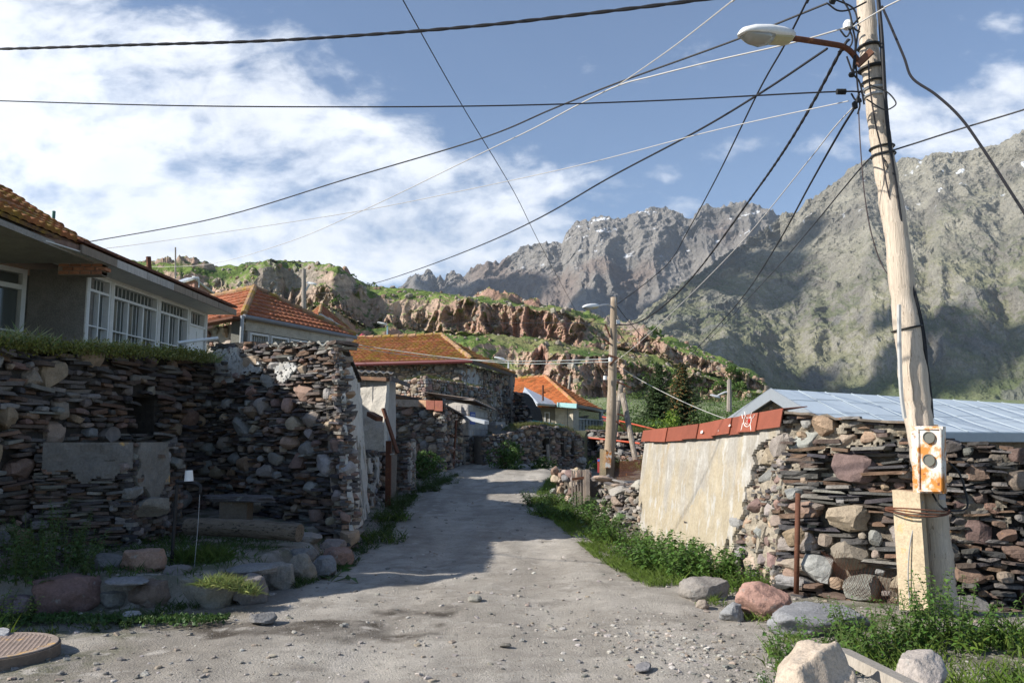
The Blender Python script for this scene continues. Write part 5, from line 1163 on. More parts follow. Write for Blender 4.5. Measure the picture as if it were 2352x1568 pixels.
def lettering(parent, txt, loc, xdir, zdir, size, col, name='lettering'):
    """flat letters as one text object turned into a mesh"""
    cu = bpy.data.curves.new(name, 'FONT'); cu.body = txt; cu.size = size; cu.align_x = 'CENTER'; cu.align_y = 'CENTER'; cu.extrude = .001
    tmp = bpy.data.objects.new('tmp', cu); me = bpy.data.meshes.new_from_object(tmp); bpy.data.objects.remove(tmp)
    x, z = np.array(xdir, float), np.array(zdir, float); y = np.cross(x, z)
    n = len(me.vertices); V = np.empty(n * 3, np.float32); me.vertices.foreach_get('co', V); V = V.reshape(-1, 3)
    V2 = np.array(loc) - np.array(PW[parent.name]) + V[:, :1] * x + V[:, 1:2] * z + V[:, 2:3] * y
    me.vertices.foreach_set('co', V2.astype(np.float32).ravel()); at = me.color_attributes.new('Col', 'FLOAT_COLOR', 'POINT'); at.data.foreach_set('color', np.tile([*col, 1], n).astype(np.float32))
    me.materials.append(M['paint']); me.update(); o = bpy.data.objects.new(name, me); COL.objects.link(o); o.parent = parent; return o
sg = grp('street_sign', 'small blue street sign on the breeze-block store', 'sign', J2.P(np.array(.35), np.array(2.3), .03))
pl_ = part('plate', sg, M['paint'], lambda mb: fbox(mb, J2, .12, .58, 2.16, 2.56, .016, .03, (.03, .07, .3)))
def _(mb):      # two rows of small strokes, as much as the photo shows of them
    for z in (2.47, 2.39):
        u_ = .17
        while u_ < .53: w_ = random.uniform(.008, .02); fbox(mb, J2, u_, u_ + w_, z - .02, z + random.uniform(.005, .022), .0305, .033, (.6, .62, .7)); u_ += w_ + .01
sub('lettering', pl_, M['cable'], _)
lettering(sg, '1', J2.P(np.array(.35), np.array(2.25), .033), (*J2.d, 0), (0, 0, 1), .1, (.6, .62, .7), 'house_number')
# ------------------------------------------------------------------ big old stone house with mossy tile roof
oh = grp('old_stone_house', 'large old two-storey stone house with a lichen-stained tile roof and maroon gutter', 'house', (-2, 31, 1))
n0, n1, n2 = W(770, 1000, 32.6), W(1062, 1000, 31), W(1184, 1000, 37); zev = zE(829, 31)
N1, N2 = Face(n0[:2], n1[:2], .8, zev - .05), Face(n1[:2], n2[:2], .8, zev - .12, .01)
hl_ = [(1.9, 2.35, 3.1, 4.0), (3.2, 3.7, 2.3, 4.0), (4.5, 4.95, 2.9, 3.9), (.3, .62, 3.1, 3.9)]
part('stone_facing', oh, M['stone'], lambda mb: (stones(mb, N1, big=((4, .1, .2), (9, .07, .11)), sl=(.05, .1, .15, .5), prot=.02, tpl=T_SM, spal=np.vstack([SLATE * 1.7, ROUND * 1.0]), rub=.3), stones(mb, N2, big=((5, .08, .16),), sl=(.05, .1, .15, .4), hole=hl_, prot=.02, tpl=T_SM, spal=SLATE * 1.35)))
part('wall_core', oh, M['mortar'], lambda mb: (backing(mb, N1, .4, -.08, col=(.2, .175, .15)), backing(mb, N2, .4, -.07, hl_, col=(.2, .18, .15), u_0=.3)))
part('plaster_remnant', oh, M['plaster'], lambda mb: (sheet(mb, N2, lambda u, z: (((u - .9) / .85) ** 2 + ((z - 4.0) / .55) ** 2 + .5 * fbm(N2.P(u, z) * 2, 3) < .8), .02, .06, .05, .02, 3, (.4, .41, .43)), sheet(mb, N2, lambda u, z: (fbm(N2.P(u, z) * .9 + 3, 3) > .05) & (u > 1.4) & (z > 1.6), .01, .06, .05, .02, 3, (.17, .155, .135))))
for (a, b_, c_, d_) in hl_: window(oh, N2, a, b_, c_, d_, 2 if b_ - a > .4 else 1, 1, -.14, .05, m=M['wood'], glass=M['dark'])
part('corner_post', oh, M['wood'], lambda mb: beam(mb, W(1178, 975, 36.4), W(1174, 862, 36.4), .14, .14, (.3, .27, .24)))
Ez0, Ez1, Ez2 = W(762, 830, 32.2), W(1083, 826, 30.6), W(1183, 858, 37.4); Ez0[2] = Ez1[2] = Ez2[2] = zev
rb_ = W(1014, 771, 34.6); ra = rb_ - (Ez1 - Ez0) * .68
roofpart(oh, [[Ez0, Ez1, rb_, ra], [Ez1, Ez2, rb_ + [.1, .6, 0], rb_]], M['mosstile'], .2, .27, amp=.03, step=.06, colf=tcol((.33, .13, .06), .12, (.22, .12, .035)), caps=[(Ez1, rb_), (ra, rb_)], sag=.08)
gutter(oh, [Ez0 + [0, -.1, -.05], Ez1 + [0.05, -.1, -.05]], .075, (.15, .035, .035)); part('eave_board', oh, M['redmetal'], lambda mb: beam(mb, Ez1 + [.05, 0, -.08], Ez2 + [.08, 0, -.08], .05, .13, (.06, .045, .04)))
# low annex with two dark windows in front of it
an = grp('stone_annex', 'flat-topped stone annex with pale quoins and two dark windows before the old stone house', 'building', (-2.5, 28.5, 1))
m0, m1_, m2_ = W(868, 1000, 29.5), W(976, 1000, 28.2), W(1132, 1000, 31.6); zt_ = zE(863, 28.2)
O1, O2 = Face(m0[:2], m1_[:2], .8, [zt_ - .25, zt_]), Face(m1_[:2], m2_[:2], .8, [zt_, zE(893, 31.4)])
hw = [(.95, 1.3, 2.45, 3.55), (1.95, 2.3, 2.3, 3.45), (3.0, 3.5, 2.1, 2.8)]
part('stone_facing', an, M['stone'], lambda mb: (stones(mb, O1, big=((7, .14, .19), (12, .1, .13)), slates=True, sl=(.06, .14, .2, .4), rub=.6, pal=ROUND * 1.2, spal=ROUND, prot=.01, tpl=T_SM, tilt=.02), stones(mb, O2, big=((6, .12, .17),), sl=(.06, .12, .15, .35), hole=hw, rub=.6, prot=.015, pal=ROUND * .9, tpl=T_SM, tilt=.02)))
part('wall_core', an, M['mortar'], lambda mb: (backing(mb, O1, .3, -.07, col=(.2, .18, .15), trim=.25), backing(mb, O2, .4, -.07, hw, col=(.2, .18, .15), u_0=.3), hexa(mb, np.array([[*m0[:2], 3.4], [*m1_[:2], 3.5], [*m2_[:2], 3.0], [m0[0], m0[1] + 3, 3.2]]) + [0, .3, 0], np.array([[*m0[:2], zt_ - .3], [*m1_[:2], zt_ - .06], [*m2_[:2], zE(893, 31.4) - .06], [m0[0], m0[1] + 3, 3.6]]) + [0, .3, 0], (.1, .1, .05))))
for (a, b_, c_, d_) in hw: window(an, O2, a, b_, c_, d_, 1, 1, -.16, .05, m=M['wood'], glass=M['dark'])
mb = MB(); n = 900; t = rng.uniform(0, 1, n); Pq = O2.P(t * O2.L, O2.zt(t * O2.L), rng.uniform(-.4, 0, n)); grassy(mb, Pq, .12, (.14, .16, .05), .012); Pq = O1.P(t * O1.L, O1.zt(t * O1.L), rng.uniform(-.3, 0, n)); grassy(mb, Pq, .1, (.14, .16, .05), .012)
tag(mb.build('grass', M['leaf']), 'thin turf along the flat top of the stone annex', 'grass', kind='stuff')
# stairs and dark ruin behind
st_ = grp('stone_steps', 'worn stone steps climbing to the old stone house', 'steps', (0, 29, 1)); 
part('steps', st_, M['conc'], lambda mb: [beam(mb, W(1118 + i * 7, 974 + 6.5 * (i), 30.5 - i * .6), W(1150 + i * 14, 972 + 6.5 * i, 30 - i * .6), .5, .11, np.array([.3, .28, .26]) * random.uniform(.85, 1.1)) for i in range(5)])
dr = grp('ruined_wall', 'dark collapsed slate wall right of the old stone house', 'wall', (.6, 34, 1.6)); D1 = Face(W(1178, 900, 35.5)[:2], W(1222, 900, 34.5)[:2], 1, np.array([[0, zE(897, 35)], [.35, zE(905, 35)], [.5, zE(925, 35)], [.8, zE(938, 35)], [1, zE(975, 35)]]))
part('stone_facing', dr, M['stone'], lambda mb: stones(mb, D1, big=((5, .08, .13),), sl=(.05, .09, .15, .4), tpl=T_SM, prot=.05)); part('wall_core', dr, M['mortar'], lambda mb: backing(mb, D1, .6, -.08, col=(.05, .045, .04), seg=4))
# low ruin along the lane
lr = grp('ruined_barn_wall', 'long shaded stone wall of a roofless barn with a doorway and two window holes', 'wall', (1, 27.5, .7))
k0, k1 = W(1112, 1050, 26.6), W(1345, 1050, 28.8); LR = Face(k0[:2], k1[:2], .2, np.array([[0, zE(1000, 26.6)], [.3, zE(990, 27)], [.36, zE(978, 27)], [.6, zE(974, 27.8)], [.85, zE(985, 28.4)], [1, zE(1005, 28.8)]]), .03)
hr = [(1.95, 2.28, .9, 2.0), (2.62, 2.9, 1.35, 1.95), (3.0, 3.28, 1.3, 1.92)]; hr = [(LR.L * a, LR.L * b_, c_, d_) for a, b_, c_, d_ in ((.575, .645, .75, 1.72), (.76, .8, 1.05, 1.65), (.86, .905, 1.0, 1.62))]
part('stone_facing', lr, M['stone'], lambda mb: stones(mb, LR, big=((7, .09, .15), (16, .06, .09)), sl=(.04, .09, .12, .35), hole=hr, tpl=T_SM, prot=.03, spal=np.vstack([SLATE * 1.3, ROUND * .7]), pal=ROUND * .85))
part('wall_core', lr, M['mortar'], lambda mb: (backing(mb, LR, .55, -.08, hr, col=(.16, .14, .12)), hexa(mb, np.array([[*k0[:2], .3], [*k1[:2], .3], [k1[0] + .3, k1[1] + 2, .3], [k0[0], k0[1] + 2.5, .3]]) + [0, .6, 0], np.array([[*k0[:2], 1.7], [*k1[:2], 1.75], [k1[0] + .3, k1[1] + 2, 2], [k0[0], k0[1] + 2.5, 2]]) + [0, .6, 0], (.09, .09, .05))))
part('doorway', lr, M['dark'], lambda mb: [fbox(mb, LR, a - .05, b_ + .05, c_ - .05, d_ + .05, -.5, -.42) for a, b_, c_, d_ in hr])
part('door_post', lr, M['wood'], lambda mb: beam(mb, LR.P(np.array(hr[0][0] + .22), np.array(.6), -.05), LR.P(np.array(hr[0][0] + .2), np.array(1.5), -.05), .08, .08, (.3, .26, .22)))
mb = MB(); n = 2600; t = rng.uniform(.3, 1, n); Pq = LR.P(t * LR.L, LR.zt(t * LR.L), rng.uniform(-.9, .02, n)); grassy(mb, Pq, .14, (.16, .17, .06), .014, .8)
tag(mb.build('grass', M['leaf']), 'dry turf growing along the top of the roofless barn wall', 'grass', kind='stuff')
# ------------------------------------------------------------------ orange-roofed house at the centre
oc = grp('orange_roof_house', 'grey house with a vivid orange tile roof, white tin porch roof and satellite dish', 'house', (3, 42, 2))
v0, v1, v2, v3 = W(1212, 950, 41.5), W(1275, 950, 41), W(1316, 950, 39.5), W(1386, 950, 44)
zo = zE(934, 41); V0_, V1_, V2_ = Face(v0[:2], v1[:2], 1.5, zo), Face(v1[:2], v2[:2], 1.5, zo), Face(v2[:2], v3[:2], 1.5, zE(934, 41))
part('wall', oc, M['render_'], lambda mb: (backing(mb, V0_, .3, 0, col=(.2, .185, .15), top=0), backing(mb, V2_, .3, -.1, col=(.15, .15, .15), top=0, u_0=.3), backing(mb, V1_, .3, -.02, col=(.42, .38, .31), top=0)))
def _(mb):
    z = 1.6; r = 0
    while z < zo - .1:
        u_ = -(r % 2) * .2
        while u_ < V1_.L:
            a, b_ = max(0, u_), min(V1_.L, u_ + .385)
            if b_ - a > .05: fbox(mb, V1_, a, b_, z, z + .17, -.04, 0, np.array([.45, .4, .32]) * random.uniform(.85, 1.1))
            u_ += .4
        z += .185; r += 1
part('block_wall', oc, M['conc'], _)
for a, b_ in ((.35, .75), (1.0, 1.3)): window(oc, V0_, a * V0_.L / 1.6, b_ * V0_.L / 1.6, 1.9, zo - .25, 1, 1, .02, .05, m=M['wood'], glass=M['dark'])
window(oc, V2_, .15, V2_.L - .1, 1.85, zo - .1, 9, 2, 0, .05, m=M['wplank'], transom=zo - .6)
x0, x1, x2, xa, xb = W(1150, 935, 42.5), W(1325, 931, 39), W(1392, 945, 45), W(1150, 862, 47), W(1250, 864, 47)
x0[2] = x1[2]; x2[2] = x1[2] - .15; xb = W(1252, 866, 45.5); xa = xb - (x1 - x0) * .6; xc = xb + (x2 - x1) * .07
roofpart(oc, [[x0, x1, xb, xa], [x1, x2, xc, xb]], M['tile'], .23, .29, amp=.035, step=.05, colf=tcol(RO, 0), caps=[(x1, xb), (xa, xb), (xb, xc)], capcol=(.45, .2, .1))
y0, y1, y2, ya = W(1188, 941, 38.5), W(1236, 926, 38), W(1290, 930, 40.5), W(1205, 889, 42)
roofpart(oc, [[y0, y1, ya], [y1, y2, ya]], M['galv'], .5, 5, amp=.012, step=0, col=(.5, .5, .5), corr=True, sag=0, label='white ribbed tin roof')
part('fascia', oc, M['paint'], lambda mb: (beam(mb, W(1280, 929, 39.8), W(1325, 932, 38.9), .06, .22, (.3, .5, .5)), beam(mb, W(1325, 932, 38.9), W(1392, 944, 44.9), .06, .14, (.14, .15, .17))))
part('stove_pipe', oc, M['rust'], lambda mb: tube(mb, [W(1247, 925, 39.5), W(1247, 884, 39.5)], .045, 8, (.15, .08, .05)))
def _(mb):
    c_ = W(1216, 941, 37.8); a = np.linspace(0, 6.283, 21)[:-1]; rr2 = np.linspace(0, .42, 6); n = np.array([-.35, -.9, .25]); n /= np.linalg.norm(n); s_ = np.cross(n, [0, 0, 1]); s_ /= np.linalg.norm(s_); t_ = np.cross(s_, n)
    V = np.concatenate([c_ + n * (r * r * .45) + (np.cos(a) * r)[:, None] * s_ + (np.sin(a) * r)[:, None] * t_ for r in rr2]); i = np.arange(20)
    mb.add(V, [np.stack([i + k * 20, (i + 1) % 20 + k * 20, (i + 1) % 20 + k * 20 + 20, i + k * 20 + 20], 1) for k in range(5)], (.75, .75, .73)); tube(mb, [c_ + n * .02 - [0, 0, .42], c_ + n * .45 + [0, 0, -.05]], .015, 5, (.3, .3, .3))
part('dish', oc, M['white'], _)
gcs = grp('green_sheet', 'strip of green corrugated sheet on the barn top below the orange-roofed house', 'sheet', W(1260, 970, 33)); part('sheet', gcs, M['paint'], lambda mb: tile_plane(mb, [W(1222, 966, 33), W(1302, 985, 31), W(1295, 975, 34), W(1222, 958, 36)], .12, 3, .03, 0, corr=True, col=(.03, .22, .17), sag=0))
# ------------------------------------------------------------------ walls beyond the second pole
bw = grp('back_wall', 'sunlit rubble wall with a window hole behind the leaning poles', 'wall', (4, 33, 1.2)); t0, t1 = W(1342, 1000, 33.5), W(1530, 1000, 31.0); BW = Face(t0[:2], t1[:2], .2, [zE(985, 33.5), zE(990, 32), zE(996, 31)], .02)
hb_ = [(.48 * BW.L, .63 * BW.L, 1.3, 1.72), (.04 * BW.L, .16 * BW.L, 1.2, 1.7)]
part('stone_facing', bw, M['stone'], lambda mb: stones(mb, BW, big=((7, .1, .17), (14, .06, .1)), sl=(.04, .08, .14, .4), hole=hb_, tpl=T_SM, prot=.04, spal=SLATE * 1.35, pal=ROUND * 1.1))
part('wall_core', bw, M['mortar'], lambda mb: backing(mb, BW, .5, -.1, hb_, col=(.1, .09, .08))); part('window_hole', bw, M['dark'], lambda mb: [fbox(mb, BW, a - .05, b_ + .05, c_ - .05, d_ + .05, -.5, -.42) for a, b_, c_, d_ in hb_])
part('lintel', bw, M['wood'], lambda mb: [fbox(mb, BW, a - .1, b_ + .1, d_, d_ + .09, -.3, .03, (.22, .19, .15)) for a, b_, c_, d_ in hb_])
mb = MB(); n = 1800; t = rng.uniform(0, 1, n); grassy(mb, BW.P(t * BW.L, BW.zt(t * BW.L), rng.uniform(-1.2, 0, n)), .2, (.14, .16, .05), .016, .8); tag(mb.build('grass', M['leaf']), 'yellowish turf on top of the sunlit back wall', 'grass', kind='stuff')
for nm, pts, lab in (('red_pipe', [(1342, 1004, 33), (1420, 1012, 32), (1470, 1018, 31)], 'thin red gas pipe fixed along the sunlit back wall'), ('red_pipe', [(1384, 957, 40), (1460, 975, 36), (1520, 990, 32)], 'thin red gas pipe crossing above the back wall turf')):
    mb = MB(); tube(mb, spline([W(*p) for p in pts], 10), .035, 6, (.5, .08, .03)); tag(mb.build(nm, M['paint']), lab, 'pipe')
ab = grp('red_awning', 'small coral red awning sheet right of the orange-roofed house', 'awning', W(1395, 965, 42)); part('sheet', ab, M['paint'], lambda mb: hexa(mb, np.array([W(1384, 966, 40), W(1432, 977, 40), W(1425, 972, 43), W(1386, 955, 43)]), np.array([W(1384, 966, 40), W(1432, 977, 40), W(1425, 972, 43), W(1386, 955, 43)]) + [0, 0, .05], (.6, .14, .1)))
mf = grp('mesh_fence', 'rust-brown wire mesh fence panel beside the plastered shed', 'fence', (3, 22, .3))
def _(mb):
    f = Face(W(1408, 1080, 22)[:2], W(1500, 1080, 20.5)[:2], .1, [zE(1062, 22), zE(1050, 21)]); 
    for u_ in np.arange(0, f.L, .045): fbox(mb, f, u_, u_ + .012, .05, float(f.zt(u_)), -.012, 0, (.1, .04, .03))
    for z in np.arange(.1, 1.25, .05): fbox(mb, f, 0, f.L, z, z + .01, -.02, -.013, (.1, .04, .03))
part('mesh_panel', mf, M['rust'], _)
rg = grp('red_gate', 'dark red sheet gate with a blue plate at the end of the barn wall', 'gate', W(1380, 1085, 25)); RGf = Face(W(1372, 1070, 25)[:2], W(1388, 1070, 24.8)[:2], .3, 1.3); part('panel', rg, M['redmetal'], lambda mb: fbox(mb, RGf, 0, RGf.L, zE(1085, 25), zE(1052, 25), -.05, 0, (.2, .02, .02)))
part('plate', rg, M['paint'], lambda mb: fbox(mb, RGf, .03, .16, zE(1059, 25), zE(1054, 25), 0.004, .02, (.03, .08, .3)))
# low dry walls by the gate
dw = grp('dry_wall', 'heaped low dry-stone wall left of the small wooden gate', 'wall', (1.2, 18, .2)); DW = Face(W(1262, 1100, 18.6)[:2], W(1318, 1100, 17.6)[:2], .1, [zE(1086, 18.5), zE(1083, 18), zE(1100, 17.7)], .1)
part('stones', dw, M['stone'], lambda mb: (stones(mb, DW, big=((30, .07, .12), (40, .04, .07)), slates=False, prot=.04, depth=.3, pal=ROUND * 1.1, spal=GREYS), backing(mb, DW, .5, -.12, col=(.12, .1, .08)),
    rocks(mb, DW.P(rng.uniform(0, DW.L, 26), zE(1090, 18) + rng.uniform(-.08, .06, 26), rng.uniform(-.4, 0, 26)), rng.uniform(.06, .14, (26, 3)), rotm(*rng.uniform(0, 6, (3, 26))), pick(ROUND * 1.1, 26))))
dw2 = grp('dry_wall', 'tumbled slate dry wall between the wooden gate and the plastered shed', 'wall', (2, 16, .1)); DV = Face(W(1362, 1150, 17.4)[:2], (2.28, 14.2), -.1, [zE(1100, 17.4), zE(1118, 16), zE(1098, 14.6)], .16)
part('stones', dw2, M['stone'], lambda mb: (stones(mb, DV, big=((5, .07, .13), (12, .04, .07)), sl=(.02, .05, .12, .4), prot=.07, tilt=.16, spal=GREYS * .8, pal=GREYS), backing(mb, DV, .6, -.16, col=(.1, .09, .08)),
    rocks(mb, DV.P(rng.uniform(0, DV.L, 30), DV.zt(np.zeros(30) + 1.2) + rng.uniform(-.12, .1, 30), rng.uniform(-.6, .05, 30)), np.stack([rng.uniform(.1, .28, 30), rng.uniform(.1, .22, 30), rng.uniform(.03, .1, 30)], 1), rotm(rng.normal(0, .25, 30), rng.normal(0, .25, 30), rng.uniform(0, 6, 30)), pick(GREYS, 30))))
boulder(tuple(W(1432, 1122, 17)), (.3, .2, .16), .3, (.24, .24, .25), 'blue-grey boulder on top of the tumbled slate wall')
gt = grp('wooden_gate', 'small gate of weathered grey upright planks in the dry-stone wall', 'gate', W(1338, 1160, 17.3))
for i in range(7):
    px = 1313 + i * 6.6 if i < 5 else 1336 + (i - 4) * 6.4; d_ = 17.35 - .02 * i
    part('plank' if i < 6 else 'gate_post', gt, M['wood'], lambda mb: beam(mb, W(px + 1.5, 1168 - i * 3.2, d_), W(px + 1 + random.uniform(-1, 1), 1080 - (i > 3) * 3 + random.uniform(-2, 2), d_), .055 if i < 6 else .09, .03 if i < 6 else .08, np.array([.33, .27, .22]) * random.uniform(.8, 1.15)))
part('crossbar', gt, M['rust'], lambda mb: beam(mb, W(1314, 1100, 17.25), W(1346, 1096, 17.25), .02, .05, (.25, .13, .08)))
# ------------------------------------------------------------------ near utility pole
up_ = grp('utility_pole', 'leaning bare wooden utility pole with a street lamp and rusty meter box on the right', 'utility pole', W(2165, 1425, 7.6))
cp_ = [(1978, -160, 8.0), (1988, 0, 7.9), (1997, 120, 7.85), (2011, 230, 7.8), (2024, 330, 7.8), (2044, 450, 7.75), (2062, 560, 7.7), (2076, 700, 7.7), (2092, 820, 7.65), (2108, 950, 7.65), (2132, 1100, 7.6), (2150, 1230, 7.6), (2160, 1330, 7.6), (2170, 1440, 7.6)]
wd = [40, 42, 45, 47, 50, 52, 55, 56, 58, 60, 58, 58, 62, 64]
C_ = spline([W(a, b, c) for a, b, c in cp_], 90); rw2 = np.interp(np.linspace(0, 13, 90), range(14), wd) / 1898 * 7.7 / 2
rw2 = rw2 * (1 + .035 * np.sin(np.arange(90) * .9) + .03 * rng.normal(size=90))
part('pole', up_, M['pole'], lambda mb: tube(mb, C_, rw2, 22, (.56, .47, .37), wob=.012), smooth=True)
part('footing_post', up_, M['conc'], lambda mb: hexa(mb, np.array([W(2066, 1400, 7.5), W(2132, 1400, 7.28), W(2142, 1400, 7.5), W(2076, 1400, 7.75)]), np.array([W(2049, 1125, 7.5), W(2112, 1131, 7.28), W(2122, 1131, 7.5), W(2060, 1123, 7.75)]), (.5, .4, .27)), 'stained square concrete post wired to the pole foot')
def _(mb):
    for k in range(3):
        a = np.linspace(0, 6.3, 26); c_ = W(2106, 1166 + k * 5, 7.5); tube(mb, np.stack([c_[0] + .25 * np.cos(a), c_[1] + .29 * np.sin(a), c_[2] + .012 * np.sin(a * 2 + k)], 1), .007, 5, (.12, .06, .04))
part('binding_wire', up_, M['rust'], _)
def _(mb):
    q = [W(2093, 978, 7.42), W(2165, 979, 7.2), W(2172, 979, 7.4), W(2100, 977, 7.6)]; p_ = [W(2097, 1131, 7.42), W(2168, 1133, 7.2), W(2175, 1133, 7.4), W(2104, 1131, 7.6)]
    hexa(mb, np.array(p_), np.array(q), (.7, .68, .62))
    for (a, b_, w_) in (((2109, 984), (2160, 984), .012), ((2110, 1126), (2162, 1127), .012), ((2109, 984), (2110, 1126), .012), ((2160, 984), (2162, 1127), .012)): beam(mb, W(*a, 7.365 - (a[0] > 2130) * .16), W(*b_, 7.365 - (b_[0] > 2130) * .16), w_, .02, (.6, .57, .5), up=(0, 1, 0))
mbx = part('meter_box', up_, M['meter'], _, 'white steel box with two round windows and orange rust runs')
for py in (1004, 1056):
    def _(mb):
        cc_ = W(2134, py, 7.28); ex_ = W(2165, 979, 7.2) - W(2093, 978, 7.42); ex_ /= np.linalg.norm(ex_); a = np.linspace(0, 6.283, 21)[:-1]; nn = np.cross(ex_, [0, 0, 1]); nn *= -np.sign(nn[1]) 
        R_ = lambda r, o: cc_ + (np.cos(a) * r)[:, None] * ex_ + (np.sin(a) * r)[:, None] * np.array([0, 0, 1.]) + nn * o
        i = np.arange(20); j = (i + 1) % 20; mb.add(np.vstack([R_(.052, -.01), R_(.052, .012), R_(.044, .012), R_(.044, .004)]), [np.stack([i + k * 20, j + k * 20, j + k * 20 + 20, i + k * 20 + 20], 1) for k in range(3)] + [(np.arange(20) + 60)[None]], (.13, .13, .11))
    sub('meter_window', mbx, M['paint'], _)
part('padlock', up_, M['paint'], lambda mb: (box(mb, W(2158, 1147, 7.35), W(2158, 1147, 7.35) + [.055, .02, .05], (.35, .35, .38)), tube(mb, spline([W(2160, 1147, 7.36), W(2159, 1138, 7.36), W(2166, 1134, 7.36), W(2170, 1145, 7.36)], 10), .005, 5, (.4, .35, .2))))
def _(mb):
    q = [W(a, b, c) for a, b, c in ((2120, 1150, 7.35), (2108, 1180, 7.35), (2092, 1240, 7.36), (2086, 1310, 7.38), (2090, 1390, 7.4))]; tube(mb, spline(q, 20), .006, 5, (.35, .34, .32))
    q = [W(a, b, c) for a, b, c in ((2142, 1133, 7.4), (2158, 1160, 7.35), (2180, 1172, 7.4), (2215, 1170, 7.45), (2222, 1150, 7.5), (2205, 1090, 7.55), (2178, 1060, 7.6))]; tube(mb, spline(q, 26), .009, 6, (.03, .03, .03))
part('box_cables', up_, M['cable'], _)
def _(mb):       # bundle running down the right side of the pole
    for k, pts in enumerate([[(2011, -40), (2024, 60), (2031, 200), (2042, 330), (2062, 450), (2083, 600), (2110, 720), (2135, 880), (2142, 960)], [(2016, -40), (2028, 90), (2036, 230), (2052, 380), (2078, 520), (2098, 650), (2125, 780), (2134, 950)], [(2012, -40), (2020, 60), (2026, 150), (2038, 300), (2060, 420), (2075, 520), (2090, 640), (2118, 760), (2130, 900)]]):
        tube(mb, spline([W(a, b, 7.62 + .05 * k) for a, b in pts], 40), .011 if k else .014, 6, (.025, .025, .028))
    tube(mb, spline([W(a, b, 7.5) for a, b in ((2065, 700), (2066, 800), (2070, 900), (2078, 960))], 12), .02, 6, (.42, .42, .4))
part('cable_bundle', up_, M['cable'], _)
def _(mb):       # straps, clamps, loops
    for py, tt, rr3, m_ in ((122, .1, .016, 0), (160, .15, .02, 0), (190, .05, .01, 0), (218, 0, .012, 1), (235, 0, .012, 1), (352, .1, .01, 0), (362, .1, .01, 0), (755, .2, .01, 0)):
        i = int(np.interp(py, [c[1] for c in cp_], np.arange(14)) / 13 * 89); c_ = C_[i]; r = rw2[i] + .012; a = np.linspace(0, 6.3, 20)
        tube(mb, np.stack([c_[0] + r * np.cos(a), c_[1] + r * np.sin(a), c_[2] + tt * r * np.cos(a)], 1), rr3, 5, (.03, .028, .025) if not m_ else (.45, .47, .48))
    beam(mb, W(1968, 150, 7.7), W(2002, 118, 7.65), .05, .06, (.17, .08, .05))
    tube(mb, spline([W(a, b, 7.5) for a, b in ((2030, 362), (2035, 380), (2040, 385), (2036, 372), (2030, 366))], 12), .006, 5, (.05, .05, .05))
    tube(mb, spline([W(a, b, 7.5) for a, b in ((1998, 195), (2035, 210), (2056, 232), (2054, 244), (2030, 252), (1990, 228))], 24), .007, 5, (.05, .05, .05))
    tube(mb, spline([W(a, b, 7.65) for a, b in ((1995, 140), (1998, 200), (2012, 290), (2024, 340), (2036, 420), (2060, 520), (2080, 600), (2085, 640))], 24), .008, 5, (.06, .05, .05))
part('strap', up_, M['cable'], _)
def _(mb):
    for pts in ([(1930, 70), (1945, 85), (1958, 60), (1975, 40)], [(1900, 8), (1925, 25), (1955, 22), (1990, 5)], [(1935, 0), (1950, 25), (1960, 62), (1975, 75)], [(1920, 0), (1960, 20), (1972, 60)], [(1958, 62), (1965, 100), (1960, 160), (1972, 165)], [(1966, 150), (1970, 200), (1975, 240), (1970, 262)], [(1975, 60), (1968, 95), (1962, 160)], [(1945, 130), (1960, 170), (1975, 190), (1985, 240)], [(1955, 215), (1966, 230), (1975, 210), (1985, 222)], [(1925, 120), (1950, 110), (1958, 90), (1950, 66)]):
        tube(mb, spline([W(a, b, 7.65) for a, b in pts], 14), .009, 5, (.02, .02, .022))
    for (a, b) in ((1912, 4), (1930, 212), (1972, 232), (1955, 172)): rk(mb, W(a, b, 7.65), (.04, .025, .025), .3, (.02, .02, .02), T_RK, rnd=.3)
    rk(mb, W(1962, 240, 7.6), (.03, .03, .055), .3, (.02, .02, .02), T_RK, rnd=.3)
    for k in range(6): c_ = W(1922 + k * 3.6, 211, 7.65); tube(mb, [c_, c_ + [.008, 0, 0]], .03, 8, (.02, .02, .02))
part('junction_tangle', up_, M['cable'], _)
part('insulator', up_, M['white'], lambda mb: tube(mb, [W(1948, 66, 7.7), W(1948, 56, 7.7), W(1948, 48, 7.7)], [.045, .05, .03], 12, (.6, .68, .6)))
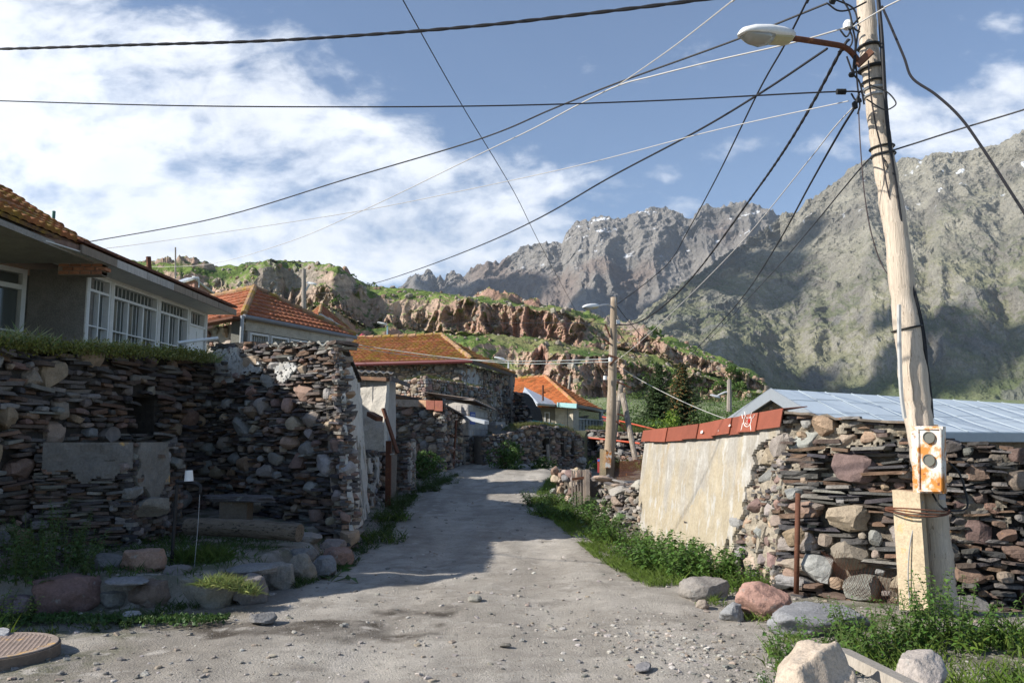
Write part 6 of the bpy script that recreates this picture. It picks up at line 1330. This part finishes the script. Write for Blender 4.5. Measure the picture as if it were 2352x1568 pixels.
def lamp_head(parent, tip, tail, w_, t_):
    """cobra-head luminaire from tail (arm side) to tip"""
    tip, tail = np.array(tip), np.array(tail); d = tip - tail; L = np.linalg.norm(d); d /= L; s_ = np.cross(d, [0, 0, 1]); s_ /= np.linalg.norm(s_); u_ = np.cross(s_, d)
    def shell(mb, prof, col, k0=0):
        V = []; n = 12
        for x, ww, top, bot in prof:
            a = np.linspace(0, math.pi * 2, n + 1)[:-1]; V.append(tail + d * L * x + (np.cos(a) * ww * w_ / 2)[:, None] * s_ + np.where(np.sin(a) > 0, np.sin(a) * top, np.sin(a) * bot)[:, None] * t_ * u_)
        m_ = len(prof); i = np.arange(m_ - 1)[:, None]; j = np.arange(n)[None]; a = i * n + j; b = i * n + (j + 1) % n
        mb.add(np.concatenate(V), [np.stack([a, b, b + n, a + n], -1).reshape(-1, 4), np.arange(n)[::-1][None], (np.arange(n) + (m_ - 1) * n)[None]], col)
    h = part('lamp_head', parent, M['white'], lambda mb: shell(mb, [(0, .72, .42, .22), (.15, .85, .5, .24), (.45, 1, .56, .24), (.75, .92, .5, .12), (.92, .68, .36, .02), (1, .3, .12, .0)], (.7, .68, .62)), smooth=True)
    sub('lens', h, M['lens'], lambda mb: shell(mb, [(.45, .86, 0, .5), (.6, .88, 0, .62), (.8, .74, 0, .5), (.93, .5, 0, .2)], (.3, .3, .26)), smooth=True)
    sub('ballast_cover', h, M['paint'], lambda mb: shell(mb, [(.02, .66, 0, .36), (.1, .76, 0, .44), (.4, .82, 0, .44), (.43, .82, 0, .4)], (.42, .38, .22)))
    return h
part('lamp_arm', up_, M['rust'], lambda mb: tube(mb, spline([W(1806, 86, 7.35), W(1860, 94, 7.45), W(1905, 101, 7.55), W(1935, 107, 7.6), W(1955, 120, 7.65), W(1972, 142, 7.7)], 24), .028, 10, (.2, .17, .14)), smooth=True)
lamp_head(up_, W(1700, 78, 7.05), W(1812, 86, 7.35), .24, .17)
# ------------------------------------------------------------------ second pole
up2_ = grp('utility_pole', 'straight wooden utility pole with a lamp arm at the bend of the lane', 'utility pole', W(1394, 1115, 22))
P_ = [W(1410, 683, 22), W(1408, 800, 22), W(1404, 950, 22), W(1396, 1120, 22)]
part('pole', up2_, M['pole'], lambda mb: tube(mb, spline(P_, 30), np.linspace(.085, .15, 30) * (1 + .03 * rng.normal(size=30)), 12, (.32, .25, .18), wob=.02), smooth=True)
part('footing_post', up2_, M['conc'], lambda mb: hexa(mb, np.array([W(1376, 1130, 21.8), W(1392, 1130, 21.8), W(1392, 1130, 22), W(1376, 1130, 22)]), np.array([W(1378, 1030, 21.8), W(1392, 1032, 21.8), W(1392, 1032, 22), W(1378, 1030, 22)]), (.5, .4, .25)))
part('meter_box', up2_, M['meter'], lambda mb: hexa(mb, np.array([W(1390, 1074, 21.7), W(1403, 1074, 21.7), W(1403, 1074, 21.85), W(1390, 1074, 21.85)]), np.array([W(1392, 1036, 21.7), W(1405, 1036, 21.7), W(1405, 1036, 21.85), W(1392, 1036, 21.85)]), (.5, .25, .1)), 'narrow rust-orange meter box')
part('lamp_arm', up2_, M['paint'], lambda mb: tube(mb, spline([W(1371, 703, 21.6), W(1390, 699, 21.8), W(1400, 701, 21.9), W(1408, 711, 22)], 12), .025, 6, (.5, .5, .5)))
lamp_head(up2_, W(1339, 706, 21.3), W(1372, 703, 21.6), .2, .15)
part('insulator', up2_, M['white'], lambda mb: [tube(mb, [W(a, b, 21.8), W(a, b - 9, 21.8)], .05, 8, (.75, .75, .73)) for a, b in ((1420, 744), (1402, 830), (1390, 872))])
part('crossarm', up2_, M['rust'], lambda mb: [beam(mb, W(a, b, 21.9), W(c_, d_, 21.9), .04, .04, (.08, .05, .04)) for a, b, c_, d_ in ((1390, 745, 1402, 775), (1386, 778, 1402, 790), (1396, 815, 1418, 822), (1400, 838, 1414, 824))])
for nm, a, b, r0, r1, lab in (('support_pole', (1400, 1062, 22.6), (1428, 876, 23.4), .1, .07, 'short grey pole leaning behind the straight utility pole'), ('support_pole', (1460, 1058, 21.5), (1430, 905, 22.6), .07, .085, 'thin prop slanting down to the right behind the utility pole')):
    mb = MB(); tube(mb, [W(*a), (W(*a) + W(*b)) / 2, W(*b)], [r0, (r0 + r1) / 2, r1], 10, (.24, .2, .16), wob=.03); tag(mb.build(nm, M['pole']), lab, 'pole')
mb = MB(); [beam(mb, W(a, b, 22.8), W(c_, d_, 22.8), .04, .04, (.08, .05, .04)) for a, b, c_, d_ in ((1416, 876, 1450, 890), (1418, 950, 1440, 957), (1420, 973, 1446, 980), (1414, 966, 1440, 990))]; tag(mb.build('crossarm', M['rust']), 'rusty iron crossarms on the short leaning pole', 'crossarm')
# small far poles and street lights
def far_pole(px, ytop, ybot, d, r, label, lamp=None, col=(.3, .26, .22), name='lamp_post', cat='lamp post', lean=0):
    g = grp(name, label, cat, W(px, ybot, d)); part('pole', g, M['pole'], lambda mb: tube(mb, [W(px, ybot, d), W(px + lean, ytop, d)], [r, r * .8], 8, col))
    if lamp:
        part('lamp_arm', g, M['paint'], lambda mb: tube(mb, spline([W(px + lean, lamp[0], d), W(px + lamp[1] * .3, lamp[0] - 5, d), W(px + lamp[1], lamp[2], d)], 8), r * .4, 6, (.5, .5, .5))); part('lamp_head', g, M['white'], lambda mb: rk(mb, W(px + lamp[1] * 1.25, lamp[2] + 1, d), (.32, .12, .08), 0, (.7, .7, .68), T_RK, rnd=.6, rx=0, ry=.2))
far_pole(698, 618, 715, 45, .14, 'wooden lamp pole behind the tiled roofs on the left', (672, 14, 650))
far_pole(403, 568, 640, 60, .07, 'thin bare pole standing above the tin-roofed house', None, name='pole', cat='pole')
far_pole(1675, 872, 945, 40, .13, 'wooden lamp pole left of the metal-roofed building', (905, -26, 908))
far_pole(1512, 925, 970, 45, .09, 'small post between the spruces and the plastered shed', None, name='pole', cat='pole')
far_pole(1168, 832, 862, 42, .05, 'slim white street light behind the old stone house', (832, -16, 822), (.6, .6, .6))
far_pole(890, 748, 785, 48, .05, 'slim pale blue street light above the lichened roof', (752, -10, 742), (.35, .5, .6))
far_pole(1310, 905, 862, 60, .08, 'leaning dark pole behind the orange-roofed house', None, name='pole', cat='pole', lean=-6)
far_pole(457, 638, 660, 58, .04, 'slim lamp standing by the tin-roofed house', (640, -6, 636), (.5, .6, .65))
# ------------------------------------------------------------------ cables
CB = (.02, .02, .023); CW = (.5, .48, .45); CG = (.2, .2, .2)
def cab(label, pts, r, col=CB, tw=False, n=60):
    mb = MB(); P = spline([W(*p) for p in pts], n)
    (twisted if tw else tube)(mb, P, r, *((col,) if tw else (5, col))); return tag(mb.build('overhead_cable', M['cable']), label, 'cable', 'overhead cables crossing the sky')
cab('thick twisted black cable running across the top left of the sky', [(-900, 100, 11), (-250, 116, 9), (0, 113, 8.4), (300, 104, 7.8), (600, 95, 7.4), (850, 80, 7), (1100, 60, 6.6), (1350, 32, 6.2), (1610, 0, 5.8), (1750, -24, 5.6), (2100, -120, 5.1), (2800, -420, 4.2)], .0115, tw=True, n=240)
cab('level black cable ending in a ribbed clamp on the leaning pole', [(-900, 190, 15), (-200, 225, 12), (0, 232, 11), (400, 243, 10), (800, 246, 9.5), (1150, 243, 9), (1500, 232, 8.5), (1922, 211, 7.7), (1975, 218, 7.7)], .0085, n=60)
cab('black cable sagging from the pole top to the left house', [(1900, 8, 7.7), (1690, 92, 8.4), (1420, 190, 9.6), (1270, 250, 10.4), (1100, 320, 11.5), (800, 410, 13.4), (500, 500, 15.3), (200, 556, 16.5), (100, 572, 16.5)], .011, CB)
cab('white cable coming from the top edge above the street lamp', [(2100, -420, 4), (1700, -15, 6), (1685, 0, 6.2), (1560, 98, 7.5), (1480, 155, 8.5), (1420, 196, 9.2)], .006, CW)
cab('white rope-like cable sagging from the glass insulator to the far left roofs', [(1942, 64, 7.7), (1815, 100, 8), (1640, 140, 8.5), (1500, 175, 9), (1420, 197, 9.5), (1330, 240, 10.5), (1220, 298, 12), (1100, 355, 14), (830, 485, 19), (650, 560, 24), (470, 608, 32), (300, 613, 40)], .0085, CW, n=80)
cab('straight thin white cable from the pole to the left veranda', [(1950, 232, 7.7), (1640, 300, 9), (1350, 375, 10.5), (1100, 430, 12), (830, 484, 13.5), (500, 535, 15), (230, 572, 16), (0, 590, 15.5), (-60, 592, 15)], .0055, CW)
cab('black cable sagging from the lamp arm to the roofs beyond', [(1900, 112, 7.6), (1750, 212, 8.6), (1600, 302, 9.9), (1400, 408, 12), (1240, 500, 15), (1100, 565, 19), (950, 622, 25), (850, 653, 31), (760, 671, 40), (700, 676, 45)], .0125, CB)
cab('thin dark cable falling steeply through the middle of the sky', [(740, -420, 5), (915, -20, 9), (925, 0, 9.3), (1060, 240, 13), (1180, 440, 18), (1240, 560, 23), (1315, 700, 34), (1338, 742, 40)], .008, (.06, .06, .07))
cab('black cable crossing behind the street lamp head', [(2010, -420, 5.5), (1862, -15, 7.5), (1855, 0, 7.6), (1800, 108, 8.6), (1740, 215, 10), (1650, 400, 13), (1580, 530, 17), (1530, 610, 20), (1430, 690, 22), (1412, 697, 22)], .011, CB)
cab('thick black cable from the lamp arm to the second pole', [(1950, 90, 7.6), (1930, 120, 7.7), (1870, 232, 8.8), (1800, 348, 10.3), (1720, 462, 12.4), (1600, 625, 16.5), (1520, 706, 19), (1460, 742, 21), (1412, 746, 22)], .0135, tw=True, n=120)
cab('white cable from the leaning pole down to the second pole', [(1966, 240, 7.6), (1915, 295, 8.2), (1850, 378, 9.4), (1700, 560, 13), (1560, 702, 17), (1470, 785, 20), (1412, 832, 21.8)], .0065, CW)
cab('black cable below the white one running toward the spruces', [(1965, 245, 7.6), (1925, 310, 8.3), (1860, 425, 10), (1780, 570, 13.5), (1700, 690, 19), (1610, 790, 27), (1545, 860, 36), (1510, 895, 42)], .012, CB)
cab('thin dark cable strapped round the leaning pole at mid height', [(3200, -60, 4.8), (2420, 226, 6.5), (2352, 252, 6.8), (2200, 298, 7.2), (2100, 330, 7.4), (2030, 352, 7.5), (2000, 362, 7.6), (1940, 430, 9), (1870, 515, 11), (1780, 620, 15), (1700, 706, 21), (1640, 770, 28), (1570, 845, 38)], .008, (.05, .05, .055))
cab('thick black cable swinging from the pole to the right edge', [(2026, 15, 7.6), (2046, 60, 7.5), (2076, 130, 7.3), (2096, 180, 7.2), (2150, 218, 7), (2206, 270, 6.8), (2260, 345, 6.6), (2352, 487, 6.3), (2420, 585, 6.15), (2800, 1000, 5.6)], .0125, CB)
cab('short white cable passing in front of the pole top', [(2700, -300, 5), (2080, -6, 7), (2030, 20, 7.3), (1960, 62, 7.6)], .007, CW)
cab('thin dark cable hanging loosely beside the leaning pole', [(1972, 250, 7.6), (1976, 330, 7.6), (1985, 440, 7.7), (2000, 530, 7.8), (2022, 600, 7.9), (2044, 636, 7.9), (2060, 650, 7.9)], .006, (.1, .08, .08))
cab('pale cable from the tiled house corner over the lichened roof', [(560, 728, 27.5), (680, 757, 27), (800, 787, 26.5), (930, 808, 26), (1060, 824, 25), (1200, 835, 23.6), (1400, 831, 22)], .01, (.4, .44, .42))
cab('second pale cable meeting the old stone house below its gutter', [(555, 740, 27.5), (700, 772, 27.5), (850, 803, 28), (960, 818, 29), (1085, 826, 30), (1230, 829, 26), (1400, 824, 22)], .01, (.36, .39, .38))
cab('white service cable from the second pole to the metal roof', [(1412, 834, 22), (1470, 872, 22.5), (1560, 918, 21), (1640, 952, 19), (1700, 972, 18.5)], .008, CW)
cab('black cable from the top of the second pole behind the spruces', [(1412, 696, 22), (1450, 745, 25), (1500, 800, 30), (1560, 858, 38), (1620, 905, 46)], .011, CB)
cab('black cable from the second pole to the small post', [(1410, 750, 22), (1440, 790, 26), (1480, 850, 33), (1512, 932, 45)], .011, CB)
cab('dark cable running left from the second pole over the hill', [(1408, 745, 22), (1300, 741, 27), (1150, 742, 33), (950, 745, 42), (880, 750, 48)], .009, CB)
# ------------------------------------------------------------------ rusty post, plank, rusty netting
mb = MB(); tube(mb, [W(1829, 1362, 9.0), W(1831, 1250, 9.0), W(1833, 1132, 9.0)], .028, 12, (.14, .07, .05)); tag(mb.build('rusty_post', M['rust'], smooth=True), 'rusty iron tube standing upright before the corner of the right shed', 'post')
mb = MB(); beam(mb, W(1925, 1496, 5.35), W(2130, 1600, 4.3), .14, .06, (.36, .32, .27), up=(.2, 0, 1)); tag(mb.build('plank', M['wood']), 'weathered grey plank lying between the pale boulders at bottom right', 'plank')
mb = MB()
for k in range(30):
    a = R2.P(np.array(.55 + k * .035), np.array(.5 - k * .012), .12); P_ = [a, a + [.06, -.1, -.12 - .01 * k], a + [.16, -.16, -.38 + .004 * k]]; tube(mb, spline(P_, 6), .002, 3, (.16, .11, .08)); P_ = [a + [.0, 0, -.3], a + [.05, -.1, -.2], a + [.12, -.12, .02]]; tube(mb, spline(P_, 6), .002, 3, (.16, .11, .08))
tag(mb.build('wire_netting', M['rust']), 'crumpled rusty wire netting at the foot of the right stone wall', 'netting')
# ------------------------------------------------------------------ trees
def spruce(px, ytop, ybot, d, rad, label, col, brown=0):
    b = W(px, ybot, d); t = W(px, ytop, d); Hh = t[2] - b[2]; g = grp('spruce_tree', label, 'tree', b, 'spruce trees below the cliff')
    part('trunk', g, M['wood'], lambda mb: tube(mb, [b, b + (t - b) * .5, t], [.22, .12, .02], 8, (.1, .07, .05)))
    def fn(mb):
        Ps, Ds, Us, Ls, Cs = [], [], [], [], []
        nb = 230
        for k in range(nb):
            f = (k + random.random()) / nb; z = .04 + .95 * f; az = k * 2.399 + random.uniform(-.3, .3); rl_ = rad * (1 - f) ** .82 * random.uniform(.72, 1.12) + .12
            o = b + (t - b) * z; dr = np.array([math.cos(az), math.sin(az), 0]); m_ = max(6, int(rl_ * 16))
            for q in range(m_):
                s_ = (q + .6) / m_; p = o + dr * rl_ * s_ + np.array([0, 0, -.28 * rl_ * s_ + .22 * rl_ * s_ ** 3])
                for side in (-1, 0, 1):
                    w_ = np.array([-dr[1], dr[0], 0]) * side; Ps.append(p + w_ * .02); Ds.append(dr * .7 + w_ * .9 + np.array([0, 0, -.25 + random.gauss(0, .2)])); Us.append([random.gauss(0, .3), random.gauss(0, .3), 1]); Ls.append(.26 * (1.15 - .5 * s_) * (.6 + .5 * (1 - f)))
                    br = random.random() < brown * (.4 + .9 * f); Cs.append(np.array((.3, .16, .06) if br else col) * random.uniform(.7, 1.3))
        Ls = np.array(Ls); leaves(mb, Ps, Ds, Us, Ls, Ls * .42, np.array(Cs), .2)
    part('crown', g, M['needle'], fn)
spruce(1513, 833, 1010, 44, 1.3, 'left spruce of the pair, all dark green', (.05, .082, .028))
spruce(1567, 831, 1010, 43, 1.32, 'right spruce of the pair, with rusty brown branch tips', (.055, .082, .028), .2)
def shrub(c, rad, n, label, leaf=.07, col=(.07, .13, .03), name='bush', cat='bush', group=None, stems=True, lumps=9):
    g = grp(name, label, cat, c, group)
    if stems: part('stems', g, M['wood'], lambda mb: [tube(mb, [np.array(c), np.array(c) + np.array([random.gauss(0, .3) * rad[0], random.gauss(0, .3) * rad[1], rad[2] * 1.2])], .012, 4, (.12, .09, .06)) for _ in range(7)])
    part('foliage', g, M['leaf'], lambda mb: bush(mb, np.array(c) + [0, 0, rad[2] * .55], rad, n, leaf, col, lumps)); return g
shrub((-.2, 25.6, .75), (.62, .5, .62), 1500, 'round green bush at the end of the lane by the barn wall', .1, lumps=12)
shrub((.95, 25.8, .6), (.6, .45, .3), 900, 'dark low bush along the foot of the barn wall', .09, (.045, .085, .02))
shrub((-2.35, 22.6, .6), (.55, .7, .55), 1500, 'sunlit bush between the stone pier and the rubble shed', .09, (.07, .13, .03), lumps=12)
for i, (px, py, d, r, lab) in enumerate([(1535, 965, 38, .8, 'bright yellow-green sapling in front of the spruces'), (1455, 965, 40, 1.5, 'pale green shrub left of the spruces'), (1620, 965, 42, 1.0, 'green shrub right of the spruces'), (1490, 985, 36, 1.0, 'shrub over the turf of the back wall')]):
    c = W(px, py, d); shrub(tuple(c - [0, 0, r * .9]), (r, r, r * .95), 900, lab, .16, (.16, .24, .03) if i == 0 else (.08, .13, .035), stems=False, lumps=12)
# ------------------------------------------------------------------ weeds at the verges
WG = 'weeds growing along the verges'
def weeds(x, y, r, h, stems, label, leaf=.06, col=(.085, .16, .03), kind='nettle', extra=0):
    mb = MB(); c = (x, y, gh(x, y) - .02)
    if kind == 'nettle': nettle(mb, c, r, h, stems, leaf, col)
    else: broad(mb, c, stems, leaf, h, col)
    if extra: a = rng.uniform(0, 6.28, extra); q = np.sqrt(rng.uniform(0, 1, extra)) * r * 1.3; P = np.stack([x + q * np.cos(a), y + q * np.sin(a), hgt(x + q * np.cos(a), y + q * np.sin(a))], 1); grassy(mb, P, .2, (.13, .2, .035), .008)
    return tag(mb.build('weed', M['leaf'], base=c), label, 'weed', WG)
weeds(2.3, 10.2, .42, .5, 46, 'leafy clump of weeds against the lower plaster wall, its near end', .12, extra=200)
weeds(2.1, 11.1, .45, .58, 56, 'tall broad-leaved clump against the middle of the plaster wall', .13, extra=150)
weeds(1.92, 12.1, .4, .5, 40, 'low leafy clump against the far half of the plaster wall', .115)
weeds(2.62, 9.5, .25, .4, 26, 'weeds between the plaster crack and the pink wall stones', .06, (.1, .19, .03), extra=200)
weeds(1.62, 13.6, .42, .5, 50, 'weeds spilling before the tumbled slate wall', .08, extra=250)
weeds(1.25, 15.4, .42, .6, 55, 'tall weeds at the foot of the small wooden gate', .085, extra=250)
weeds(1.55, 14.7, .3, .5, 30, 'broad leaves between the gate and the slate wall', .16, (.09, .16, .04), 'broad')
weeds(.62, 17.4, .4, .42, 60, 'dark weed clump at the lane edge left of the gate', .08, (.05, .1, .02))
weeds(.75, 16.2, .35, .35, 40, 'low weeds at the lane edge before the gate', .07, (.06, .12, .025), extra=200)
weeds(2.3, 20.0, .6, .6, 70, 'sunny weeds round the foot of the second pole', .09, (.09, .17, .03), extra=200)
weeds(2.9, 19.0, .6, .6, 60, 'weeds in front of the rusty mesh fence', .09, (.09, .17, .03))
weeds(2.15, 6.15, .28, .42, 40, 'nettles between the tan boulder and the long grey boulder', .06, extra=80)
weeds(2.7, 6.35, .32, .5, 50, 'nettles in front of the concrete post', .062, extra=80)
weeds(3.3, 6.5, .32, .6, 56, 'nettles in front of the foot of the leaning pole', .065, extra=150)
weeds(3.85, 6.3, .3, .42, 36, 'nettles right of the leaning pole at the wall foot', .055, extra=250)
weeds(4.1, 5.8, .35, .35, 36, 'weeds in the bottom right corner below the dark wall', .05, extra=350)
weeds(3.05, 5.1, .3, .32, 34, 'low weeds beside the plank at the right edge', .045, extra=400)
weeds(1.68, 5.3, .2, .36, 40, 'weeds behind the largest tan boulder on its left', .055, (.06, .12, .025))
weeds(2.1, 6.6, .16, .16, 26, 'bright small clover clump below the salmon pink boulder', .035, (.12, .22, .03))
weeds(2.05, 4.75, .1, .24, 8, 'thin weeds poking up past the grey plank', .05)
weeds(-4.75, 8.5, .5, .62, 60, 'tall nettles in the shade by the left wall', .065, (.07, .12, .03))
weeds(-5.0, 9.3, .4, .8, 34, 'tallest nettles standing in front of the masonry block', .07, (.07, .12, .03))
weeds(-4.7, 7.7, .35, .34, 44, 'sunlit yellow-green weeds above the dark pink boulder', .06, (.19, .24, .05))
weeds(-4.45, 7.05, .25, .2, 22, 'grassy weeds at the left edge by the layered slab', .06, (.15, .2, .04), extra=160)
weeds(-3.55, 7.75, .3, .16, 40, 'low clover at the foot of the kerb boulders', .035, (.05, .09, .02))
weeds(-4.0, 9.9, .3, .2, 30, 'small weeds at the foot of the masonry block', .05, (.05, .09, .02))
weeds(-2.15, 10.0, .14, .3, 9, 'single burdock with round leaves by the kerb stones', .2, (.06, .11, .03), 'broad')
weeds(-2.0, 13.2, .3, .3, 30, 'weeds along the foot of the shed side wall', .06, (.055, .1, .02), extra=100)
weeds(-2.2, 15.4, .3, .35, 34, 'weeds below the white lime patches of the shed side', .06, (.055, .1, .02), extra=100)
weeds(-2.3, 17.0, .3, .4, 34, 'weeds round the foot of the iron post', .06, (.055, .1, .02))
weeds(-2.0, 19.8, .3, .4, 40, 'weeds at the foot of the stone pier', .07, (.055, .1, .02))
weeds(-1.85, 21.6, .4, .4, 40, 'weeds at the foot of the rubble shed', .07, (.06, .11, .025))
mb = MB(); n = 1500; a = rng.uniform(0, 6.28, n); q = rng.uniform(0, 1, n) ** .6; P = np.stack([-2.76 + .3 * q * np.cos(a), 8.26 + .12 * q * np.sin(a), .24 - .1 * np.clip(np.cos(a) * q, 0, 1)], 1)
grassy(mb, P, .13, (.3, .34, .12), .006, 1.3); tag(mb.build('grass_tuft', M['leaf']), 'pale sunlit grass tuft on the kerb boulders before the bench', 'grass tuft')
mb = MB(); n = 900; a = rng.uniform(0, 6.28, n); q = rng.uniform(0, 1, n) ** .6; P = np.stack([-3.55 + .33 * q * np.cos(a), 9.7 + .25 * q * np.sin(a), .26 + 0 * a], 1)
grassy(mb, P, .2, (.1, .15, .03), .008, .7); tag(mb.build('grass_tuft', M['leaf']), 'green grass tuft round the foot of the tap', 'grass tuft')
# verge grass
mb = MB(); n = 26000; y = rng.uniform(4.3, 24, n) ; side = rng.random(n) < .68
xr = np.interp(y, [4.3, 7, 8.5, 10, 12, 14.5, 18, 24], [2.9, 2.2, 1.9, 1.45, 1.15, .85, .4, 1.2]); xl = np.interp(y, [4.3, 7.6, 9.5, 11.5, 13, 16, 19, 22, 24], [-6, -3.6, -2.35, -2.05, -1.95, -2.1, -2.1, -1.6, -1.4])
x = np.where(side, xr + np.abs(rng.normal(0, .45, n)) * np.interp(y, [4, 8, 14, 24], [1.3, .8, .7, 1.2]), xl - np.abs(rng.normal(0, .2, n)))
P = np.stack([x, y, 0 * x], -1); k = (perlin(P * 1.4 + 5) + .5 * perlin(P * 5)) > np.where(side, np.where((y > 8.2) & (y < 9.6), -.1, -.35), -.05); k &= ~((y < 8.6) & side & (x < 2.0 + .12 * (y - 5)) & (perlin(P * 2.2) < .25)); k &= ~(~side & (y < 7.2))
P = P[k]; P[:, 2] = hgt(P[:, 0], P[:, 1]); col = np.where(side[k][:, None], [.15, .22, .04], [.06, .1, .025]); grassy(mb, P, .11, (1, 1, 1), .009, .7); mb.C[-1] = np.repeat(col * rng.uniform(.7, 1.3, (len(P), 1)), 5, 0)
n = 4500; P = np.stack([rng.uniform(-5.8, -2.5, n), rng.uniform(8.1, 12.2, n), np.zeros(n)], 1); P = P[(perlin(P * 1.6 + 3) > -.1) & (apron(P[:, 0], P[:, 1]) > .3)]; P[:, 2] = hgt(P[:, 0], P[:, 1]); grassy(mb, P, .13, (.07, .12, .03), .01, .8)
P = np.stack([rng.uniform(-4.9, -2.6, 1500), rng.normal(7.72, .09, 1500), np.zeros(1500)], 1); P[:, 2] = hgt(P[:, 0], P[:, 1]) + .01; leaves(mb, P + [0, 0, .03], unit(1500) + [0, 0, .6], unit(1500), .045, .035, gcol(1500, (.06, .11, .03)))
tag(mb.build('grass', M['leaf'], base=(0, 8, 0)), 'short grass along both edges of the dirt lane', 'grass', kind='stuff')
mb = MB(); n = 9000; y = rng.uniform(30, 75, n); x = rng.uniform(.08, .26, n) * y + rng.normal(0, 1, n); P = np.stack([x, y, hgt(x, y)], -1); grassy(mb, P, .5, (.12, .18, .04), .05, .6)
for _ in range(110):
    yy2 = random.uniform(34, 135); xx2 = yy2 * random.uniform(.08, .33)
    q_ = random.uniform(.5, 1.4) * (1 + yy2 / 90)
    if yy2 < 47 and .13 < xx2 / yy2 < .25: continue
    bush(mb, (xx2, yy2, gh(xx2, yy2) + .3), (q_, q_, q_ * .8), 200, .2, random.choice([(.09, .15, .035), (.13, .19, .045), (.07, .12, .03)]))
tag(mb.build('meadow', M['leaf'], base=(6, 40, 1.5)), 'overgrown green meadow and scrub behind the far walls', 'meadow', kind='stuff')
